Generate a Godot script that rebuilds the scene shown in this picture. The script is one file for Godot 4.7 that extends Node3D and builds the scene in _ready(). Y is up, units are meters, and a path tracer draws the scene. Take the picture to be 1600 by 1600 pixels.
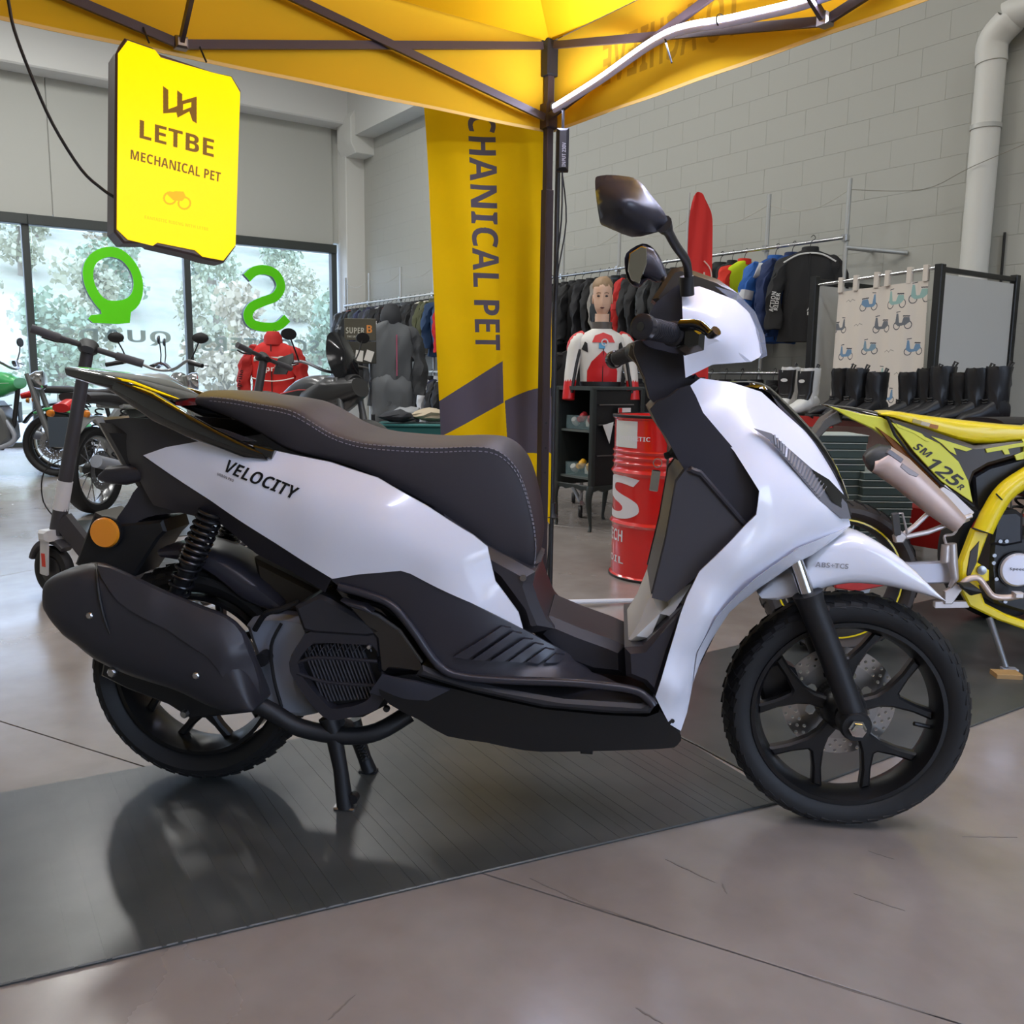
extends Node3D
# Showroom: a white scooter on its centre stand under a yellow pop-up tent.
# Units are metres. The right wall runs along z, the window wall along x.

func _ready() -> void:
	build_camera_and_light()
	make_materials()
	build_room()
	build_outside()
	build_tent()
	build_scooter()
	build_dirt_bike()
	build_left_bikes()
	build_racks()
	build_shop()

func build_camera_and_light() -> void:
	var cam := Camera3D.new()
	cam.name = "camera"
	cam.fov = 59.49
	cam.near = 0.02
	cam.far = 400.0
	cam.transform = Transform3D(Basis(Vector3(0.82,0.012,0.572), Vector3(0.075,0.989,-0.129), Vector3(-0.567,0.148,0.81)).orthonormalized(), Vector3(0, 1, 0))
	add_child(cam)
	cam.current = true
	var sky := ProceduralSkyMaterial.new()
	sky.sky_top_color = Color("b0caf4")
	sky.sky_horizon_color = Color("d3e1f8")
	sky.ground_bottom_color = Color("8f9489")
	sky.ground_horizon_color = Color("c9cdc4")
	sky.sky_energy_multiplier = 2.3
	sky.ground_energy_multiplier = 1.4
	var e := Environment.new()
	e.background_mode = Environment.BG_SKY
	e.sky = Sky.new()
	e.sky.sky_material = sky
	e.tonemap_mode = Environment.TONE_MAPPER_LINEAR
	e.tonemap_exposure = 1.3
	e.sdfgi_enabled = true
	e.ssao_enabled = true
	e.ssil_enabled = true
	var we := WorldEnvironment.new()
	we.name = "environment"
	we.environment = e
	add_child(we)
	# ceiling luminaires of the hall, in rows above the frame
	var n_lamp := -1
	for a in [[1.6, -10.5, 6.5], [1.6, -7.6, 6.0], [1.6, -4.9, 4.0], [2.2, -1.5, 3.0], [4.3, -10.0, 4.0], [4.4, -6.0, 2.4], [4.4, -0.5, 2.4], [-1.6, -10.5, 6.5], [-1.6, -6.5, 6.0], [-1.6, -2.6, 4.0], [-1.2, 1.8, 3.3], [2.2, 2.0, 3.0]]:
		n_lamp += 1
		var lamp := thing("ceiling_lamp", Vector3(a[0], 5.55, a[1]), "long white ceiling lamp, %s of the hall's lamps counted from the window" % NTH[n_lamp], "lamp", "ceiling lamps of the hall")
		part(lamp, "housing", mk(bx(Vector3(0, 0.04, 0), Vector3(0.22, 0.08, 1.6), 0.01)), mat("e8e8e6", 0.5))
		part(lamp, "light_diffuser", mk(bx(Vector3(0, -0.01, 0), Vector3(0.18, 0.03, 1.55), 0.005)), glow("fafaff", 4.0))
		area(Vector3(a[0], 5.5, a[1]), Vector3(0, -1, 0), Vector2(0.18, 1.55), Color("fbfaf6"), a[2])

func area(at: Vector3, dir: Vector3, size: Vector2, col: Color, energy: float) -> void:
	var l := AreaLight3D.new()
	l.name = "area_light"
	l.area_size = size
	l.light_color = col
	l.light_energy = energy
	l.area_range = 40.0
	l.shadow_enabled = true
	var up := Vector3.UP if absf(dir.y) < 0.9 else Vector3.FORWARD
	l.transform = Transform3D(Basis.looking_at(dir, up), at)
	add_child(l, true)

# ---------------------------------------------------------------- helpers
var cache := {}
var taken := {}

func v2(a: Array) -> PackedVector2Array:
	var r := PackedVector2Array()
	for i in range(0, a.size(), 2): r.append(Vector2(a[i], a[i + 1]))
	return r

func v3(a: Array) -> PackedVector3Array:
	var r := PackedVector3Array()
	for i in range(0, a.size(), 3): r.append(Vector3(a[i], a[i + 1], a[i + 2]))
	return r

func mat(hex: String, rough := 0.5, metal := 0.0, opt := {}) -> StandardMaterial3D:
	var key := "%s|%s|%s|%s" % [hex, rough, metal, opt]
	if cache.has(key): return cache[key]
	var m := StandardMaterial3D.new()
	m.albedo_color = Color(hex)
	m.roughness = rough
	m.metallic = metal
	for k in opt: m.set(k, opt[k])
	cache[key] = m
	return m

func glow(hex: String, energy: float) -> StandardMaterial3D:
	return mat(hex, 0.5, 0.0, {"emission_enabled": true, "emission": Color(hex), "emission_energy_multiplier": energy})

func noise_tex(freq: float, seed_: int, ramp: Array, size := 512, fractal := 4, normal := false, bump := 4.0) -> NoiseTexture2D:
	var nz := FastNoiseLite.new()
	nz.seed = seed_
	nz.frequency = freq
	nz.fractal_octaves = fractal
	nz.noise_type = FastNoiseLite.TYPE_SIMPLEX_SMOOTH
	var t := NoiseTexture2D.new()
	t.width = size
	t.height = size
	t.seamless = true
	t.noise = nz
	if normal:
		t.as_normal_map = true
		t.bump_strength = bump
	if ramp.size():
		var g := Gradient.new()
		g.offsets = PackedFloat32Array(ramp[0])
		var cs := PackedColorArray()
		for c in ramp[1]: cs.append(Color(c))
		g.colors = cs
		t.color_ramp = g
	return t

func numbered(called: String) -> String:
	if not taken.has(called):
		taken[called] = 0
		return called
	taken[called] += 1
	return "%s_%03d" % [called, taken[called]]

func meta(o: Node, label: String, category: String, group := "", kind := "") -> void:
	if label: o.set_meta("label", label)
	if category: o.set_meta("category", category)
	if group: o.set_meta("group", group)
	if kind: o.set_meta("kind", kind)

func thing(called: String, at: Vector3, label: String, category: String, group := "", turn := 0.0) -> Node3D:
	var o := Node3D.new()
	o.name = numbered(called)
	add_child(o)
	o.position = at
	o.rotation_degrees.y = turn
	meta(o, label, category, group)
	return o

func part(parent: Node, called: String, mesh: Mesh, m: Material, tf := Transform3D()) -> MeshInstance3D:
	var o := MeshInstance3D.new()
	o.name = called
	o.mesh = mesh
	o.material_override = m
	o.transform = tf
	parent.add_child(o, true)
	return o

func single(called: String, mesh: Mesh, m: Material, label: String, category: String, group := "", at := Vector3.ZERO, turn := 0.0) -> MeshInstance3D:
	var o := part(self, numbered(called), mesh, m)
	o.position = at
	o.rotation_degrees.y = turn
	meta(o, label, category, group)
	return o

func struct(called: String, mesh: Mesh, m: Material, label := "") -> MeshInstance3D:
	var o := part(self, called, mesh, m)
	meta(o, label, "", "", "structure")
	return o

func copy(o: Node3D, at: Vector3, turn: float, label := "") -> Node3D:
	var base := String(o.name)
	var c: Node3D = o.duplicate()
	c.name = numbered(base)
	add_child(c)
	c.position = at
	c.rotation_degrees.y = turn
	if label: c.set_meta("label", label)
	return c

# soup of triangles -> mesh with normals smoothed below an angle
func mk(s: PackedVector3Array, ang := 38.0, closed := true, uv := PackedVector2Array()) -> ArrayMesh:
	var nt := s.size() / 3
	if closed:
		var vol := 0.0
		for i in nt: vol += s[3 * i].dot(s[3 * i + 1].cross(s[3 * i + 2]))
		if vol > 0.0:
			for i in nt:
				var q := s[3 * i + 1]
				s[3 * i + 1] = s[3 * i + 2]
				s[3 * i + 2] = q
				if uv.size():
					var w := uv[3 * i + 1]
					uv[3 * i + 1] = uv[3 * i + 2]
					uv[3 * i + 2] = w
	var fn := PackedVector3Array()
	fn.resize(nt)
	var un := PackedVector3Array()
	un.resize(nt)
	var at := {}
	var keys := []
	keys.resize(s.size())
	for i in nt:
		var n := (s[3 * i + 2] - s[3 * i]).cross(s[3 * i + 1] - s[3 * i])
		fn[i] = n
		un[i] = n.normalized()
		for k in 3:
			var key := Vector3i((s[3 * i + k] * 20000.0).round())
			keys[3 * i + k] = key
			if at.has(key): at[key].append(i)
			else: at[key] = [i]
	var no := PackedVector3Array()
	no.resize(s.size())
	var lim := cos(deg_to_rad(ang))
	for i in nt:
		for k in 3:
			var sum := Vector3.ZERO
			for j in at[keys[3 * i + k]]:
				if un[j].dot(un[i]) >= lim: sum += fn[j]
			no[3 * i + k] = sum.normalized() if sum.length_squared() > 1e-20 else un[i]
	var arr := []
	arr.resize(Mesh.ARRAY_MAX)
	arr[Mesh.ARRAY_VERTEX] = s
	arr[Mesh.ARRAY_NORMAL] = no
	if uv.size(): arr[Mesh.ARRAY_TEX_UV] = uv
	var am := ArrayMesh.new()
	am.add_surface_from_arrays(Mesh.PRIMITIVE_TRIANGLES, arr)
	return am

func xf(s: PackedVector3Array, t: Transform3D) -> PackedVector3Array:
	return t * s

# push every point by a smooth noise, so that cloth and leaves look uneven
func crumple(s: PackedVector3Array, amp: float, freq: float, seed_ := 1) -> PackedVector3Array:
	var nz := FastNoiseLite.new()
	nz.seed = seed_
	nz.frequency = freq
	nz.fractal_octaves = 2
	var r := s.duplicate()
	for i in r.size():
		var p := r[i]
		r[i] = p + Vector3(nz.get_noise_3d(p.x, p.y * 0.6, p.z), 0.4 * nz.get_noise_3d(p.y, p.z + 7.0, p.x), nz.get_noise_3d(p.x + 31.0, p.y * 0.6, p.z)) * amp
	return r

func move(s: PackedVector3Array, by: Vector3) -> PackedVector3Array:
	return Transform3D(Basis(), by) * s

func mirz(s: PackedVector3Array) -> PackedVector3Array:
	var r := s.duplicate()
	for i in r.size(): r[i].z = -r[i].z
	return r

func turned(axis: Vector3, deg: float, at := Vector3.ZERO) -> Transform3D:
	return Transform3D(Basis(axis, deg_to_rad(deg)), at)

func loft(rings: Array, caps := true, closed := true) -> PackedVector3Array:
	var s := PackedVector3Array()
	var n: int = rings[0].size()
	for i in rings.size() - 1:
		var a: PackedVector3Array = rings[i]
		var b: PackedVector3Array = rings[i + 1]
		for j in (n if closed else n - 1):
			var k := (j + 1) % n
			s.append_array([a[j], b[j], b[k], a[j], b[k], a[k]])
	if caps:
		for e in [0, rings.size() - 1]:
			var r: PackedVector3Array = rings[e]
			var c := Vector3.ZERO
			for p in r: c += p
			c /= n
			for j in n:
				var k := (j + 1) % n
				if e == 0: s.append_array([c, r[j], r[k]])
				else: s.append_array([c, r[k], r[j]])
	return s

func crom(p: Array, i: int, t: float, closed: bool):
	var n := p.size()
	var g := func(k): return p[posmod(k, n)] if closed else p[clampi(k, 0, n - 1)]
	var a = g.call(i - 1)
	var b = g.call(i)
	var c = g.call(i + 1)
	var d = g.call(i + 2)
	return 0.5 * ((2.0 * b) + (c - a) * t + (2.0 * a - 5.0 * b + 4.0 * c - d) * t * t + (3.0 * b - a - 3.0 * c + d) * t * t * t)

func sm2(p: PackedVector2Array, k := 4, closed := true) -> PackedVector2Array:
	var a := Array(p)
	var r := PackedVector2Array()
	for i in (a.size() if closed else a.size() - 1):
		for j in k: r.append(crom(a, i, float(j) / k, closed))
	if not closed: r.append(p[p.size() - 1])
	return r

func sm3(p: PackedVector3Array, k := 4, closed := false) -> PackedVector3Array:
	var a := Array(p)
	var r := PackedVector3Array()
	for i in (a.size() if closed else a.size() - 1):
		for j in k: r.append(crom(a, i, float(j) / k, closed))
	if not closed: r.append(p[p.size() - 1])
	return r

# tube along points; rad is a float or an Array with one radius per point; flat squeezes the second axis
func tube(p: PackedVector3Array, rad, n := 10, caps := true, flat := 1.0) -> PackedVector3Array:
	var rings := []
	var t0 := (p[1] - p[0]).normalized()
	var u := t0.cross(Vector3.UP if absf(t0.y) < 0.9 else Vector3.RIGHT).normalized()
	for i in p.size():
		var t := (p[mini(i + 1, p.size() - 1)] - p[maxi(i - 1, 0)]).normalized()
		u = (u - t * u.dot(t)).normalized()
		var v := t.cross(u)
		var r: float = rad[mini(i, rad.size() - 1)] if rad is Array else rad
		var ring := PackedVector3Array()
		for j in n:
			var a := TAU * j / n
			ring.append(p[i] + u * cos(a) * r + v * sin(a) * r * flat)
		rings.append(ring)
	return loft(rings, caps)

func rod(a: Vector3, b: Vector3, r: float, n := 10) -> PackedVector3Array:
	return tube(PackedVector3Array([a, b]), r, n)

# profile of (radius, height), spun round y, or round z with axis "z", or x
func lathe(prof: PackedVector2Array, n := 24, axis := "y", closed := false) -> PackedVector3Array:
	var rings := []
	for p in prof:
		var ring := PackedVector3Array()
		for j in n:
			var a := TAU * j / n
			var c := cos(a) * p.x
			var d := sin(a) * p.x
			ring.append(Vector3(c, p.y, d) if axis == "y" else Vector3(c, d, p.y) if axis == "z" else Vector3(p.y, c, d))
		rings.append(ring)
	if closed: rings.append(rings[0])
	return loft(rings, not closed)

func inset(p: PackedVector2Array, d: float) -> PackedVector2Array:
	var r := PackedVector2Array()
	var n := p.size()
	for i in n:
		var a := (p[i] - p[posmod(i - 1, n)]).normalized()
		var b := (p[(i + 1) % n] - p[i]).normalized()
		var na := Vector2(-a.y, a.x)
		var nb := Vector2(-b.y, b.x)
		var m := na + nb
		m = m / maxf(0.45, m.dot(na)) if m.length() > 0.001 else na
		r.append(p[i] + m * d)
	return r

func ccw(p: PackedVector2Array) -> PackedVector2Array:
	var q := p.duplicate()
	if Geometry2D.is_polygon_clockwise(q): q.reverse()
	var ar := 0.0
	for i in q.size(): ar += q[i].cross(q[(i + 1) % q.size()])
	if ar < 0.0: q.reverse()
	return q

# polygon in x, y extruded from z0 to z1 with bevelled rims
func ext(poly: PackedVector2Array, z0: float, z1: float, bev := 0.0) -> PackedVector3Array:
	var p := ccw(poly)
	var s := PackedVector3Array()
	var layers := [[p, z0], [p, z1]]
	if bev > 0.0:
		var q := inset(p, bev)
		layers = [[q, z0], [p, z0 + bev], [p, z1 - bev], [q, z1]]
	var n := p.size()
	for i in layers.size() - 1:
		var a: PackedVector2Array = layers[i][0]
		var b: PackedVector2Array = layers[i + 1][0]
		var za: float = layers[i][1]
		var zb: float = layers[i + 1][1]
		for j in n:
			var k := (j + 1) % n
			var A := Vector3(a[j].x, a[j].y, za)
			var B := Vector3(a[k].x, a[k].y, za)
			var D := Vector3(b[j].x, b[j].y, zb)
			var E := Vector3(b[k].x, b[k].y, zb)
			s.append_array([A, B, E, A, E, D])
	var cap: PackedVector2Array = layers[0][0]
	var t := Geometry2D.triangulate_polygon(cap)
	if t.is_empty():
		cap = p
		t = Geometry2D.triangulate_polygon(p)
	for i in range(0, t.size(), 3):
		var a := cap[t[i]]
		var b := cap[t[i + 1]]
		var c := cap[t[i + 2]]
		if (b - a).cross(c - a) < 0.0:
			var w := b
			b = c
			c = w
		s.append_array([Vector3(a.x, a.y, z1), Vector3(b.x, b.y, z1), Vector3(c.x, c.y, z1), Vector3(a.x, a.y, z0), Vector3(c.x, c.y, z0), Vector3(b.x, b.y, z0)])
	return s

func bx(c: Vector3, size: Vector3, bev := 0.0) -> PackedVector3Array:
	var h := size / 2.0
	return move(ext(PackedVector2Array([Vector2(-h.x, -h.y), Vector2(h.x, -h.y), Vector2(h.x, h.y), Vector2(-h.x, h.y)]), -h.z, h.z, bev), c)

# bar of rectangular section between two points (w across, h high)
func bar(a: Vector3, b: Vector3, w: float, h: float, bev := 0.0) -> PackedVector3Array:
	var d := b - a
	var up := Vector3.UP if absf(d.normalized().y) < 0.95 else Vector3.RIGHT
	return xf(bx(Vector3.ZERO, Vector3(w, h, d.length()), bev), Transform3D(Basis.looking_at(d, up), (a + b) / 2.0))

# rounded hull between an upper and a lower outline (side view), half thickness zh about zc
func hull(top: PackedVector2Array, bot: PackedVector2Array, zc, zh, n := 16, e := 2.4) -> PackedVector3Array:
	var rings := []
	for i in top.size():
		var c := (top[i] + bot[i]) / 2.0
		var h := (top[i] - bot[i]) / 2.0
		var z: float = zc[i] if zc is Array else zc
		var w: float = zh[i] if zh is Array else zh
		var ring := PackedVector3Array()
		for j in n:
			var a := TAU * j / n
			var cu := signf(cos(a)) * pow(absf(cos(a)), 2.0 / e)
			var cv := signf(sin(a)) * pow(absf(sin(a)), 2.0 / e)
			ring.append(Vector3(c.x + h.x * cv, c.y + h.y * cv, z + w * cu))
		rings.append(ring)
	return loft(rings)

func solve(A: Array, b: Array) -> Array:
	var n := b.size()
	for i in n:
		var p := i
		for r in range(i + 1, n):
			if absf(A[r][i]) > absf(A[p][i]): p = r
		var tmp = A[i]
		A[i] = A[p]
		A[p] = tmp
		var tb = b[i]
		b[i] = b[p]
		b[p] = tb
		for r in range(i + 1, n):
			var k: float = A[r][i] / A[i][i]
			if k == 0.0: continue
			for c in range(i, n): A[r][c] -= k * A[i][c]
			b[r] -= k * b[i]
	var x := []
	x.resize(n)
	for i in range(n - 1, -1, -1):
		var v: float = b[i]
		for c in range(i + 1, n): v -= A[i][c] * x[c]
		x[i] = v / A[i][i]
	return x

func tps_u(r2: float) -> float:
	return r2 * log(r2) if r2 > 1e-12 else 0.0

# curved shell: outline and inner points carry their own z; the surface between is a smooth plate through them
func plate(ctrl: Array, soft := 0.0) -> Callable:
	var n := ctrl.size()
	var A := []
	var b := []
	for i in n + 3:
		var row := []
		row.resize(n + 3)
		row.fill(0.0)
		A.append(row)
		b.append(0.0)
	for i in n:
		for j in n:
			A[i][j] = tps_u(Vector2(ctrl[i].x - ctrl[j].x, ctrl[i].y - ctrl[j].y).length_squared())
		A[i][i] += soft
		A[i][n] = 1.0
		A[i][n + 1] = ctrl[i].x
		A[i][n + 2] = ctrl[i].y
		A[n][i] = 1.0
		A[n + 1][i] = ctrl[i].x
		A[n + 2][i] = ctrl[i].y
		b[i] = ctrl[i].z
	var w := solve(A, b)
	return func(p: Vector2) -> float:
		var z: float = w[n] + w[n + 1] * p.x + w[n + 2] * p.y
		for i in n: z += w[i] * tps_u((p.x - ctrl[i].x) ** 2 + (p.y - ctrl[i].y) ** 2)
		return z

func panel(outline: PackedVector3Array, inner: PackedVector3Array, thick := 0.006, g := 0.02, smooth_edge := 0, soft := 0.0) -> PackedVector3Array:
	var pl := PackedVector2Array()
	for p in outline: pl.append(Vector2(p.x, p.y))
	if smooth_edge > 1: pl = sm2(pl, smooth_edge)
	return shell(pl, plate(Array(outline) + Array(inner), soft), thick, g)

func shell(outline: PackedVector2Array, zof: Callable, thick: float, g: float) -> PackedVector3Array:
	var pl := ccw(outline)
	var edge := PackedVector2Array()
	for i in pl.size():
		var a := pl[i]
		var c := pl[(i + 1) % pl.size()]
		var k := maxi(1, int(ceil(a.distance_to(c) / g)))
		for j in k: edge.append(a.lerp(c, float(j) / k))
	var pts := edge.duplicate()
	var lo := pl[0]
	var hi := pl[0]
	for p in pl:
		lo = lo.min(p)
		hi = hi.max(p)
	var near := inset(edge, g * 0.45)
	var yy := lo.y
	var odd := 0
	while yy < hi.y:
		var xx := lo.x + (g * 0.5 if odd % 2 else 0.0)
		while xx < hi.x:
			var q := Vector2(xx, yy)
			if Geometry2D.is_point_in_polygon(q, near): pts.append(q)
			xx += g
		yy += g * 0.87
		odd += 1
	var t := Geometry2D.triangulate_delaunay(pts)
	var zs := PackedFloat32Array()
	for p in pts: zs.append(zof.call(p))
	var s := PackedVector3Array()
	for i in range(0, t.size(), 3):
		var a := t[i]
		var bb := t[i + 1]
		var c := t[i + 2]
		var m := (pts[a] + pts[bb] + pts[c]) / 3.0
		if not Geometry2D.is_point_in_polygon(m, edge): continue
		var ar := (pts[bb] - pts[a]).cross(pts[c] - pts[a])
		if absf(ar) < 1e-9: continue
		if ar < 0.0:
			var q := bb
			bb = c
			c = q
		var P := Vector3(pts[a].x, pts[a].y, zs[a])
		var Q := Vector3(pts[bb].x, pts[bb].y, zs[bb])
		var R := Vector3(pts[c].x, pts[c].y, zs[c])
		var d := Vector3(0, 0, -thick)
		s.append_array([P, Q, R, P + d, R + d, Q + d])
	var ne := edge.size()
	for i in ne:
		var k := (i + 1) % ne
		var P := Vector3(edge[i].x, edge[i].y, zs[i])
		var Q := Vector3(edge[k].x, edge[k].y, zs[k])
		var d := Vector3(0, 0, -thick)
		s.append_array([P, P + d, Q + d, P, Q + d, Q])
	return s

# sheet from rows of points with uv over the whole, doubled with a thickness along its normals
func sheet(rows: Array, thick := 0.002, flip_u := false) -> ArrayMesh:
	var s := PackedVector3Array()
	var uv := PackedVector2Array()
	var nv := rows.size()
	var nu: int = rows[0].size()
	var back := []
	for i in nv:
		var r := PackedVector3Array()
		for j in nu:
			var du: Vector3 = rows[i][mini(j + 1, nu - 1)] - rows[i][maxi(j - 1, 0)]
			var dv: Vector3 = rows[mini(i + 1, nv - 1)][j] - rows[maxi(i - 1, 0)][j]
			r.append(rows[i][j] + du.cross(dv).normalized() * thick)
		back.append(r)
	for side in 2:
		var R: Array = back if side else rows
		for i in nv - 1:
			for j in nu - 1:
				var q := [Vector2i(j, i), Vector2i(j + 1, i), Vector2i(j + 1, i + 1), Vector2i(j, i), Vector2i(j + 1, i + 1), Vector2i(j, i + 1)]
				if side: q = [q[0], q[2], q[1], q[3], q[5], q[4]]
				for c in q:
					s.append(R[c.y][c.x])
					var u := float(c.x) / (nu - 1)
					uv.append(Vector2(1.0 - u if flip_u else u, float(c.y) / (nv - 1)))
	for i in nv - 1:
		for j in [0, nu - 1]:
			var u := float(j) / (nu - 1)
			u = 1.0 - u if flip_u else u
			for c in [[0, 0], [1, 0], [1, 1], [0, 0], [1, 1], [0, 1]]:
				s.append((back if c[0] else rows)[i + c[1]][j])
				uv.append(Vector2(u, float(i + c[1]) / (nv - 1)))
	for j in nu - 1:
		for i in [0, nv - 1]:
			for c in [[0, 0], [1, 0], [1, 1], [0, 0], [1, 1], [0, 1]]:
				s.append((back if c[0] else rows)[i][j + c[1]])
				var u := float(j + c[1]) / (nu - 1)
				uv.append(Vector2(1.0 - u if flip_u else u, float(i) / (nv - 1)))
	return mk(s, 60.0, false, uv)

func image_mat(im: Image, rough := 0.6, opt := {}) -> StandardMaterial3D:
	var m := StandardMaterial3D.new()
	m.albedo_texture = ImageTexture.create_from_image(im)
	m.roughness = rough
	for k in opt: m.set(k, opt[k])
	return m

func font(bold := true, family := "Droid Sans") -> Font:
	var f := SystemFont.new()
	f.font_names = PackedStringArray([family])
	f.font_weight = 700 if bold else 400
	return f

func text_soup(txt: String, bold := true, family := "Droid Sans") -> PackedVector3Array:
	var key := "txt|%s|%s|%s" % [txt, bold, family]
	if cache.has(key): return cache[key]
	var tm := TextMesh.new()
	tm.text = txt
	tm.font = font(bold, family)
	tm.font_size = 64
	tm.pixel_size = 0.01
	tm.depth = 0.0
	tm.curve_step = 2.0
	var s := PackedVector3Array()
	for k in tm.get_surface_count():
		var a := tm.surface_get_arrays(k)
		var v: PackedVector3Array = a[Mesh.ARRAY_VERTEX]
		if a[Mesh.ARRAY_INDEX] != null and a[Mesh.ARRAY_INDEX].size():
			for i in a[Mesh.ARRAY_INDEX]: s.append(v[i])
		else: s.append_array(v)
	cache[key] = s
	return s

func soup_box(s: PackedVector3Array) -> AABB:
	var b := AABB(s[0], Vector3.ZERO)
	for p in s: b = b.expand(p)
	return b

# lettering as thin raised geometry, centred, given width and height
func letters(txt: String, w: float, h: float, depth := 0.002, bold := true, shear := 0.0) -> ArrayMesh:
	var s := text_soup(txt, bold).duplicate()
	var b := soup_box(s)
	var r := PackedVector3Array()
	for i in s.size():
		var p := s[i] - b.get_center()
		p = Vector3(p.x * w / b.size.x, p.y * h / b.size.y, 0)
		p.x += p.y * shear
		s[i] = p
	for i in range(0, s.size(), 3):
		r.append_array([s[i], s[i + 1], s[i + 2]])
	return mk(r, 30.0, false)

# print lettering into a picture; rect in pixels, turn in quarter turns, mirror flips left and right
func print_text(im: Image, txt: String, rect: Rect2, col: Color, quarter := 0, mirror := false, bold := true) -> void:
	var s := text_soup(txt, bold)
	var b := soup_box(s)
	for i in range(0, s.size(), 3):
		var p := []
		for k in 3:
			var q := Vector2((s[i + k].x - b.position.x) / b.size.x, 1.0 - (s[i + k].y - b.position.y) / b.size.y)
			if mirror: q.x = 1.0 - q.x
			if quarter == 1: q = Vector2(1.0 - q.y, q.x)
			elif quarter == 3: q = Vector2(q.y, 1.0 - q.x)
			p.append(rect.position + q * rect.size)
		fill_tri(im, p[0], p[1], p[2], col)

func fill_tri(im: Image, a: Vector2, b: Vector2, c: Vector2, col: Color) -> void:
	var ar := (b - a).cross(c - a)
	if absf(ar) < 1e-6: return
	var y0 := maxi(0, int(floor(minf(a.y, minf(b.y, c.y)))))
	var y1 := mini(im.get_height() - 1, int(ceil(maxf(a.y, maxf(b.y, c.y)))))
	for y in range(y0, y1 + 1):
		var yc := y + 0.5
		var lo := 1e9
		var hi := -1e9
		for e in [[a, b], [b, c], [c, a]]:
			var p: Vector2 = e[0]
			var q: Vector2 = e[1]
			if (p.y <= yc) == (q.y <= yc): continue
			var x := p.x + (q.x - p.x) * (yc - p.y) / (q.y - p.y)
			lo = minf(lo, x)
			hi = maxf(hi, x)
		if hi < lo: continue
		var x0 := maxi(0, int(ceil(lo - 0.5)))
		var x1 := mini(im.get_width() - 1, int(floor(hi - 0.5 + 0.001)))
		if x1 >= x0: im.fill_rect(Rect2i(x0, y, x1 - x0 + 1, 1), col)

func fill_poly(im: Image, p: PackedVector2Array, col: Color) -> void:
	var t := Geometry2D.triangulate_polygon(p)
	for i in range(0, t.size(), 3): fill_tri(im, p[t[i]], p[t[i + 1]], p[t[i + 2]], col)

func stroke(im: Image, p: PackedVector2Array, w: float, col: Color) -> void:
	for i in p.size() - 1:
		var d := (p[i + 1] - p[i]).normalized() * w / 2.0
		var o := Vector2(-d.y, d.x)
		fill_tri(im, p[i] - d + o, p[i] - d - o, p[i + 1] + d + o, col)
		fill_tri(im, p[i] - d - o, p[i + 1] + d - o, p[i + 1] + d + o, col)

func circle2(c: Vector2, r: float, n := 20, squash := 1.0) -> PackedVector2Array:
	var p := PackedVector2Array()
	for i in n: p.append(c + Vector2(cos(TAU * i / n), sin(TAU * i / n) * squash) * r)
	return p

# ribbon polygon along a path
func ribbon(p: PackedVector2Array, w) -> PackedVector2Array:
	var l := PackedVector2Array()
	var r := PackedVector2Array()
	for i in p.size():
		var d := (p[mini(i + 1, p.size() - 1)] - p[maxi(i - 1, 0)]).normalized()
		var o: Vector2 = Vector2(-d.y, d.x) * ((w[i] if w is Array else w) / 2.0)
		l.append(p[i] + o)
		r.append(p[i] - o)
	r.reverse()
	return l + r

# ring with round holes in rows, in the x, y plane, of thickness t
func holed_ring(r0: float, r1: float, nr: int, na: int, hole: float, t: float) -> PackedVector3Array:
	var s := PackedVector3Array()
	for i in nr:
		var ra := lerpf(r0, r1, float(i) / nr)
		var rb := lerpf(r0, r1, float(i + 1) / nr)
		for j in na:
			var off := 0.5 * (i % 2)
			var a0 := TAU * (j + off) / na
			var a1 := TAU * (j + 1 + off) / na
			var am := (a0 + a1) / 2.0
			var rm := (ra + rb) / 2.0
			var cen := Vector2(cos(am), sin(am)) * rm
			var frame := []
			for q in [[a1, rm], [a1, rb], [am, rb], [a0, rb], [a0, rm], [a0, ra], [am, ra], [a1, ra]]:
				frame.append(Vector2(cos(q[0]), sin(q[0])) * q[1])
			for k in 8:
				var A: Vector2 = frame[k]
				var B: Vector2 = frame[(k + 1) % 8]
				var C := cen + (A - cen).normalized() * hole
				var D := cen + (B - cen).normalized() * hole
				for z in [t / 2, -t / 2]:
					s.append_array([Vector3(A.x, A.y, z), Vector3(B.x, B.y, z), Vector3(D.x, D.y, z), Vector3(A.x, A.y, z), Vector3(D.x, D.y, z), Vector3(C.x, C.y, z)])
				s.append_array([Vector3(C.x, C.y, t / 2), Vector3(D.x, D.y, t / 2), Vector3(D.x, D.y, -t / 2), Vector3(C.x, C.y, t / 2), Vector3(D.x, D.y, -t / 2), Vector3(C.x, C.y, -t / 2)])
	return s

func bolt(parent: Node, at: Vector3, r := 0.008, h := 0.006, m: Material = null) -> void:
	part(parent, "bolt", mk(lathe(v2([0.0, 0, r, 0, r, h * 0.6, r * 0.7, h, 0.0, h]), 8, "z")), m if m else mat("c8c8c8", 0.3, 1.0), Transform3D(Basis(), at))


# ---------------------------------------------------------------- materials
var M := {}

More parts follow.
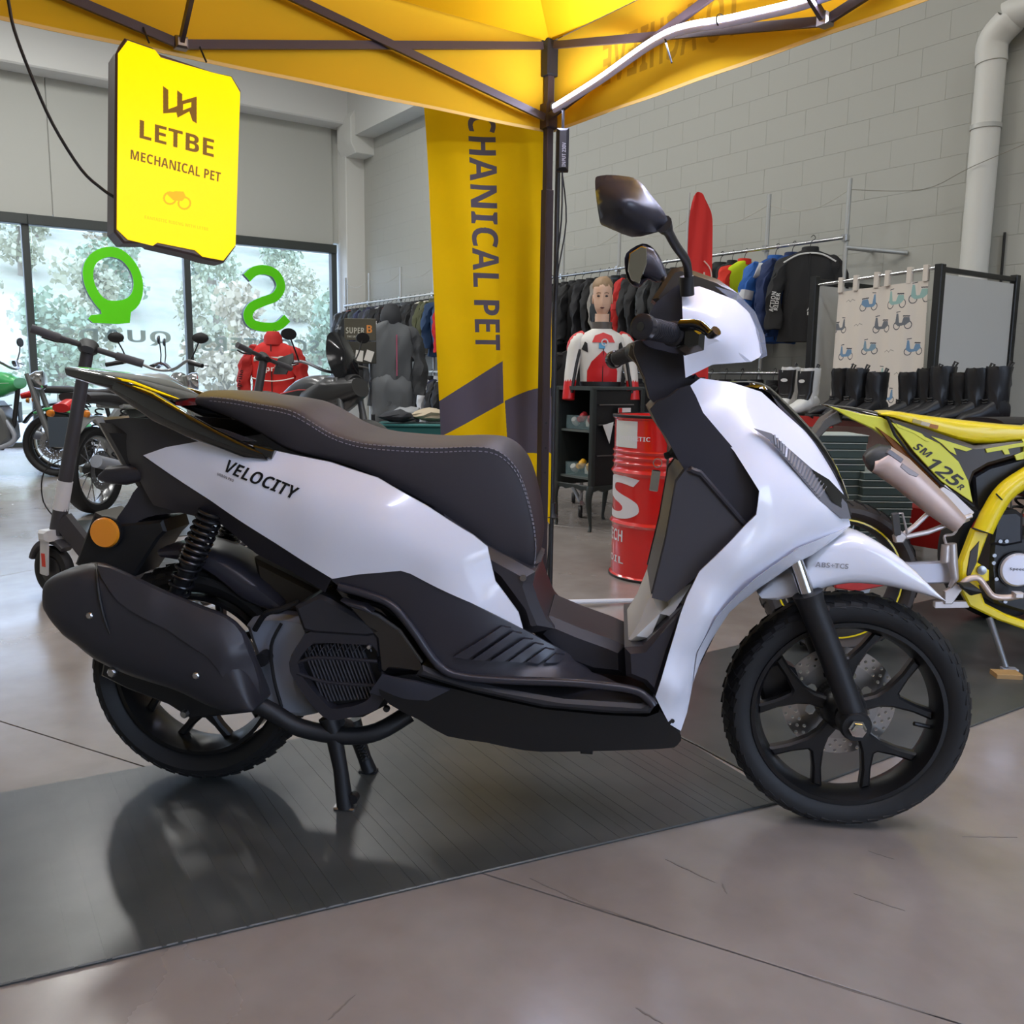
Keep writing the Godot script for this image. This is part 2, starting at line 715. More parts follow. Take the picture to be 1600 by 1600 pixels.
func make_materials() -> void:
	M.white = mat("e6e8f2", 0.16, 0.0, {"clearcoat_enabled": true, "clearcoat": 0.6, "clearcoat_roughness": 0.05})
	M.black = mat("2b2a30", 0.42)
	M.satin = mat("302f36", 0.33)
	M.gloss = mat("0c0c0e", 0.06, 0.0, {"clearcoat_enabled": true, "clearcoat": 1.0, "clearcoat_roughness": 0.03})
	M.dark = mat("151517", 0.55)
	M.rubber = mat("111113", 0.62)
	M.alu = mat("a6abb6", 0.38, 0.35)
	M.chrome = mat("d8d8da", 0.12, 1.0)
	M.steel = mat("9a9a9c", 0.32, 1.0)
	M.wall = mat("aeaea7", 0.75)
	var fl := StandardMaterial3D.new()
	fl.albedo_texture = noise_tex(0.006, 7, [[0.0, 0.35, 0.6, 1.0], ["857e7a", "8b847f", "928b87", "97918d"]], 1024, 5)
	fl.detail_enabled = true
	fl.detail_blend_mode = BaseMaterial3D.BLEND_MODE_MUL
	fl.detail_albedo = noise_tex(0.03, 21, [[0.0, 0.3, 0.7, 1.0], ["f0edea", "f6f4f2", "fcfbfa", "ffffff"]], 1024, 5)
	fl.uv1_triplanar = true
	fl.uv1_world_triplanar = true
	fl.uv1_scale = Vector3(0.22, 0.22, 0.22)
	fl.uv2_triplanar = true
	fl.uv2_world_triplanar = true
	fl.uv2_scale = Vector3(0.9, 0.9, 0.9)
	fl.roughness_texture = noise_tex(0.01, 5, [[0.0, 1.0], ["2c2c2c", "4c4c4c"]], 512, 4)
	fl.roughness = 1.0
	fl.metallic_specular = 0.7
	M.floor = fl
	var rm := StandardMaterial3D.new()
	rm.albedo_texture = noise_tex(0.012, 11, [[0.0, 0.5, 1.0], ["3c3f3e", "454847", "4e4f4d"]], 512, 5)
	rm.uv1_triplanar = true
	rm.uv1_world_triplanar = true
	rm.uv1_scale = Vector3(0.8, 0.8, 0.8)
	rm.roughness = 0.3
	rm.metallic_specular = 0.5
	M.mat = rm
	var fab := mat("d9a80e", 0.85, 0.0, {"metallic_specular": 0.2, "backlight_enabled": true, "backlight": Color("a07400")})
	M.tent = fab
	M.bronze = mat("3d3335", 0.4, 0.35)

# ---------------------------------------------------------------- the hall
func build_room() -> void:
	# floor: cast slabs with saw-cut joints
	var base := struct("floor", mk(bx(Vector3(0.3, -0.16, -4.5), Vector3(13.4, 0.3, 19.0))), mat("4a4743", 0.9), "grey polished concrete floor of the showroom")
	var ang := 26.5
	var o := Vector3(1.1, 0, -1.08)
	for i in range(-3, 3):
		for j in range(-4, 4):
			var p := PackedVector2Array()
			for c in [[0, 0], [1, 0], [1, 1], [0, 1]]:
				var q := Vector3((i + c[0]) * 4.0, 0, (j + c[1]) * 5.0 + 1.2) 
				q = o + Basis(Vector3.UP, deg_to_rad(ang)) * q
				p.append(Vector2(q.x, q.z))
			p = inset(ccw(p), 0.0022)
			var hits := Geometry2D.intersect_polygons(p, v2([-6.3, -13.9, 6.9, -13.9, 6.9, 4.9, -6.3, 4.9]))
			for h in hits:
				part(base, "slab", mk(xf(ext(h, 0.0, 0.012, 0.0008), Transform3D(Basis(Vector3(1, 0, 0), Vector3(0, 0, 1), Vector3(0, 1, 0)), Vector3(0, -0.012, 0)))), M.floor)
	# rubber skid marks on the concrete
	for q in [[1.0, -1.35, 1.035, -1.225], [1.02, -1.255, 1.1, -1.085], [1.21, -0.85, 1.32, -0.64], [1.28, -1.25, 1.3, -1.13], [1.67, -1.03, 1.685, -0.98], [0.92, -0.95, 0.93, -0.9], [1.31, -1.12, 1.29, -1.09], [1.5, -0.95, 1.53, -0.86], [1.9, -0.95, 2.0, -0.88], [0.5, -1.2, 0.56, -1.23]]:
		var pa := Vector2(q[0], q[1])
		var pb := Vector2(q[2], q[3])
		var path := PackedVector2Array()
		for i in 9: path.append(pa.lerp(pb, i / 8.0) + Vector2(0.0012 * sin(i * 1.9), 0.001 * sin(i * 2.7)))
		part(base, "skid_mark", mk(xf(ext(ribbon(path, [0.0008, 0.003, 0.0035, 0.004, 0.003, 0.0032, 0.003, 0.002, 0.0008]), 0.0, 0.0004), Transform3D(Basis(Vector3(1, 0, 0), Vector3(0, 0, 1), Vector3(0, 1, 0)), Vector3(0, 0.0002, 0)))), mat("6d6661", 0.6))
	# rubber mats
	var t90 := Transform3D(Basis(Vector3(1, 0, 0), Vector3(0, 0, 1), Vector3(0, 1, 0)), Vector3.ZERO)
	var m1 := thing("rubber_mat", Vector3.ZERO, "dark ribbed rubber mat under the scooter's rear wheel and stand", "mat")
	var mp := v2([-0.95, -1.76, 1.705, -1.275, 1.76, -1.62, 1.79, -2.16, -0.95, -2.47])
	part(m1, "sheet", mk(xf(ext(mp, 0.0, 0.006, 0.002), t90)), M.mat)
	var ribs := PackedVector3Array()
	for i in 70:
		var f := clampf((i + 0.35 * sin(i * 7.3)) / 69.0, 0.002, 0.998)
		var a := Vector3(lerpf(-0.94, 1.70, f), 0.0057, lerpf(-1.753, -1.28, f))
		var b := Vector3(lerpf(-0.94, 1.78, f), 0.0057, lerpf(-2.465, -2.165, f))
		ribs.append_array(bar(a, b, 0.006 + 0.004 * sin(i * 2.3), 0.0016 + 0.0003 * sin(i * 1.7)))
	part(m1, "rib", mk(ribs, 30.0, false), M.mat).set_meta("kind", "stuff")
	single("rubber_mat", mk(xf(ext(v2([1.735, -1.29, 4.3, -1.25, 4.3, -2.2, 1.80, -2.2, 1.77, -1.62]), 0.0, 0.006, 0.002), t90)), M.mat, "plain dark rubber mat behind the scooter's front wheel", "mat")
	# far mats near the bikes at the window
	for a in [[v2([0.76, -4.95, 1.4, -5.1, 1.5, -4.1, 0.84, -3.75]), "grey rubber mat behind the kick scooter, nearest the camera"], [v2([0.9, -6.6, 1.8, -6.6, 1.9, -5.7, 1.0, -5.6]), "grey rubber mat under the naked bike near the window"]]:
		single("rubber_mat", mk(xf(ext(a[0], 0.0, 0.005, 0.001), t90)), M.mat, a[1], "mat")

	# right wall: painted concrete blocks standing proud of their joints
	var wr := struct("wall_right", mk(bx(Vector3(6.55, 2.9, -4.5), Vector3(0.28, 5.9, 19.2))), M.wall, "grey painted concrete block wall")
	var blocks := []
	for r in 23:
		for c in 46:
			var z := 4.6 - c * 0.4 - (0.2 if r % 2 else 0.0)
			var y := 0.1 + r * 0.2
			blocks.append([Vector3(6.405, y, z), absf(z + 6.2) * 0.9 + absf(y - 2.9) * 1.4 + (20.0 if z > -2.9 else 0.0)])
	blocks.sort_custom(func(a, b): return a[1] < b[1])
	var bm := []
	for k in 3:
		bm.append(mk(xf(bx(Vector3.ZERO, Vector3(0.3994, 0.1994, 0.013 + 0.0006 * k), 0.0016), turned(Vector3.UP, 90))))
	var rest := PackedVector3Array()
	var plain := bx(Vector3.ZERO, Vector3(0.013, 0.1992, 0.3992))
	for i in blocks.size():
		if i < 300: part(wr, "block", bm[(i * 7) % 3], M.wall, Transform3D(Basis(), blocks[i][0]))
		else: rest.append_array(move(plain, blocks[i][0]))
	part(wr, "blocks", mk(rest, 20.0, false), M.wall).set_meta("kind", "stuff")
	struct("trim_1", mk(bx(Vector3(6.25, 5.15, -4.5), Vector3(0.32, 1.2, 18.4), 0.01)), mat("cfcfca", 0.7), "concrete beam along the block wall")
	# wall behind and to the left of the camera, ceiling
	# unseen glazed opening, added to send daylight onto the scooter's near side
	struct("wall_back", mk(bx(Vector3(-3.2, 2.9, 5.05), Vector3(6.4, 5.9, 0.3)) + bx(Vector3(5.4, 2.9, 5.05), Vector3(3.2, 5.9, 0.3)) + bx(Vector3(1.9, 4.6, 5.05), Vector3(4.0, 2.5, 0.3))), M.wall, "grey wall with a glazed opening added behind the camera, out of view")
	for i in 2:
		var x := 0.95 + i * 1.9
		var pane := part(self, "window_%d" % (i + 6), mk(bx(Vector3(x, 1.68, 5.05), Vector3(1.8, 3.3, 0.012))), mat("e4ecef", 0.04, 0.0, {"transparency": BaseMaterial3D.TRANSPARENCY_ALPHA, "albedo_color": Color(0.9, 0.95, 0.97, 0.08)}))
		meta(pane, "tall pane of the added daylight opening behind the camera", "", "", "structure")
		part(pane, "mullion", mk(bx(Vector3(x + 0.94, 1.68, 5.05), Vector3(0.08, 3.34, 0.12), 0.006)), mat("3a3f3e", 0.45))
	struct("wall_left", mk(bx(Vector3(-6.45, 2.9, -4.5), Vector3(0.3, 5.9, 19.2))), M.wall, "plain grey wall on the left")
	struct("ceiling", mk(bx(Vector3(0.1, 5.95, -4.5), Vector3(13.4, 0.3, 19.2))), mat("d6d6d2", 0.8), "pale concrete ceiling")
	build_windows()
	# waste pipe
	var pipe := thing("drain_pipe", Vector3(6.28, 0, -3.42), "thick white drain pipe with elbow on the block wall", "pipe")
	var pm := mat("d3d2cc", 0.45)
	part(pipe, "pipe", mk(tube(v3([0, 0, 0, 0, 3.2, 0]), 0.092, 20)), pm)
	part(pipe, "elbow", mk(tube(sm3(v3([0, 3.12, 0, 0, 3.26, 0.0, 0, 3.36, 0.1, 0, 3.4, 0.22, 0, 3.4, 1.4]), 5), 0.1, 20)), pm)
	for y in [1.22, 2.7]:
		part(pipe, "clamp", mk(lathe(v2([0.094, y, 0.1, y, 0.1, y + 0.03, 0.094, y + 0.03]), 20)), mat("b9b9b4", 0.4, 0.3))
	part(pipe, "bracket", mk(bx(Vector3(0.0, 1.235, -0.1), Vector3(0.02, 0.04, 0.05))), mat("999", 0.5))
	single("power_cable", mk(tube(v3([6.38, 0.02, -3.27, 6.38, 1.0, -3.27, 6.38, 2.02, -3.28]), 0.009, 8)), mat("141414", 0.5), "thin black cable running up the wall beside the drain pipe", "cable")

func build_windows() -> void:
	var zw := -13.5
	var grey := mat("b9bab4", 0.6)
	var dark := mat("3a3f3e", 0.45)
	var w := struct("wall_window", mk(bx(Vector3(0.0, 4.45, zw - 0.2), Vector3(13.4, 2.8, 0.3))), grey, "grey panelled wall above the shop windows")
	for k in 6:
		part(w, "panel", mk(bx(Vector3(-4.9 + k * 1.98, 3.92, zw - 0.035), Vector3(1.97, 1.82, 0.03), 0.004)), grey)
	struct("wall_window_low", mk(bx(Vector3(-3.9, 1.45, zw - 0.2), Vector3(5.0, 3.1, 0.3))), M.wall, "plain wall left of the shop windows")
	struct("trim_2", mk(bx(Vector3(0, 5.3, zw + 0.1), Vector3(13.0, 1.1, 0.5), 0.02)), mat("dcdcd9", 0.6), "pale concrete beam above the windows")
	struct("trim_3", mk(bx(Vector3(6.26, 2.9, zw + 0.05), Vector3(0.34, 5.8, 0.4), 0.01)), mat("d9d9d4", 0.65), "white corner pillar beside the window")
	part(get_node("trim_3"), "corbel", mk(ext(v2([-0.2, 0, 0.2, 0, 0.2, 0.62, -0.2, 0.62, -0.28, 0.5, -0.28, 0.15]), -0.25, 0.25, 0.01)), mat("d9d9d4", 0.65), Transform3D(Basis(), Vector3(6.3, 4.3, zw + 0.35)))
	# frame and panes
	var xs := [-1.4, 0.02, 1.72, 3.76, 6.02]
	for i in 4:
		var a: float = xs[i]
		var b: float = xs[i + 1]
		var win := part(self, "window_%d" % (i + 1), mk(bx(Vector3((a + b) / 2, 1.46, zw - 0.1), Vector3(b - a - 0.1, 2.82, 0.012))), mat("dfeae4", 0.04, 0.0, {"transparency": BaseMaterial3D.TRANSPARENCY_ALPHA, "albedo_color": Color(0.9, 0.95, 0.92, 0.14)}))  # whitish alpha lays a washed-out haze over the view outside
		meta(win, "tall pane of shop window glass", "", "", "structure")
		part(win, "mullion", mk(bx(Vector3(b - 0.03, 1.48, zw - 0.06), Vector3(0.09, 2.9, 0.12), 0.008)), dark)
		part(win, "sill", mk(bx(Vector3((a + b) / 2, 0.03, zw - 0.06), Vector3(b - a, 0.07, 0.14), 0.008)), dark)
		part(win, "head", mk(bx(Vector3((a + b) / 2, 2.95, zw - 0.04), Vector3(b - a, 0.13, 0.16), 0.008)), dark)
	part(get_node("window_1"), "mullion", mk(bx(Vector3(-1.42, 1.48, zw - 0.06), Vector3(0.09, 2.9, 0.12), 0.008)), dark)
	# foam letters hanging inside the panes
	var body := mat("12160f", 0.6)
	var green := mat("72f505", 0.5, 0.0, {"backlight_enabled": true, "backlight": Color("58c800")})
	var outer := v2([2.689,2.684,2.875,2.631,3.031,2.446,3.089,2.222,3.051,1.99,2.933,1.84,2.751,1.774,2.564,1.799,2.414,1.982,2.334,2.199,2.346,2.42,2.473,2.596])
	var inner := v2([2.709,2.547,2.841,2.502,2.943,2.354,2.963,2.185,2.901,2.039,2.761,1.974,2.6,1.979,2.499,2.099,2.455,2.263,2.49,2.432,2.601,2.524])
	var tail := v2([2.514,1.875,2.922,1.897,2.889,1.68,2.745,1.66,2.423,1.66,2.36,1.714,2.402,1.763,2.536,1.781])
	var q := thing("window_letter", Vector3(0, 0, -13.4), "bright green foam letter Q hanging reversed in the shop window", "letter")
	part(q, "body", mk(ring_ext(outer, inner, -0.09, 0.0) + ext(tail, -0.09, 0.0)), body)
	part(q, "face", mk(ring_ext(outer, inner, 0.001, 0.012) + ext(tail, 0.001, 0.0125)), green)
	var path := v2([4.553,2.406,4.668,2.506,4.829,2.54,4.991,2.49,5.069,2.325,4.982,2.163,4.783,2.074,4.619,1.988,4.551,1.861,4.612,1.74,4.805,1.702,5.003,1.725,5.156,1.849])
	var rib := ribbon(sm2(path, 5, false), 0.135)
	var s := thing("window_letter", Vector3(0, 0, -13.4), "bright green foam letter S hanging reversed in the shop window", "letter")
	part(s, "body", mk(ext(rib, -0.09, 0.0)), body)
	part(s, "face", mk(ext(rib, 0.001, 0.012)), green)
	var vinyl := mat("8fa39b", 0.5)
	for a in [["QUADS", Vector3(2.759,1.49,-13.61), 1.45, "grey reversed lettering QUADS on the shop window"], ["SCOOTERS", Vector3(4.833,1.438,-13.61), 1.85, "grey reversed lettering SCOOTERS on the shop window"]]:
		single("window_lettering", letters(a[0], a[2], 0.21), vinyl, a[3], "lettering", "", a[1], 180.0)

# ring between two star-shaped outlines, extruded
func ring_ext(outer: PackedVector2Array, inner: PackedVector2Array, z0: float, z1: float, n := 40) -> PackedVector3Array:
	var c := Vector2.ZERO
	for p in inner: c += p
	c /= inner.size()
	var rs := []
	for poly in [sm2(outer, 4), sm2(inner, 4)]:
		var r := PackedVector2Array()
		for i in n:
			var d := Vector2(cos(TAU * i / n), sin(TAU * i / n)) * 9.0
			var best := Vector2.ZERO
			for k in poly.size():
				var h = Geometry2D.segment_intersects_segment(c, c + d, poly[k], poly[(k + 1) % poly.size()])
				if h != null: best = h
			r.append(best)
		rs.append(r)
	var rings := []
	for q in [[0, z0], [0, z1], [1, z1], [1, z0], [0, z0]]:
		var ring := PackedVector3Array()
		for p in rs[q[0]]: ring.append(Vector3(p.x, p.y, q[1]))
		rings.append(ring)
	return loft(rings, false)

# ---------------------------------------------------------------- outside the windows
func build_outside() -> void:
	var rng := RandomNumberGenerator.new()
	rng.seed = 4
	var grass := StandardMaterial3D.new()
	grass.albedo_texture = noise_tex(0.02, 3, [[0.0, 0.4, 0.6, 1.0], ["7c856c", "8f8d77", "96927e", "868c74"]], 512, 5)  # washed-out haze is mixed into these pale grass tones
	grass.uv1_triplanar = true
	grass.uv1_world_triplanar = true
	grass.uv1_scale = Vector3(0.05, 0.05, 0.05)
	grass.roughness = 1.0
	struct("pavement_outside", mk(bx(Vector3(8, -0.2, -19.7), Vector3(60, 0.3, 12.0))), mat("a3a199", 0.9), "pale pavement outside the windows")
	var rows := []
	for i in 26:
		var r := PackedVector3Array()
		for j in 40:
			var z := -25.0 - i * 3.2
			var x := -40.0 + j * 3.6
			var f := clampf((i - 2) / 20.0, 0.0, 1.0)
			r.append(Vector3(x, f * f * (3.0 - 2.0 * f) * (13.0 + 2.0 * sin(x * 0.07)) + sin(x * 0.5 + z * 0.3) * 0.25 - 0.3, z))
		rows.append(r)
	var hill := sheet(rows, 0.3)
	var h := struct("hillside", hill, grass, "grassy hillside beyond the windows, haze put into its pale colour")
	var crowns := []
	for k in 4:
		crowns.append(mk(crown_blob(rng), 25.0, false))
	var greens := [mat("86977c", 1.0), mat("97a286", 1.0), mat("7f917e", 1.0), mat("a2a388", 1.0), mat("a99e85", 1.0)]  # leaf tones paled so the colour carries the outdoor haze
	var bark := mat("6f6557", 0.9)
	var trunk := mk(tube(v3([0, -0.6, 0, 0.05, 0.8, 0, 0, 2.0, 0]), [0.2, 0.16, 0.1], 8))
	var spots := []
	for r in 6:
		for c in 9:
			spots.append(Vector3(-1.0 + c * 5.6 + (2.8 if r % 2 else 0.0) + rng.randf_range(-0.5, 0.5), 0, -34.0 - r * 9.5 + rng.randf_range(-0.8, 0.8)))
	for k in spots.size():
		var p: Vector3 = spots[k]
		var f := clampf((-25.0 - p.z) / 3.2 / 20.0 - 0.1, 0.0, 1.0)
		p.y = f * f * (3.0 - 2.0 * f) * (13.0 + 2.0 * sin(p.x * 0.07)) - 0.5
		var t := thing("hillside_tree", p, "leafy tree with haze put into its pale colour, %s from the left in the %s row up the hillside" % [NTH[k % 9], NTH[k / 9]], "tree", "trees on the hillside")
		var sc := rng.randf_range(1.1, 1.5)
		t.scale = Vector3(sc, sc * rng.randf_range(0.9, 1.4), sc)
		part(t, "trunk", trunk, bark)
		part(t, "crown", crowns[rng.randi() % 4], greens[rng.randi() % 5], turned(Vector3.UP, rng.randf() * 360.0))

func crown_blob(rng: RandomNumberGenerator) -> PackedVector3Array:
	# tufts of leaves: small folded quads scattered through a few rounded lobes
	var s := PackedVector3Array()
	for k in 12:
		var a := rng.randf() * TAU
		var h := rng.randf_range(1.0, 3.2)
		var reach := 0.8 * sin(PI * clampf((h - 0.4) / 3.4, 0.0, 1.0))
		var c := Vector3(cos(a) * reach, h, sin(a) * reach)
		for i in 110:
			var d := Vector3(rng.randfn(), rng.randfn() * 0.8, rng.randfn()).normalized() * rng.randf_range(0.3, 0.62)
			var u := Vector3(rng.randfn(), rng.randfn(), rng.randfn()).normalized() * rng.randf_range(0.07, 0.14)
			var v := u.cross(Vector3(rng.randfn(), rng.randfn(), rng.randfn()).normalized())
			var p := c + d
			s.append_array([p - u, p + v, p + u, p - u, p + u, p - v])
	return s


# ---------------------------------------------------------------- pop-up tent, light sign, led rope, banner
func build_tent() -> void:
	var x0 := -0.57
	var x1 := 2.18
	var z0 := -2.9
	var z1 := -0.4
	var t := thing("pop_up_tent", Vector3.ZERO, "yellow pop-up tent with dark folding frame above the scooter", "tent")
	var ye := 2.26
	var peak := Vector3((x0 + x1) / 2, 3.0, (z0 + z1) / 2)
	var co := [Vector3(x0, ye, z0), Vector3(x1, ye, z0), Vector3(x1, ye, z1), Vector3(x0, ye, z1)]
	for k in 4:
		var a: Vector3 = co[k]
		var b: Vector3 = co[(k + 1) % 4]
		var rows := []
		for i in 13:
			var f := i / 12.0
			var r := PackedVector3Array()
			for j in 17:
				var p := a.lerp(b, j / 16.0).lerp(peak, f * 0.999)
				p.y += -0.035 * sin(PI * f) * sin(PI * j / 16.0) + 0.004 * sin(j * 2.1) * sin(PI * f)
				r.append(p)
			rows.append(r)
		part(t, "canopy_panel", sheet(rows, 0.0015), M.tent)
	# valance with the print showing through, seen reversed from inside
	for k in 4:
		var a: Vector3 = co[k]
		var b: Vector3 = co[(k + 1) % 4]
		var out := (b - a).cross(Vector3.UP).normalized() * -0.025
		var im := Image.create(1536, 176, false, Image.FORMAT_RGB8)
		im.fill(Color("cfa320"))
		if k == 1: print_text(im, "TO ACHIEVE", Rect2(174, 46, 390, 78), Color("a9821f"), 0, true)
		if k == 0: print_text(im, "MECHANICAL PET", Rect2(20, 30, 470, 70), Color("bd8a1c"), 0, true)
		im.fill_rect(Rect2i(0, 170, 1536, 6), Color("e0bd74"))
		var rows := []
		for i in 5:
			var r := PackedVector3Array()
			for j in 41:
				var p := a.lerp(b, j / 40.0) + out
				p.y = lerpf(ye + 0.01, 1.938, i / 4.0)
				p += out * (0.12 * sin(j * 0.9) * i / 4.0)
				r.append(p)
			rows.append(r)
		part(t, "valance", sheet(rows, 0.0015), image_mat(im, 0.85, {"metallic_specular": 0.2, "backlight_enabled": true, "backlight": Color("6a4700")}))
	# posts, sliders and scissor bars
	for k in 4:
		var c: Vector3 = co[k]
		var p := part(t, "post", mk(bx(Vector3(c.x, 0.86, c.z), Vector3(0.038, 1.72, 0.038), 0.004)), M.bronze)
		part(p, "inner_tube", mk(bx(Vector3(c.x, 1.95, c.z), Vector3(0.03, 0.58, 0.03), 0.003)), M.bronze)
		part(p, "top_joint", mk(bx(Vector3(c.x, 2.2, c.z), Vector3(0.05, 0.13, 0.05), 0.006)), M.dark)
		part(p, "slider", mk(bx(Vector3(c.x, 1.99, c.z), Vector3(0.052, 0.09, 0.052), 0.006)), M.bronze)
		part(p, "foot_plate", mk(bx(Vector3(c.x, 0.004, c.z), Vector3(0.09, 0.008, 0.09), 0.002)), M.bronze)
		for y in [0.62, 0.72, 0.82]:
			part(p, "hole_shade_disc", mk(move(lathe(v2([0.0, 0, 0.005, 0, 0.005, 0.0015, 0, 0.0015]), 8, "z"), Vector3(c.x - 0.002, y, c.z + 0.019))), M.dark)  # dark discs stand in for the shade inside pin holes
	for k in 4:
		var a: Vector3 = co[k]
		var b: Vector3 = co[(k + 1) % 4]
		var m := (a + b) / 2
		var inn := (b - a).cross(Vector3.UP).normalized() * 0.02
		for s in [[a, m], [b, m]]:
			var A: Vector3 = s[0]
			var B: Vector3 = s[1]
			var d := (B - A).normalized() * 0.04
			var hi := Vector3(A.x, 2.235, A.z) + d
			var lo := Vector3(A.x, 1.975, A.z) + d
			var mlo := Vector3(B.x, 1.966, B.z) - d * 0.4
			var mhi := Vector3(B.x, 2.232, B.z) - d * 0.4
			var b1 := part(t, "scissor_bar", mk(bar(hi + inn * 0.5, mlo + inn * 0.5, 0.012, 0.026, 0.002)), M.bronze)
			var b2 := part(t, "scissor_bar", mk(bar(lo + inn * 1.4, mhi + inn * 1.4, 0.012, 0.026, 0.002)), M.bronze)
			part(b1, "pivot", mk(lathe(v2([0.0, -0.012, 0.009, -0.012, 0.009, 0.014, 0, 0.017]), 8, "z")), M.steel, Transform3D(Basis.looking_at(-inn.normalized()), (hi + mlo + lo + mhi) / 4.0 + inn * 0.6))
		for y in [1.966, 2.232]:
			part(t, "bracket", mk(bx(Vector3(m.x, y, m.z) + inn * 0.5, Vector3(0.036, 0.034, 0.04), 0.006)), M.steel)
		# stay from the middle of each side up to the peak
		part(t, "roof_bar", mk(bar(Vector3(m.x, 1.97, m.z) + inn, peak - Vector3(0, 0.12, 0), 0.012, 0.024, 0.002)), M.bronze)
	# led rope tied along the right, near and left sides of the frame
	var led := glow("eef0ff", 5.0)
	var sides := [
		["cool white glowing led rope tied along the right tent bar", v3([2.13, 1.995, -2.80, 2.13, 2.03, -2.55, 2.13, 2.086, -2.22, 2.13, 2.05, -1.95, 2.13, 2.02, -1.72, 2.13, 2.015, -1.60, 2.13, 2.0, -1.2, 2.13, 2.05, -0.8, 2.13, 1.99, -0.46])],
		["cool white glowing led rope tied along the near tent bar", v3([2.1, 2.0, -0.45, 1.4, 2.09, -0.45, 0.8, 2.0, -0.45, 0.2, 2.09, -0.45, -0.5, 2.0, -0.45])],
	]
	for sd in sides:
		var pts := sm3(sd[1], 6)
		var rope := thing("led_rope_light", Vector3.ZERO, sd[0], "led rope")
		part(rope, "light_core", mk(tube(pts, 0.0115, 10)), led)
		part(rope, "led_sleeve", mk(tube(move(pts, Vector3(0, -0.013, 0)), 0.0095, 10)), mat("c9cdf5", 0.25))
		var inward := Vector3(-0.6, -0.8, 0.0) if sd[1][0].x > 2.12 else Vector3(0.0, -0.8, -0.6)
		for i in range(0, pts.size() - 5, 5):
			var p0 := pts[i]
			var p1 := pts[i + 5]
			var ax := (p1 - p0).normalized()
			for way in [inward, Vector3(inward.x * 0.6, 0.8, inward.z * 0.6)]:
				var l := AreaLight3D.new()
				l.name = "led_light"
				l.area_size = Vector2(p0.distance_to(p1), 0.02)
				l.light_color = Color("d2daff")
				l.light_energy = (0.66 if way.y < 0.0 else 0.8) * p0.distance_to(p1)
				l.area_range = 20.0
				l.shadow_enabled = true
				var nz: Vector3 = (way - ax * way.dot(ax)).normalized()
				l.transform = Transform3D(Basis(ax, (-nz).cross(ax), -nz), (p0 + p1) / 2.0 + nz * 0.022)
				add_child(l, true)
		for f in [0.01, 0.37, 0.66]:
			var i := int(f * (pts.size() - 1))
			part(rope, "cable_tie", mk(xf(lathe(v2([0.0165, -0.002, 0.019, -0.002, 0.019, 0.002, 0.0165, 0.002]), 12, "z", true), Transform3D(Basis(), pts[i]))), M.dark)
		if sd[1][0].z < -2.7:
			part(rope, "tie_tail", mk(tube(v3([2.125, 2.07, -2.22, 2.12, 2.03, -2.2, 2.12, 1.985, -2.18]), 0.003, 6)), M.dark)
	# driver box with its leads
	var dr := thing("led_driver", Vector3(2.13, 1.83, -2.745), "small black driver box hanging below the led rope", "power adapter", "", -35.0)
	part(dr, "case", mk(bx(Vector3.ZERO, Vector3(0.045, 0.15, 0.05), 0.01)), M.dark)
	part(dr, "strap", mk(tube(v3([0, 0.07, 0, 0, 0.16, -0.01]), 0.006, 6)), M.dark)
	part(dr, "print", letters("INPUT 230V", 0.085, 0.014), mat("8d8d92", 0.6), Transform3D(Basis(Vector3(0, 0, 1), PI / 2), Vector3(0.004, -0.02, 0.026)))
	part(dr, "lead", mk(tube(sm3(v3([0, -0.07, 0.01, 0.0, -0.25, 0.02, -0.02, -0.5, 0.0, -0.02, -0.9, 0.0, -0.02, -1.4, 0.02, -0.05, -1.80, 0.05]), 4), 0.0035, 6)), M.dark)
	part(dr, "lead", mk(tube(sm3(v3([0, -0.07, -0.01, 0.02, -0.25, -0.02, -0.015, -0.5, 0.01, -0.025, -0.9, 0.01]), 4), 0.003, 6)), M.dark)
	part(dr, "plug", mk(lathe(v2([0.0, 0, 0.022, 0, 0.022, 0.02, 0.012, 0.04, 0.005, 0.06, 0.0, 0.06]), 12)), M.dark, Transform3D(Basis(), Vector3(-0.05, -1.83, 0.05)))
	build_sign()
	build_banner()

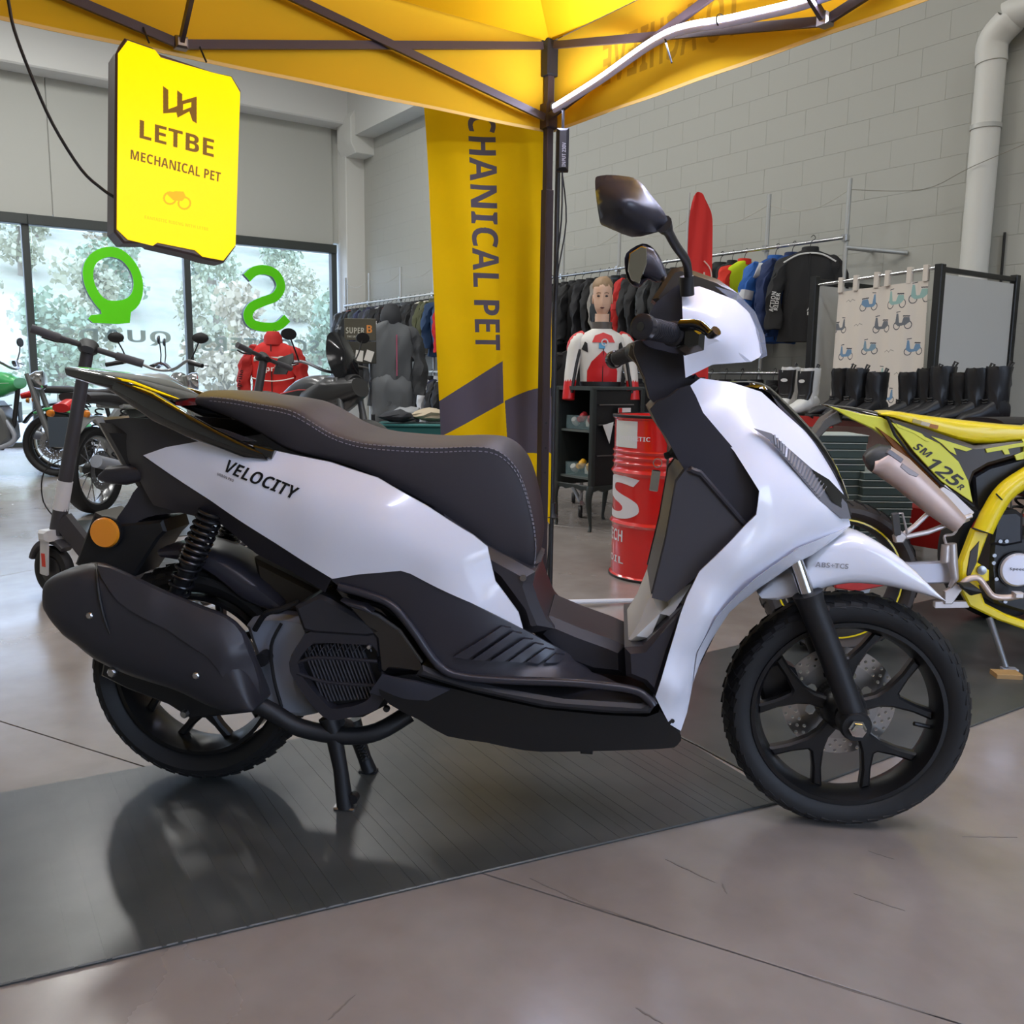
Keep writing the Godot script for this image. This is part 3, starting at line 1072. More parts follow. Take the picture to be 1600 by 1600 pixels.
func build_sign() -> void:
	var s := thing("light_box_sign", Vector3(0, 0, -2.8), "glowing yellow light box sign with LETBE lettering hanging from the tent", "sign")
	var outer := v2([0.632,1.924,0.705,1.914,0.721,1.901,0.879,1.88,0.93,1.88,0.956,1.844,0.925,1.386,0.886,1.334,0.835,1.339,0.788,1.35,0.68,1.366,0.671,1.372,0.601,1.366,0.577,1.395,0.605,1.877])
	var face := v2([0.637,1.915,0.709,1.905,0.724,1.888,0.875,1.875,0.924,1.874,0.95,1.835,0.921,1.389,0.883,1.341,0.822,1.347,0.8,1.364,0.693,1.376,0.68,1.366,0.612,1.377,0.584,1.403,0.611,1.878])
	var wide := ext(outer, -0.115, -0.012, 0.006)
	part(s, "case", mk(wide), mat("4a3c3c", 0.45))
	# glowing face with printed lettering
	var b := Rect2(face[0], Vector2.ZERO)
	for p in face: b = b.expand(p)
	var im := Image.create(700, 1100, false, Image.FORMAT_RGB8)
	im.fill(Color("ffd800"))
	var ink := Color("6e4e1c")
	var f := func(x: float, y: float) -> Vector2:
		return (Vector2(x, y) - b.position) / b.size * Vector2(700, -1100) + Vector2(0, 1100)
	for st in [v2([0.727,1.812,0.741,1.804,0.739,1.751,0.764,1.764,0.766,1.808,0.78,1.799,0.779,1.781,0.821,1.8,0.818,1.725,0.806,1.73,0.798,1.755,0.764,1.732,0.761,1.746,0.724,1.737])]:
		var q := PackedVector2Array()
		for p in st: q.append(f.call(p.x, p.y))
		fill_poly(im, q, ink)
	var hole := PackedVector2Array()
	for p in v2([0.781,1.772,0.805,1.782,0.804,1.768,0.78,1.755]): hole.append(f.call(p.x, p.y))
	fill_poly(im, hole, Color("ffd800"))
	tilted(im, f, "LETBE", v2([0.659,1.709,0.867,1.687,0.864,1.637,0.656,1.66]), ink)
	tilted(im, f, "MECHANICAL PET", v2([0.631,1.625,0.884,1.596,0.881,1.568,0.629,1.599]), ink)
	tilted(im, f, "FANTASTIC RIDING WITH LETBE", v2([0.66,1.448,0.84,1.432,0.84,1.423,0.66,1.439]), Color("f0bd10"))
	var pale := Color("f0a818")
	for w in [[805, 935], [872, 960]]:
		var c := PackedVector2Array()
		for i in 17:
			var q := wx(w[0], w[1], 28.0 * cos(TAU * i / 16.0), 28.0 * sin(TAU * i / 16.0))
			c.append(f.call(q.x, q.y))
		stroke(im, c, 9.0, pale)
	var body := PackedVector2Array()
	for q in [[790, 915], [830, 902], [868, 905], [880, 930], [860, 950], [820, 945]]: body.append(f.call(wx(q[0], q[1], 0, 0).x, wx(q[0], q[1], 0, 0).y))
	fill_poly(im, body, pale)
	var fs := ext(face, -0.012, -0.004)
	var uv := PackedVector2Array()
	var fm := mk(fs, 30.0)
	var arr := fm.surface_get_arrays(0)
	for p in arr[Mesh.ARRAY_VERTEX]: uv.append(f.call(p.x, p.y) / Vector2(700, 1100))
	arr[Mesh.ARRAY_TEX_UV] = uv
	var am := ArrayMesh.new()
	am.add_surface_from_arrays(Mesh.PRIMITIVE_TRIANGLES, arr)
	var m := image_mat(im, 0.28, {"emission_enabled": true, "albedo_color": Color(0.62, 0.62, 0.62), "metallic_specular": 0.2, "emission_energy_multiplier": 0.92, "emission_operator": BaseMaterial3D.EMISSION_OP_MULTIPLY, "emission": Color(1, 1, 1)})
	m.emission_texture = m.albedo_texture
	part(s, "light_face", am, m)
	var c := b.get_center()
	area(Vector3(c.x, c.y, -2.79), Vector3(0, 0, 1), Vector2(0.34, 0.54), Color("ffd21a"), 0.09)
	part(s, "lead", mk(tube(sm3(v3([0.333,2.041,-2.8,0.349,1.969,-2.8,0.359,1.893,-2.8,0.391,1.789,-2.8,0.438,1.668,-2.8,0.503,1.558,-2.8,0.555,1.512,-2.8,0.586,1.493,-2.8]), 4), 0.0045, 6)), M.dark, Transform3D(Basis(), Vector3(0, 0, 2.77)))
	for q in [Vector3(0.70, 1.93, -0.03), Vector3(0.86, 1.91, -0.03)]:
		part(s, "hanger", mk(rod(q, q + Vector3(0.0, 0.06, -0.06), 0.003, 6)), M.dark)

# point of the sign face in metres from the coordinates of its artwork
func wx(x: float, y: float, dx: float, dy: float) -> Vector2:
	var o := v2([0.73,1.507])[0]
	var ux := (v2([0.791,1.515])[0] - o) / 100.0
	var uy := (v2([0.728,1.448])[0] - o) / 100.0
	return o + ux * (x + dx - 800.0) + uy * (y + dy - 930.0)

# lettering laid into a quadrilateral (four corners from top left, clockwise)
func tilted(im: Image, f: Callable, txt: String, quad: PackedVector2Array, col: Color) -> void:
	var s := text_soup(txt)
	var b := soup_box(s)
	for i in range(0, s.size(), 3):
		var p := []
		for k in 3:
			var u := (s[i + k].x - b.position.x) / b.size.x
			var v := 1.0 - (s[i + k].y - b.position.y) / b.size.y
			var q := quad[0].lerp(quad[1], u).lerp(quad[3].lerp(quad[2], u), v)
			p.append(f.call(q.x, q.y))
		fill_tri(im, p[0], p[1], p[2], col)

func build_banner() -> void:
	# tall cloth banner hung from a pole; printed pattern in its own uv
	var B := thing("banner_flag", Vector3(2.3, 0, -3.0), "tall yellow banner with MECHANICAL PET lettering behind the tent post", "banner", "", -35.0)
	var W := 512
	var H := 1536
	var im := Image.create(W, H, false, Image.FORMAT_RGB8)
	im.fill(Color("ddb404"))
	var ink := Color("565059")
	print_text(im, "MECHANICAL PET", Rect2(172, 95, 112, 800), ink, 1)
	for q in [v2([0, 1067, 292, 930, 292, 1073, 0, 1205]), v2([298, 1067, 512, 975, 512, 1210, 475, 1215, 470, 1240, 310, 1287]), v2([225, 1340, 320, 1290, 320, 1372])]:
		fill_poly(im, q, ink)
	var L := v2([-0.553,2.273,-0.523,1.936,-0.5,1.488,-0.48,1.075,-0.464,0.73,-0.463,0.54])
	var R := v2([-0.026,2.279,-0.022,1.942,-0.014,1.493,-0.006,1.081,0,0.735,0.005,0.463])
	var rows := []
	for i in 49:
		var f := i / 48.0
		var a := crom(Array(L), clampi(int(f * 5), 0, 4), clampf(f * 5 - clampi(int(f * 5), 0, 4), 0.0, 1.0), false) as Vector2
		var c := crom(Array(R), clampi(int(f * 5), 0, 4), clampf(f * 5 - clampi(int(f * 5), 0, 4), 0.0, 1.0), false) as Vector2
		var r := PackedVector3Array()
		for j in 25:
			var u := j / 24.0
			var p := a.lerp(c, u)
			p.y -= 0.09 * pow(u, 6.0) * f
			var zz := 0.012 * sin(u * 7.0 + f * 3.0) + 0.006 * sin(u * 15.0 - f * 9.0) + 0.004 * sin(f * 60.0) * exp(-pow(fposmod(f * 9.0, 1.0) - 0.5, 2.0) * 40.0)
			r.append(Vector3(p.x, p.y, zz + 0.02 * (1.0 - u)))
		rows.append(r)
	part(B, "cloth", sheet(rows, 0.0012), image_mat(im, 0.75, {"metallic_specular": 0.2, "backlight_enabled": true, "backlight": Color("4a3c00")}))
	part(B, "pole", mk(tube(v3([0.006, 0.01, -0.03, 0.006, 1.3, -0.03, 0.006, 2.9, -0.03]), 0.011, 10)), M.dark)
	part(B, "collar", mk(lathe(v2([0.0, 0.40, 0.018, 0.40, 0.03, 0.41, 0.018, 0.425, 0.018, 0.47, 0.0, 0.47]), 12)), M.dark, Transform3D(Basis(), Vector3(0.006, 0, -0.03)))
	var feet := mat("c9c9cc", 0.4)
	for a in [18.0, 108.0, 198.0, 288.0]:
		part(B, "foot", mk(xf(tube(v3([0.02, 0.03, 0, 0.2, 0.022, 0, 0.42, 0.012, 0]), [0.011, 0.011, 0.01], 8), turned(Vector3.UP, a, Vector3(0.006, 0, -0.03)))), feet)


# ---------------------------------------------------------------- the white scooter (x forward, y up, z towards its right-hand side)
func tyre_soup(r: float, w: float, n := 72) -> PackedVector3Array:
	var h := w / 2.0
	return lathe(v2([r - 0.064, h * 0.62, r - 0.052, h * 0.86, r - 0.034, h, r - 0.018, h * 0.95, r - 0.006, h * 0.62, r - 0.0015, h * 0.3, r, 0, r - 0.0015, -h * 0.3, r - 0.006, -h * 0.62, r - 0.018, -h * 0.95, r - 0.034, -h, r - 0.052, -h * 0.86, r - 0.064, -h * 0.62, r - 0.058, 0]), n, "z", true)

func tread_soup(r: float, w: float, n := 46) -> PackedVector3Array:
	var s := PackedVector3Array()
	for j in n:
		for q in [[0.0, 0.0, 12.0, 0.30], [0.5, 0.52, -24.0, 0.34], [0.5, -0.52, 24.0, 0.34], [0.0, 0.86, -10.0, 0.2], [0.0, -0.86, 10.0, 0.2]]:
			var a: float = TAU * (j + q[0]) / n
			var zz: float = q[1] * w / 2.0
			var rr := r - 0.0033 - 0.024 * pow(absf(q[1]), 3.2)
			var tilt := -asin(clampf(q[1] * 0.85, -0.95, 0.95))
			var b := bx(Vector3.ZERO, Vector3(TAU * r / n * 0.66, 0.006, w * q[3] * 0.62), 0.0)
			b = xf(b, turned(Vector3.UP, q[2]))
			b = xf(b, Transform3D(Basis(Vector3.RIGHT, -tilt), Vector3.ZERO))
			b = move(b, Vector3(0, rr, zz))
			s.append_array(xf(b, turned(Vector3(0, 0, 1), rad_to_deg(a))))
	return s

func spoke_y(r0: float, r1: float, r2: float, w: float, spread: float) -> PackedVector2Array:
	var P := func(r: float, a: float) -> Vector2: return Vector2(cos(deg_to_rad(a)), sin(deg_to_rad(a))) * r
	return PackedVector2Array([P.call(r0, -22), P.call(lerpf(r0, r1, 0.55), -11), P.call(r1, -13), P.call(lerpf(r1, r2, 0.5), -spread * 0.92), P.call(r2, -spread - 3.5), P.call(r2, -spread + 3.5), P.call(lerpf(r1, r2, 0.55), -spread * 0.55), P.call(lerpf(r1, r2, 0.22), -2), P.call(lerpf(r1, r2, 0.22), 2), P.call(lerpf(r1, r2, 0.55), spread * 0.55), P.call(r2, spread - 3.5), P.call(r2, spread + 3.5), P.call(lerpf(r1, r2, 0.5), spread * 0.92), P.call(r1, 13), P.call(lerpf(r0, r1, 0.55), 11), P.call(r0, 22)])

func alloy_wheel(root: Node3D, called: String, at: Vector3, r: float, w: float, rr: float, turn: float, disc_z: float, disc_r: float, rim_m: Material) -> Node3D:
	var wh := Node3D.new()
	wh.name = called
	root.add_child(wh, true)
	wh.position = at
	part(wh, "tyre", mk(tyre_soup(r, w)), M.rubber)
	part(wh, "tread", mk(tread_soup(r, w), 30.0, false), M.rubber)
	var h := w * 0.42
	part(wh, "rim", mk(lathe(v2([rr + 0.006, h, rr - 0.003, h, rr - 0.006, h * 0.85, rr - 0.012, h * 0.6, rr - 0.02, 0, rr - 0.012, -h * 0.6, rr - 0.003, -h, rr + 0.006, -h, rr, 0]), 72, "z", true), 50.0), rim_m)
	part(wh, "hub", mk(lathe(v2([0.0, -0.045, 0.03, -0.045, 0.045, -0.03, 0.052, 0, 0.045, 0.03, 0.03, 0.045, 0, 0.045]), 24, "z")), rim_m)
	var sp := mk(ext(spoke_y(0.04, 0.105, rr - 0.014, 0.03, 20.0), -0.014, 0.014, 0.005))
	for k in 5: part(wh, "spoke", sp, rim_m, turned(Vector3(0, 0, 1), turn + 72 * k))
	if disc_r > 0.0:
		part(wh, "brake_disc", mk(move(holed_ring(disc_r * 0.72, disc_r, 3, 30, 0.0042, 0.004), Vector3(0, 0, disc_z)), 30.0, false), mat("b9b6b2", 0.28, 0.9))
		part(wh, "disc_carrier", mk(move(holed_ring(disc_r * 0.3, disc_r * 0.74, 1, 8, 0.012, 0.003), Vector3(0, 0, disc_z)), 30.0, false), mat("a9a6a2", 0.35, 0.9))
		part(wh, "sensor_ring", mk(move(holed_ring(0.046, 0.056, 1, 40, 0.003, 0.002), Vector3(0, 0, disc_z + 0.006)), 30.0, false), mat("8d8c8a", 0.4, 0.9))
	part(wh, "valve", mk(rod(Vector3(rr - 0.02, -0.03, 0.01), Vector3(rr - 0.055, -0.022, 0.016), 0.005, 8)), M.dark)
	return wh

func both(root: Node, called: String, s: PackedVector3Array, m: Material, ang := 38.0) -> MeshInstance3D:
	part(root, called, mk(mirz(s), ang), m)
	return part(root, called, mk(s, ang), m)

func build_scooter() -> void:
	var S := thing("scooter", Vector3(1.734,0,-1.158), "white and black scooter with VELOCITY lettering standing on its centre stand", "scooter", "", -41.58)
	var rim := mat("0d0d0f", 0.38)
	alloy_wheel(S, "front_wheel", Vector3(0, 0.268, 0), 0.268, 0.108, 0.205, 19.0, -0.05, 0.128, rim)
	alloy_wheel(S, "rear_wheel", Vector3(-1.519,0.282,0), 0.268, 0.13, 0.192, 54.0, -0.06, 0.115, rim)
	scooter_front(S)
	scooter_middle(S)
	scooter_rear(S)

func scooter_front(S: Node3D) -> void:
	# fork legs
	for z in [0.088, -0.088]:
		var leg := part(S, "fork_leg", mk(tube(PackedVector3Array([Vector3(-0.113, 0.551, z), Vector3(-0.104, 0.527, z), Vector3(-0.055, 0.416, z), Vector3(0.009, 0.261, z)]), [0.033, 0.029, 0.027, 0.026], 16)), M.dark)
		part(leg, "stanchion", mk(tube(PackedVector3Array([Vector3(-0.113, 0.548, z), Vector3(-0.159, 0.66, z)]), 0.0165, 14)), M.chrome)
		part(leg, "axle_clamp", mk(move(lathe(v2([0, -0.03, 0.03, -0.03, 0.034, -0.02, 0.034, 0.02, 0.03, 0.03, 0, 0.03]), 20, "z"), Vector3(0.0, 0.268, z))), M.dark)
	part(S, "axle_nut", mk(lathe(v2([0, 0, 0.019, 0, 0.019, 0.006, 0.0155, 0.008, 0.0155, 0.018, 0.011, 0.021, 0, 0.021]), 6, "z"), 20.0), M.chrome, Transform3D(Basis(), Vector3(0.0, 0.268, 0.119)))
	part(S, "caliper", mk(ext(v2([-0.184,0.305,-0.176,0.348,-0.14,0.361,-0.103,0.344,-0.086,0.301,-0.098,0.263,-0.149,0.251,-0.175,0.265]), -0.085, -0.03, 0.008)), mat("1d1d1f", 0.3))
	# front fender
	var ft := v2([-0.121,0.605,-0.115,0.636,-0.086,0.664,-0.043,0.679,0.001,0.676,0.056,0.648,0.114,0.603,0.174,0.544])
	var fb := v2([-0.107,0.546,-0.093,0.543,-0.072,0.551,-0.033,0.562,0.006,0.565,0.059,0.562,0.115,0.553,0.174,0.541])
	part(S, "front_fender", mk(hull(sm2(ft, 4, false), sm2(fb, 4, false), 0.0, 0.078, 24, 3.4), 40.0), M.white)
	part(S, "fender_print", letters("ABS+TCS", 0.068, 0.011), mat("8b8b90", 0.5), Transform3D(Basis(Vector3(0, 0, 1), -0.03), Vector3(-0.065,0.612,0.081)))
	var rt := v2([-0.214,0.543,-0.186,0.574,-0.147,0.596,-0.111,0.612])
	var rb := v2([-0.201,0.526,-0.168,0.52,-0.129,0.529,-0.102,0.539])
	part(S, "fender_tail", mk(hull(rt, rb, 0.0, 0.065, 18, 3.4)), M.white)
	# outer shield, one piece each side
	var shield := v3([-0.38,0.988,0.125,-0.36,1.003,0.115,-0.295,0.995,0.095,-0.229,0.976,0.07,-0.19,0.944,0.055,-0.115,0.881,0.045,-0.076,0.832,0.04,-0.046,0.774,0.045,-0.039,0.737,0.06,-0.026,0.695,0.055,-0.108,0.634,0.085,-0.146,0.617,0.1,-0.216,0.571,0.125,-0.281,0.515,0.135,-0.316,0.455,0.14,-0.335,0.409,0.14,-0.351,0.36,0.145,-0.361,0.294,0.15,-0.373,0.254,0.155,-0.399,0.276,0.175,-0.432,0.344,0.2,-0.408,0.445,0.212,-0.388,0.527,0.212,-0.376,0.564,0.21,-0.354,0.615,0.208,-0.266,0.713,0.203,-0.246,0.734,0.2,-0.242,0.781,0.196,-0.291,0.857,0.168,-0.355,0.93,0.143,-0.379,0.959,0.132])
	var inn := v3([-0.173,0.717,0.165,-0.27,0.63,0.208,-0.328,0.528,0.208,-0.145,0.805,0.125,-0.242,0.884,0.148,-0.385,0.359,0.2,-0.093,0.745,0.11,-0.191,0.672,0.175,-0.314,0.94,0.135,-0.343,0.468,0.19])
	both(S, "shield_panel", panel(shield, inn, 0.006, 0.016), M.white, 50.0)
	# lower crease facet
	var facet := v3([-0.027,0.696,0.06,-0.109,0.635,0.09,-0.147,0.618,0.105,-0.217,0.572,0.13,-0.281,0.516,0.14,-0.316,0.456,0.145,-0.336,0.41,0.145,-0.351,0.361,0.148,-0.347,0.436,0.175,-0.314,0.52,0.2,-0.241,0.601,0.193,-0.148,0.661,0.15])
	both(S, "shield_facet", panel(facet, v3([]), 0.004, 0.016), M.white, 50.0)
	part(S, "screw", mk(lathe(v2([0, 0, 0.0045, 0, 0.0045, 0.003, 0, 0.003]), 10, "z")), M.dark, Transform3D(Basis(), Vector3(-0.393,0.284,0.176)))
	# core behind the panels
	part(S, "front_core", mk(ext(v2([-0.362,0.97,-0.287,0.985,-0.202,0.938,-0.103,0.856,-0.049,0.759,-0.053,0.702,-0.144,0.627,-0.251,0.536,-0.335,0.336,-0.397,0.225,-0.413,0.271,-0.377,0.471,-0.325,0.592,-0.225,0.711,-0.266,0.831]), -0.12, 0.03, 0.01)), M.dark)
	var nt := v2([-0.287,0.997,-0.222,0.996,-0.171,0.958,-0.096,0.881,-0.052,0.815,-0.026,0.753])
	var nb := v2([-0.286,0.975,-0.226,0.968,-0.188,0.931,-0.119,0.861,-0.075,0.801,-0.047,0.745])
	part(S, "nose_strip", mk(hull(sm2(nt, 3, false), sm2(nb, 3, false), 0.0, 0.05, 14)), M.gloss)
	# side light strip with ribs
	var strip := v3([-0.256,0.905,0.162,-0.217,0.894,0.15,-0.18,0.864,0.138,-0.126,0.821,0.115,-0.078,0.783,0.088,-0.04,0.744,0.07,-0.028,0.711,0.064,-0.052,0.714,0.084,-0.106,0.755,0.118,-0.165,0.819,0.142,-0.221,0.881,0.158])
	both(S, "light_lens", panel(strip, v3([]), 0.01, 0.014), mat("74747a", 0.1, 0.2, {"clearcoat_enabled": true, "clearcoat": 1.0}))
	var rib := PackedVector3Array()
	var zf := plate(Array(strip), 0.0)
	var la := v2([-0.211,0.891,-0.052,0.747])
	var lb := v2([-0.215,0.879,-0.082,0.733])
	for i in 18:
		var f := i / 17.0
		var a := la[0].lerp(la[1], f * 0.75)
		var b := lb[0].lerp(lb[1], f * 0.75 + 0.05)
		part(S.get_node("light_lens2" if S.has_node("light_lens2") else "light_lens"), "lens_rib", mk(bar(Vector3(a.x, a.y, zf.call(a) + 0.001), Vector3(b.x, b.y, zf.call(b) + 0.001), 0.0035, 0.003)), mat("a8a8ad", 0.25, 0.3))
	both(S, "headlight", panel(v3([-0.126,0.82,0.118,-0.085,0.797,0.092,-0.046,0.761,0.07,-0.026,0.718,0.06,-0.078,0.752,0.1]), v3([]), 0.02, 0.014), M.gloss)
	# inner shield and glove box facing the rider
	part(S, "inner_shield", mk(ext(sm2(v2([-0.462,0.939,-0.425,0.965,-0.384,0.988,-0.356,0.934,-0.286,0.856,-0.239,0.786,-0.235,0.76,-0.238,0.725,-0.258,0.703,-0.319,0.744,-0.387,0.815,-0.422,0.874]), 2), -0.165, 0.165, 0.02)), M.satin)
	part(S, "glove_box", mk(ext(v2([-0.405,0.793,-0.385,0.823,-0.359,0.816,-0.259,0.705,-0.349,0.606,-0.414,0.543,-0.446,0.55,-0.421,0.675]), -0.16, 0.18, 0.042)), mat("434247", 0.28))
	part(S, "glove_box_lid", mk(ext(v2([-0.386,0.817,-0.376,0.825,-0.355,0.818,-0.256,0.709,-0.264,0.701,-0.36,0.805,-0.375,0.81]), -0.15, 0.186, 0.004)), M.black)
	part(S, "bag_hook", mk(ext(v2([-0.403,0.781,-0.379,0.801,-0.371,0.787,-0.384,0.77,-0.388,0.753,-0.395,0.77]), 0.02, 0.07, 0.004)), mat("6e6350", 0.4))
	# ignition key with its tag
	var key := part(S, "ignition_lock", mk(xf(lathe(v2([0, 0, 0.018, 0, 0.018, 0.02, 0.013, 0.026, 0, 0.026]), 16), Transform3D(Basis(Vector3(0, 0, 1), deg_to_rad(62)), Vector3(-0.391,0.848,0.12)))), M.dark)
	part(key, "key", mk(bar(Vector3(-0.397,0.851,0.12), Vector3(-0.428,0.84,0.12), 0.006, 0.014, 0.002)), M.dark)
	part(key, "key_ring", mk(xf(lathe(v2([0.008, -0.001, 0.0098, -0.001, 0.0098, 0.001, 0.008, 0.001]), 18, "z", true), Transform3D(Basis(), Vector3(-0.441,0.826,0.12)))), M.chrome)
	part(key, "key_tag", mk(bar(Vector3(-0.443,0.811,0.12), Vector3(-0.448,0.766,0.12), 0.006, 0.018, 0.002)), M.chrome)
	# foot well front
	part(S, "foot_well", mk(ext(v2([-0.446,0.548,-0.413,0.541,-0.348,0.604,-0.367,0.555,-0.383,0.517,-0.463,0.431,-0.496,0.435,-0.468,0.486]), -0.15, 0.165, 0.03)), mat("dcdedd", 0.25))
	part(S, "foot_well_side", mk(ext(v2([-0.384,0.535,-0.404,0.438,-0.429,0.339,-0.457,0.369,-0.494,0.383,-0.499,0.444,-0.462,0.449]), -0.19, 0.2, 0.012)), M.satin)
	# bars: cowl, dash, screen
	var cowl := v3([-0.407,1.182,0.135,-0.37,1.187,0.12,-0.327,1.174,0.1,-0.292,1.163,0.08,-0.259,1.138,0.06,-0.237,1.1,0.045,-0.227,1.057,0.045,-0.234,1.048,0.055,-0.253,1.038,0.07,-0.336,1.031,0.115,-0.391,1.003,0.125,-0.401,1.068,0.15])
	both(S, "handlebar_cowl", panel(cowl, v3([-0.348,1.094,0.155,-0.299,1.07,0.125,-0.362,1.144,0.145,-0.293,1.115,0.11,-0.268,1.058,0.085]), 0.006, 0.014), M.white, 50.0)
	var chin := v3([-0.401,1.068,0.153,-0.348,1.087,0.16,-0.275,1.052,0.095,-0.253,1.038,0.073,-0.336,1.031,0.11,-0.391,1.003,0.125])
	both(S, "cowl_facet", panel(chin, v3([]), 0.004, 0.012), M.white, 50.0)
	both(S, "headlamp_glass", panel(v3([-0.336,1.189,0.1,-0.289,1.178,0.075,-0.247,1.142,0.05,-0.223,1.094,0.035,-0.216,1.052,0.04,-0.231,1.045,0.05,-0.235,1.08,0.05,-0.256,1.129,0.06,-0.291,1.157,0.08]), v3([]), 0.008, 0.012), mat("9a9ea6", 0.06, 0.0, {"transparency": BaseMaterial3D.TRANSPARENCY_ALPHA, "albedo_color": Color(0.55, 0.57, 0.62, 0.55)}))
	part(S, "cowl_core", mk(ext(v2([-0.418,1.169,-0.35,1.18,-0.281,1.158,-0.241,1.109,-0.236,1.058,-0.33,1.044,-0.399,1.032]), -0.1, 0.06, 0.012)), M.dark)
	part(S, "dash", mk(ext(sm2(v2([-0.472,1.12,-0.46,1.149,-0.438,1.169,-0.405,1.184,-0.397,1.063,-0.44,1.058,-0.48,1.075]), 3), -0.13, 0.13, 0.03)), M.satin)
	part(S, "wind_deflector", mk(ext(v2([-0.46,1.173,-0.42,1.237,-0.401,1.242,-0.384,1.237,-0.319,1.215,-0.274,1.184,-0.317,1.176,-0.393,1.187,-0.443,1.159]), -0.11, -0.005, 0.01)), mat("3c3833", 0.25))
	part(S, "column_cover", mk(ext(sm2(v2([-0.498,1.063,-0.481,1.084,-0.397,1.071,-0.383,1.002,-0.346,1.005,-0.372,0.983,-0.438,0.954,-0.46,0.958,-0.472,1.001,-0.489,1.037]), 2), -0.085, 0.085, 0.022)), M.satin)
	part(S, "column_trim", mk(ext(v2([-0.503,1.076,-0.48,1.047,-0.464,1.001,-0.451,0.951,-0.467,0.989,-0.488,1.033,-0.507,1.053]), -0.12, -0.02, 0.006)), mat("4b463e", 0.3))
	# grips, levers, bar ends
	for q in [[0.39, Vector3(-0.49,1.091,0.39), Vector3(-0.408,1.081,0.26)], [-0.39, Vector3(-0.543,1.048,-0.39), Vector3(-0.474,1.073,-0.25)]]:
		var a: Vector3 = q[1]
		var b: Vector3 = q[2]
		var g := part(S, "grip", mk(tube(PackedVector3Array([a.lerp(b, 0.12), a.lerp(b, 0.16), a.lerp(b, 0.7), a.lerp(b, 0.72), b]), [0.018, 0.0195, 0.0195, 0.024, 0.024], 20)), mat("1c1c20", 0.5))
		for i in 12:
			part(g, "grip_ring", mk(tube(PackedVector3Array([a.lerp(b, 0.2 + i * 0.04), a.lerp(b, 0.215 + i * 0.04)]), 0.0203, 20)), mat("222228", 0.55))
		part(g, "bar_end", mk(tube(PackedVector3Array([a.lerp(b, -0.02), a.lerp(b, 0.0), a.lerp(b, 0.09), a.lerp(b, 0.12)]), [0.017, 0.0235, 0.0235, 0.02], 20)), mat("24242a", 0.25))
		part(g, "end_recess", mk(tube(PackedVector3Array([a.lerp(b, -0.03), a.lerp(b, -0.015)]), 0.008, 14)), M.gloss)
	part(S, "switch_housing", mk(ext(v2([-0.419,1.108,-0.393,1.104,-0.371,1.088,-0.372,1.054,-0.402,1.045,-0.422,1.058]), 0.22, 0.31, 0.012)), M.gloss)
	part(S, "brake_lever", mk(tube(sm3(v3([-0.414,1.098,0.3,-0.388,1.098,0.33,-0.372,1.086,0.35,-0.366,1.079,0.36,-0.358,1.086,0.37]), 4), [0.012, 0.012, 0.011, 0.011, 0.01, 0.01, 0.009, 0.009, 0.008, 0.008, 0.008, 0.008, 0.008, 0.009, 0.009, 0.01, 0.01], 10)), M.gloss)
	part(S, "brake_lever", mk(tube(sm3(v3([-0.492,1.064,-0.28,-0.511,1.058,-0.31,-0.53,1.04,-0.36,-0.543,1.033,-0.39]), 4), 0.007, 10)), M.steel)
	# mirrors
	var mo := v3([-0.578,1.335,0.4,-0.569,1.345,0.4,-0.53,1.344,0.4,-0.505,1.337,0.4,-0.48,1.311,0.395,-0.459,1.287,0.39,-0.451,1.268,0.385,-0.467,1.257,0.385,-0.512,1.248,0.39,-0.56,1.266,0.395,-0.57,1.279,0.4])
	var mi := v3([-0.544,1.311,0.435,-0.512,1.294,0.445,-0.489,1.276,0.425,-0.533,1.278,0.445,-0.511,1.266,0.425])
	var mn := part(S, "mirror", mk(panel(mo, mi, 0.028, 0.012, 3), 60.0), M.satin)
	part(mn, "stalk", mk(tube(sm3(v3([-0.459,1.267,0.385,-0.449,1.258,0.36,-0.431,1.242,0.3,-0.406,1.225,0.22,-0.397,1.204,0.17]), 4), [0.016, 0.015, 0.014, 0.012, 0.009, 0.0085, 0.0085, 0.0085], 12)), M.dark)
	part(mn, "stalk_boot", mk(tube(v3([-0.4,1.202,0.165,-0.396,1.166,0.155]), 0.014, 12)), M.dark)
	var fo := v3([-0.517,1.318,-0.37,-0.477,1.342,-0.37,-0.444,1.327,-0.38,-0.421,1.291,-0.385,-0.414,1.259,-0.38,-0.438,1.247,-0.375,-0.461,1.254,-0.37,-0.482,1.234,-0.37,-0.506,1.246,-0.37,-0.519,1.28,-0.37])
	var fi := v3([-0.481,1.302,-0.42,-0.451,1.295,-0.43,-0.48,1.269,-0.42])
	var mf := part(S, "mirror", mk(panel(fo, fi, 0.02, 0.012, 3), 60.0), M.satin)
	part(mf, "glass", mk(ext(v2([-0.509,1.316,-0.48,1.334,-0.467,1.33,-0.463,1.292,-0.482,1.239,-0.503,1.25,-0.512,1.273]), -0.365, -0.358, 0.002)), mat("ccc8c0", 0.03, 1.0))
	part(mf, "shell", mk(hull(v2([-0.477,1.342,-0.447,1.329,-0.423,1.294,-0.412,1.265]), v2([-0.471,1.262,-0.451,1.252,-0.431,1.246,-0.412,1.252]), -0.38, [0.02, 0.022, 0.02, 0.012], 14)), M.satin)
	part(mf, "stalk", mk(tube(sm3(v3([-0.422,1.259,-0.38,-0.408,1.23,-0.32,-0.398,1.198,-0.2,-0.39,1.181,-0.14]), 4), 0.0085, 10)), M.dark)

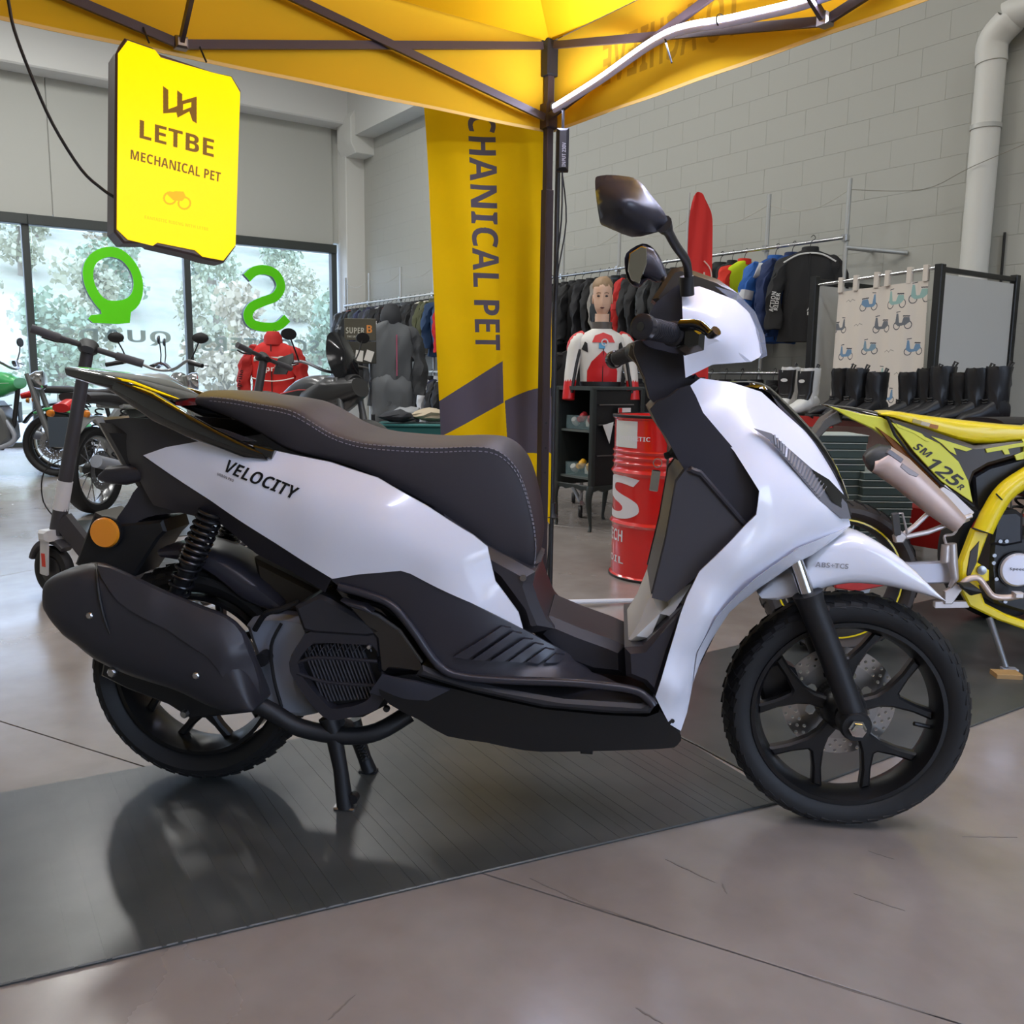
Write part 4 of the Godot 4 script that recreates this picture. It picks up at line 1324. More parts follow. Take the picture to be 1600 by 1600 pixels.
func scooter_middle(S: Node3D) -> void:
	# tunnel and floor
	part(S, "tunnel", mk(ext(v2([-0.701,0.442,-0.665,0.482,-0.598,0.456,-0.527,0.433,-0.495,0.42,-0.49,0.35,-0.567,0.355,-0.632,0.377]), -0.115, 0.115, 0.018)), M.black)
	part(S, "tunnel_cap", mk(hull(v2([-0.657,0.456,-0.617,0.445,-0.565,0.428]), v2([-0.657,0.436,-0.616,0.427,-0.564,0.417]), 0.0, [0.03, 0.05, 0.02], 14)), M.gloss)
	part(S, "underseat_body", mk(ext(v2([-0.898,0.712,-0.797,0.639,-0.694,0.586,-0.699,0.558,-0.687,0.523,-0.67,0.484,-0.65,0.461,-0.7,0.448,-0.718,0.459,-0.729,0.496,-0.78,0.563,-0.828,0.602]), -0.15, 0.15, 0.02)), mat("38363a", 0.35))
	part(S, "seat_lock", mk(move(lathe(v2([0, 0, 0.007, 0, 0.007, 0.006, 0, 0.006]), 10, "z"), Vector3(-0.718,0.576,0.15))), M.steel)
	part(S, "floorboard", mk(ext(v2([-0.928,0.387,-0.886,0.372,-0.761,0.345,-0.625,0.328,-0.463,0.326,-0.435,0.341,-0.429,0.329,-0.442,0.306,-0.516,0.302,-0.665,0.307,-0.816,0.333,-0.942,0.364]), -0.205, 0.205, 0.008)), mat("2a2a2e", 0.4))
	var tread := PackedVector3Array()
	var tx := v2([-0.655,0.318,-0.462,0.314])
	for i in 12:
		for j in 4:
			var p := tx[0].lerp(tx[1], i / 11.0)
			tread.append_array(bx(Vector3(p.x, p.y + 0.008, 0.125 + j * 0.018), Vector3(0.008, 0.006, 0.008)))
	part(S, "foot_grip", mk(tread, 30.0, false), M.black)
	both(S, "floor_lip", tube(sm3(v3([-1.112,0.55,0.19,-1.054,0.538,0.195,-0.994,0.517,0.2,-0.947,0.466,0.205,-0.891,0.392,0.208,-0.84,0.37,0.208,-0.733,0.365,0.205,-0.598,0.365,0.2,-0.484,0.357,0.2,-0.448,0.341,0.205,-0.435,0.327,0.207]), 4), 0.009, 10), M.satin)
	both(S, "side_skirt", panel(v3([-1.13,0.565,0.19,-1.067,0.581,0.196,-0.974,0.593,0.2,-0.952,0.587,0.2,-0.824,0.527,0.192,-0.716,0.467,0.165,-0.65,0.425,0.14,-0.567,0.362,0.12,-0.484,0.344,0.165,-0.599,0.355,0.18,-0.735,0.358,0.195,-0.841,0.367,0.202,-0.892,0.39,0.202,-0.928,0.433,0.2,-0.955,0.474,0.2,-0.995,0.516,0.196,-1.055,0.537,0.19,-1.113,0.549,0.186]), v3([-0.94,0.529,0.205,-0.817,0.448,0.198,-0.697,0.402,0.165,-0.601,0.364,0.15]), 0.006, 0.02), M.satin)
	# louvres follow the curve of the skirt
	var sk := plate(Array(v3([-1.13,0.565,0.19,-1.067,0.581,0.196,-0.974,0.593,0.2,-0.952,0.587,0.2,-0.824,0.527,0.192,-0.716,0.467,0.165,-0.65,0.425,0.14,-0.567,0.362,0.12,-0.484,0.344,0.165,-0.599,0.355,0.18,-0.735,0.358,0.195,-0.841,0.367,0.202,-0.892,0.39,0.202,-0.928,0.433,0.2,-0.955,0.474,0.2,-0.995,0.516,0.196,-1.055,0.537,0.19,-1.113,0.549,0.186])) + Array(v3([-0.94,0.529,0.205,-0.817,0.448,0.198,-0.697,0.402,0.165,-0.601,0.364,0.15])), 0.0)
	var vents := [v2([-0.758,0.478,-0.74,0.473,-0.828,0.408,-0.859,0.412]), v2([-0.735,0.465,-0.717,0.46,-0.792,0.405,-0.818,0.407]), v2([-0.712,0.449,-0.694,0.445,-0.752,0.402,-0.78,0.404]), v2([-0.689,0.437,-0.671,0.432,-0.714,0.398,-0.742,0.401]), v2([-0.667,0.425,-0.648,0.419,-0.68,0.395,-0.705,0.399]), v2([-0.646,0.411,-0.627,0.404,-0.637,0.393,-0.667,0.397])]
	var proud := func(p: Vector2) -> float: return sk.call(p) + 0.012
	for k in vents.size():
		part(S, "louvre", mk(shell(vents[k], proud, 0.014, 0.014)), M.satin)
	# belly
	part(S, "belly_pan", mk(ext(sm2(v2([-1.032,0.334,-0.963,0.358,-0.878,0.334,-0.667,0.296,-0.448,0.291,-0.422,0.31,-0.399,0.277,-0.374,0.255,-0.381,0.232,-0.419,0.221,-0.624,0.202,-0.707,0.2,-0.792,0.213,-0.877,0.222,-0.942,0.257,-1.006,0.288]), 2), -0.18, 0.18, 0.03)), mat("0c0c0e", 0.5))
	part(S, "belly_tab", mk(ext(v2([-0.592,0.185,-0.559,0.187,-0.561,0.164,-0.588,0.164]), 0.06, 0.1, 0.003)), M.dark)
	both(S, "lower_blade", panel(v3([-1.054,0.308,0.17,-1.019,0.358,0.195,-0.942,0.349,0.2,-0.869,0.333,0.195,-0.946,0.283,0.17]), v3([-0.957,0.329,0.195]), 0.01, 0.02), mat("45454d", 0.3))
	part(S, "side_pod", mk(ext(v2([-1.14,0.549,-1.021,0.507,-0.962,0.445,-0.914,0.357,-1.009,0.338,-1.037,0.354,-1.044,0.427,-1.101,0.489]), -0.16, 0.165, 0.012)), M.gloss)
	part(S, "pod_trim", mk(tube(v3([-1.113,0.516,0.17,-1.03,0.485,0.172,-0.983,0.454,0.172,-0.934,0.385,0.172]), 0.004, 8)), mat("6b6b70", 0.2, 0.4))
	part(S, "passenger_peg", mk(ext(v2([-1.106,0.523,-1.053,0.512,-1.036,0.498,-1.088,0.51]), 0.17, 0.205, 0.003)), M.black)
	# centre stand
	var st := part(S, "centre_stand", mk(tube(v3([-1.17,0.223,0.11,-1.158,0.193,0.11,-1.14,0.103,0.115,-1.128,0.009,0.12]), [0.022, 0.02, 0.017, 0.02], 12) + rod(Vector3(-1.146,0.208,0.1), Vector3(-1.18,0.116,-0.1), 0.014, 10)), M.dark)
	part(st, "stand_leg", mk(tube(v3([-1.167,0.141,-0.08,-1.155,0.091,-0.08,-1.139,0.041,-0.08,-1.125,0.007,-0.078]), [0.02, 0.019, 0.017, 0.019], 12)), M.dark)
	part(st, "foot", mk(bx(Vector3(-1.128,0.006,0.12) + Vector3(0, 0.002, 0), Vector3(0.05, 0.01, 0.03), 0.003)), M.steel)
	part(st, "foot", mk(bx(Vector3(-1.129,0.005,-0.078) + Vector3(0, 0.002, 0), Vector3(0.045, 0.01, 0.03), 0.003)), M.dark)
	part(st, "lug", mk(move(lathe(v2([0, -0.01, 0.012, -0.01, 0.012, 0.01, 0, 0.01]), 12, "z"), Vector3(-1.108,0.034,0.12))), M.dark)
	part(st, "stand_spring", mk(coil(Vector3(-1.146,0.099,-0.05), Vector3(-1.127,0.05,-0.05), 0.008, 0.002, 7)), M.dark)

func coil(a: Vector3, b: Vector3, r: float, w: float, turns: int, n := 8) -> PackedVector3Array:
	var d := (b - a).normalized()
	var u := d.cross(Vector3(0, 0, 1)).normalized()
	var v := d.cross(u)
	var p := PackedVector3Array()
	for i in turns * 14 + 1:
		var f := i / (turns * 14.0)
		p.append(a.lerp(b, f) + u * cos(TAU * turns * f) * r + v * sin(TAU * turns * f) * r)
	return tube(p, w, n)

func seat_ring(side: Vector2, base: Vector2, crown: float, w: float, wb: float) -> PackedVector3Array:
	var r := PackedVector3Array()
	var up := (side - base)
	for s in [1.0, -1.0]:
		var half := [Vector3(base.x, base.y, wb * 0.5), Vector3(base.x, base.y, wb), Vector3(base.x, base.y, wb).lerp(Vector3(side.x, side.y, w), 0.1) + Vector3(0, 0, 0.008), Vector3(base.x, base.y, wb).lerp(Vector3(side.x, side.y, w), 0.5) + Vector3(0, 0, 0.012), Vector3(base.x, base.y, wb).lerp(Vector3(side.x, side.y, w), 0.88) + Vector3(0, 0, 0.006), Vector3(side.x, side.y, w), Vector3(side.x, side.y + crown * 0.35, w * 0.88), Vector3(side.x, side.y + crown * 0.75, w * 0.6), Vector3(side.x, side.y + crown, w * 0.2)]
		if s < 0.0:
			half.reverse()
			for q in half: r.append(Vector3(q.x, q.y, -q.z))
		else:
			for q in half: r.append(q)
	return r

func scooter_rear(S: Node3D) -> void:
	# seat: side edge (stitched) and base line, both at the near side
	var cloth := StandardMaterial3D.new()
	cloth.albedo_color = Color("3a373c")
	cloth.roughness = 0.52
	cloth.normal_enabled = true
	cloth.normal_texture = noise_tex(0.35, 9, [], 256, 2, true, 2.0)
	cloth.normal_scale = 0.35
	cloth.uv1_triplanar = true
	cloth.uv1_scale = Vector3(9, 9, 9)
	var edge := v2([-1.465,0.95,-1.386,0.946,-1.308,0.936,-1.234,0.925,-1.19,0.907,-1.133,0.876,-1.07,0.858,-0.992,0.852,-0.909,0.85,-0.832,0.854,-0.783,0.849,-0.749,0.825,-0.725,0.785,-0.704,0.711,-0.695,0.642,-0.7,0.593])
	var base := v2([-1.472,0.93,-1.392,0.906,-1.32,0.877,-1.255,0.842,-1.198,0.825,-1.133,0.812,-1.062,0.789,-0.999,0.758,-0.935,0.724,-0.886,0.694,-0.844,0.667,-0.813,0.643,-0.784,0.622,-0.759,0.603,-0.738,0.591,-0.72,0.582])
	var wd := [0.085, 0.11, 0.13, 0.145, 0.152, 0.157, 0.16, 0.16, 0.157, 0.152, 0.146, 0.14, 0.132, 0.12, 0.11, 0.09]
	var crown := [0.012, 0.016, 0.018, 0.02, 0.021, 0.02, 0.018, 0.016, 0.015, 0.014, 0.014, 0.016, 0.016, 0.012, 0.008, 0.004]
	var rings := []
	var es := sm2(edge, 4, false)
	var bs := sm2(base, 4, false)
	for i in es.size():
		var f := i / 4.0
		var k := clampi(int(f), 0, wd.size() - 2)
		var w := lerpf(wd[k], wd[k + 1], f - k)
		rings.append(seat_ring(es[i], bs[i], lerpf(crown[k], crown[k + 1], f - k), w, w * 0.86))
	# rounded nose
	var last: PackedVector3Array = rings[rings.size() - 1]
	var nose := PackedVector3Array()
	for p in last: nose.append(Vector3(p.x + 0.012, p.y - 0.002, p.z * 0.6))
	rings.append(nose)
	var seat := part(S, "seat", mk(loft(rings), 55.0), cloth)
	var stitch := PackedVector3Array()
	for off in [0.0, -0.012]:
		for i in range(2, es.size() - 1):
			var f := i / 4.0
			var k := clampi(int(f), 0, wd.size() - 2)
			var w := lerpf(wd[k], wd[k + 1], f - k)
			var w2 := lerpf(wd[clampi(int((i + 1) / 4.0), 0, 14)], wd[clampi(int((i + 1) / 4.0), 0, 14) + 1], (i + 1) / 4.0 - clampi(int((i + 1) / 4.0), 0, 14))
			var a := Vector3(es[i].x, es[i].y + off * 0.7, w + 0.002 - off * 0.2)
			var b := Vector3(es[i + 1].x, es[i + 1].y + off * 0.7, w2 + 0.002 - off * 0.2)
			var d := a.distance_to(b)
			var m := maxi(1, int(d / 0.008))
			for j in m: stitch.append_array(bar(a.lerp(b, (j + 0.15) / m), a.lerp(b, (j + 0.75) / m), 0.0016, 0.0016))
	part(seat, "stitching", mk(stitch, 30.0, false), mat("8d8a92", 0.6))
	# white side panel
	var po := v3([-1.593,0.815,0.1,-1.529,0.836,0.115,-1.449,0.851,0.124,-1.391,0.859,0.13,-1.311,0.844,0.14,-1.247,0.833,0.148,-1.137,0.816,0.162,-1.03,0.786,0.172,-0.925,0.731,0.178,-0.822,0.669,0.176,-0.793,0.645,0.172,-0.776,0.57,0.168,-0.726,0.502,0.163,-0.716,0.467,0.163,-0.824,0.527,0.192,-0.952,0.587,0.202,-0.973,0.593,0.203,-1.066,0.581,0.2,-1.125,0.568,0.195,-1.241,0.631,0.182,-1.411,0.723,0.152])
	var pi := v3([-1.312,0.793,0.172,-1.176,0.756,0.197,-1.073,0.728,0.207,-0.985,0.677,0.213,-0.884,0.614,0.208,-1.409,0.798,0.15,-1.251,0.709,0.188])
	both(S, "side_panel", panel(po, pi, 0.006, 0.016), M.white, 50.0)
	var zf := plate(Array(po) + Array(pi), 0.0)
	var txt := part(S, "badge", wrap_letters("VELOCITY", v2([-1.372,0.804])[0], v2([-1.199,0.75])[0], 0.027, zf, 0.0022, 0.25), mat("2a2a2e", 0.15, 0.7))
	part(txt, "badge_small", wrap_letters("URBAN PRO", v2([-1.391,0.784])[0], v2([-1.349,0.771])[0], 0.006, zf, 0.0015, 0.1), mat("55555a", 0.3))
	# tail shell
	both(S, "tail_panel", panel(v3([-1.724,0.889,0.03,-1.64,0.898,0.06,-1.557,0.897,0.085,-1.471,0.89,0.105,-1.39,0.878,0.12,-1.311,0.855,0.135,-1.393,0.855,0.126,-1.532,0.833,0.11,-1.594,0.812,0.098,-1.413,0.72,0.148,-1.243,0.628,0.178,-1.13,0.565,0.19,-1.15,0.531,0.17,-1.233,0.571,0.15,-1.317,0.606,0.14,-1.413,0.672,0.12,-1.505,0.685,0.1,-1.582,0.699,0.085,-1.626,0.763,0.07,-1.673,0.827,0.05]), v3([-1.588,0.861,0.088]), 0.006, 0.02), mat("2c2a30", 0.36))
	part(S, "tail_core", mk(ext(v2([-1.731,0.883,-1.523,0.874,-1.337,0.8,-1.184,0.744,-0.91,0.646,-0.775,0.56,-0.759,0.485,-1.002,0.49,-1.188,0.506,-1.312,0.579,-1.484,0.674,-1.612,0.694,-1.665,0.762]), -0.11, 0.06, 0.02)), M.dark)
	part(S, "tail_lamp", mk(ext(v2([-1.75,0.892,-1.73,0.895,-1.649,0.765,-1.626,0.724,-1.645,0.732,-1.681,0.769]), -0.09, 0.03, 0.004)), mat("b9b9b6", 0.12, 0.1))
	# grab rail
	var gt := v2([-1.736,0.994,-1.651,0.986,-1.546,0.955,-1.458,0.912,-1.384,0.877,-1.326,0.852,-1.285,0.833])
	var gb := v2([-1.733,0.985,-1.653,0.949,-1.549,0.891,-1.46,0.861,-1.386,0.84,-1.327,0.821,-1.276,0.816])
	var gz := [0.05, 0.085, 0.12, 0.145, 0.155, 0.16, 0.155]
	var gr := part(S, "grab_rail", mk(hull(gt, gb, gz, [0.012, 0.018, 0.018, 0.016, 0.014, 0.013, 0.012], 14, 3.0)), M.gloss)
	part(gr, "rail_bar", mk(mirz(hull(gt, gb, gz, [0.012, 0.018, 0.018, 0.016, 0.014, 0.013, 0.012], 14, 3.0))), M.gloss)
	part(gr, "rail_bridge", mk(hull(v2([-1.801,1.012,-1.708,1.001,-1.613,0.984,-1.52,0.943]), v2([-1.796,0.988,-1.71,0.968,-1.615,0.948,-1.521,0.926]), 0.0, [0.055, 0.09, 0.11, 0.08], 20, 5.0)), M.gloss)
	part(gr, "rail_foot", mk(ext(v2([-1.307,0.849,-1.259,0.838,-1.266,0.819,-1.299,0.823]), 0.135, 0.165, 0.003)), M.gloss)
	# plate bracket, flap, lamps
	part(S, "plate_bracket", mk(ext(sm2(v2([-1.694,0.651,-1.659,0.699,-1.637,0.732,-1.598,0.748,-1.458,0.73,-1.323,0.611,-1.46,0.676,-1.567,0.675,-1.631,0.659,-1.659,0.628,-1.691,0.62]), 3), -0.055, 0.06, 0.014)), M.black)
	part(S, "turn_signal", mk(hull(v2([-1.725,0.764,-1.701,0.784,-1.654,0.789,-1.613,0.784]), v2([-1.719,0.749,-1.701,0.743,-1.656,0.741,-1.615,0.751]), 0.06, [0.012, 0.022, 0.024, 0.02], 14)), M.black)
	part(S, "rear_flap", mk(ext(v2([-1.743,0.674,-1.686,0.648,-1.574,0.661,-1.566,0.634,-1.586,0.615,-1.651,0.523,-1.767,0.531,-1.799,0.548]), -0.06, 0.065, 0.006)), M.dark)
	var rf := part(S, "side_reflector", mk(lathe(v2([0, 0, 0.036, 0, 0.036, 0.006, 0.033, 0.011, 0.0, 0.012]), 28, "z")), mat("f7981a", 0.12, 0.0, {"clearcoat_enabled": true, "clearcoat": 1.0}), Transform3D(Basis(), Vector3(-1.708,0.63,0.075)))
	part(rf, "reflector_cup", mk(lathe(v2([0, -0.006, 0.039, -0.006, 0.039, 0.004, 0.036, 0.004, 0.0, 0.001]), 28, "z")), M.dark)
	part(S, "lamp_pod", mk(hull(v2([-1.654,0.661,-1.613,0.666,-1.594,0.652]), v2([-1.648,0.615,-1.616,0.611,-1.595,0.637]), -0.02, [0.03, 0.04, 0.02], 12)), M.black)
	# shocks
	for q in [[Vector3(-1.42,0.708,0.115), Vector3(-1.534,0.469,0.115)], [Vector3(-1.479,0.633,-0.115), Vector3(-1.556,0.431,-0.115)]]:
		var a: Vector3 = q[0]
		var b: Vector3 = q[1]
		var sh := part(S, "rear_shock", mk(tube(PackedVector3Array([a, a.lerp(b, 0.45), a.lerp(b, 0.46), b]), [0.014, 0.014, 0.019, 0.019], 14)), mat("1d1d1f", 0.3))
		part(sh, "spring", mk(coil(a.lerp(b, 0.03), a.lerp(b, 0.55), 0.027, 0.0048, 9)), mat("1a1a1d", 0.25))
		part(sh, "spring", mk(coil(a.lerp(b, 0.55), a.lerp(b, 0.96), 0.025, 0.0042, 5)), mat("1a1a1d", 0.25))
		part(sh, "eye", mk(move(lathe(v2([0, -0.014, 0.016, -0.014, 0.016, 0.014, 0, 0.014]), 14, "z"), b)), M.steel)
	# hugger
	part(S, "hugger", mk(hull(sm2(v2([-1.585,0.594,-1.506,0.605,-1.428,0.585,-1.349,0.537,-1.284,0.478]), 3, false), sm2(v2([-1.567,0.571,-1.508,0.558,-1.449,0.524,-1.378,0.468,-1.293,0.45]), 3, false), 0.0, 0.085, 18, 3.0)), M.satin)
	part(S, "engine_mount", mk(ext(v2([-1.363,0.576,-1.255,0.526,-1.179,0.49,-1.211,0.443,-1.304,0.454,-1.35,0.499]), -0.05, 0.05, 0.01)), mat("3a332b", 0.4))
	# muffler
	var mt := v2([-1.782,0.541,-1.756,0.557,-1.709,0.574,-1.666,0.577,-1.604,0.553,-1.515,0.515,-1.427,0.484,-1.383,0.469,-1.344,0.435,-1.318,0.365,-1.305,0.32,-1.295,0.281])
	var mb := v2([-1.788,0.473,-1.767,0.444,-1.744,0.412,-1.713,0.389,-1.669,0.354,-1.593,0.324,-1.51,0.303,-1.465,0.287,-1.421,0.268,-1.373,0.256,-1.334,0.257,-1.303,0.267])
	var mu := part(S, "muffler", mk(hull(sm2(mt, 2, false), sm2(mb, 2, false), 0.175, [0.036, 0.05, 0.057, 0.06, 0.062, 0.062, 0.062, 0.062, 0.062, 0.062, 0.062, 0.062, 0.062, 0.062, 0.062, 0.062, 0.062, 0.062, 0.062, 0.062, 0.061, 0.058, 0.05], 24, 2.6), 45.0), mat("2c2b30", 0.48))
	var hs := part(mu, "heat_shield", mk(panel(v3([-1.651,0.581,0.21,-1.578,0.562,0.215,-1.491,0.524,0.215,-1.405,0.492,0.215,-1.359,0.477,0.215,-1.325,0.44,0.21,-1.305,0.371,0.2,-1.298,0.293,0.185,-1.331,0.269,0.185,-1.354,0.277,0.2,-1.358,0.345,0.235,-1.391,0.393,0.238,-1.48,0.451,0.238,-1.57,0.493,0.236,-1.611,0.529,0.232]), v3([-1.526,0.505,0.235,-1.424,0.454,0.24,-1.34,0.407,0.238]), 0.012, 0.018, 2), 45.0), mat("333237", 0.45))
	part(mu, "end_seam", mk(tube(sm3(v3([-1.672,0.577,0.18,-1.643,0.555,0.225,-1.63,0.501,0.238,-1.615,0.436,0.235,-1.604,0.35,0.19]), 4), 0.003, 6)), M.dark)
	bolt(mu, Vector3(-1.658,0.475,0.236))
	bolt(mu, Vector3(-1.419,0.352,0.238))
	bolt(mu, Vector3(-1.628,0.34,0.21), 0.011, 0.01)
	bolt(mu, Vector3(-1.493,0.228,0.15), 0.01, 0.012)
	part(S, "muffler_bracket", mk(ext(v2([-1.7,0.338,-1.567,0.306,-1.444,0.258,-1.336,0.248,-1.34,0.23,-1.493,0.205,-1.547,0.237,-1.648,0.27,-1.71,0.298]), 0.1, 0.13, 0.006)), M.dark)
	part(S, "exhaust_pipe", mk(tube(sm3(v3([-1.336,0.266,0.15,-1.291,0.239,0.14,-1.229,0.198,0.125,-1.13,0.177,0.105,-1.058,0.185,0.09,-0.989,0.222,0.06]), 4), 0.021, 14)), mat("1b1b1d", 0.5))
	# engine casing and radiator cover
	part(S, "engine_case", mk(ext(sm2(v2([-1.372,0.421,-1.328,0.448,-1.239,0.446,-1.216,0.41,-1.248,0.332,-1.238,0.255,-1.204,0.216,-1.292,0.205,-1.356,0.239,-1.347,0.342]), 2), -0.1, 0.085, 0.012)), M.alu)
	part(S, "oil_hose", mk(tube(sm3(v3([-1.342,0.418,0.1,-1.311,0.46,0.11,-1.273,0.473,0.11,-1.234,0.49,0.1]), 4), 0.007, 8)), M.dark)
	part(S, "oil_hose", mk(tube(sm3(v3([-1.278,0.436,0.1,-1.3,0.385,0.11,-1.296,0.309,0.11,-1.283,0.236,0.1]), 4), 0.004, 8)), M.dark)
	part(S, "sensor_plug", mk(move(lathe(v2([0, -0.02, 0.016, -0.02, 0.016, 0.02, 0, 0.02]), 12, "z"), Vector3(-1.321,0.353,0.1))), M.dark)
	part(S, "airbox", mk(ext(v2([-1.223,0.494,-1.165,0.524,-1.142,0.515,-1.019,0.445,-1.059,0.432,-1.182,0.435,-1.205,0.44]), 0.02, 0.165, 0.008)), mat("2b2b30", 0.4))
	part(S, "radiator_cover", mk(ext(v2([-1.246,0.343,-1.218,0.412,-1.191,0.437,-1.056,0.438,-1.019,0.407,-1.006,0.334,-1.029,0.261,-1.085,0.229,-1.17,0.22,-1.21,0.26]), -0.02, 0.128, 0.012)), M.dark)
	var rc := part(S, "radiator_grille", mk(ring_ext(v2([-1.24,0.346,-1.212,0.417,-1.185,0.438,-1.083,0.442,-1.022,0.439,-1.002,0.352,-1.026,0.289,-1.048,0.261,-1.107,0.242,-1.165,0.242]), v2([-1.219,0.35,-1.194,0.402,-1.171,0.412,-1.083,0.413,-1.042,0.406,-1.028,0.351,-1.055,0.293,-1.085,0.274,-1.114,0.266,-1.153,0.267]), 0.12, 0.158)), M.black)
	for i in 17:
		var f := i / 16.0
		var a := v2([-1.214,0.396,-1.084,0.414])
		var b := v2([-1.166,0.27,-1.039,0.286])
		var p := a[0].lerp(a[1], f)
		var q := b[0].lerp(b[1], f)
		part(rc, "slat", mk(bar(Vector3(p.x, p.y, 0.135), Vector3(q.x, q.y, 0.135), 0.012, 0.0032)), mat("45454b", 0.35))
	for r in [v3([-1.22,0.364,0.156,-1.169,0.379,0.158,-1.038,0.376,0.156]), v3([-1.223,0.34,0.156,-1.155,0.323,0.158,-1.042,0.32,0.156])]:
		part(rc, "cross_rib", mk(tube(sm3(r, 4), 0.004, 8)), M.black)
	var zig := PackedVector3Array()
	for i in 16:
		var a := v2([-1.205,0.382,-1.055,0.395])
		var b := v2([-1.199,0.403,-1.049,0.413])
		zig.append(Vector3((a if i % 2 else b)[0].lerp((a if i % 2 else b)[1], i / 15.0).x, (a if i % 2 else b)[0].lerp((a if i % 2 else b)[1], i / 15.0).y, 0.146))
	part(rc, "mesh_wire", mk(tube(zig, 0.002, 6)), mat("3a3a40", 0.35))
	bolt(S, Vector3(-1.055,0.41,0.16), 0.006, 0.006)
	bolt(S, Vector3(-1.022,0.263,0.14), 0.008, 0.01, M.dark)

# lettering laid on a curved plate along a line in its x, y plane
func wrap_letters(txt: String, a: Vector2, b: Vector2, h: float, zf: Callable, lift: float, shear := 0.0) -> ArrayMesh:
	var s := text_soup(txt).duplicate()
	var bb := soup_box(s)
	var d := (b - a).normalized()
	var up := Vector2(-d.y, d.x)
	var L := a.distance_to(b)
	for i in s.size():
		var u := (s[i].x - bb.position.x) / bb.size.x
		var v := (s[i].y - bb.position.y) / bb.size.y - 0.5
		var p := a + d * (u * L + v * h * shear) + up * v * h
		s[i] = Vector3(p.x, p.y, zf.call(p) + lift)
	return mk(s, 30.0, false)


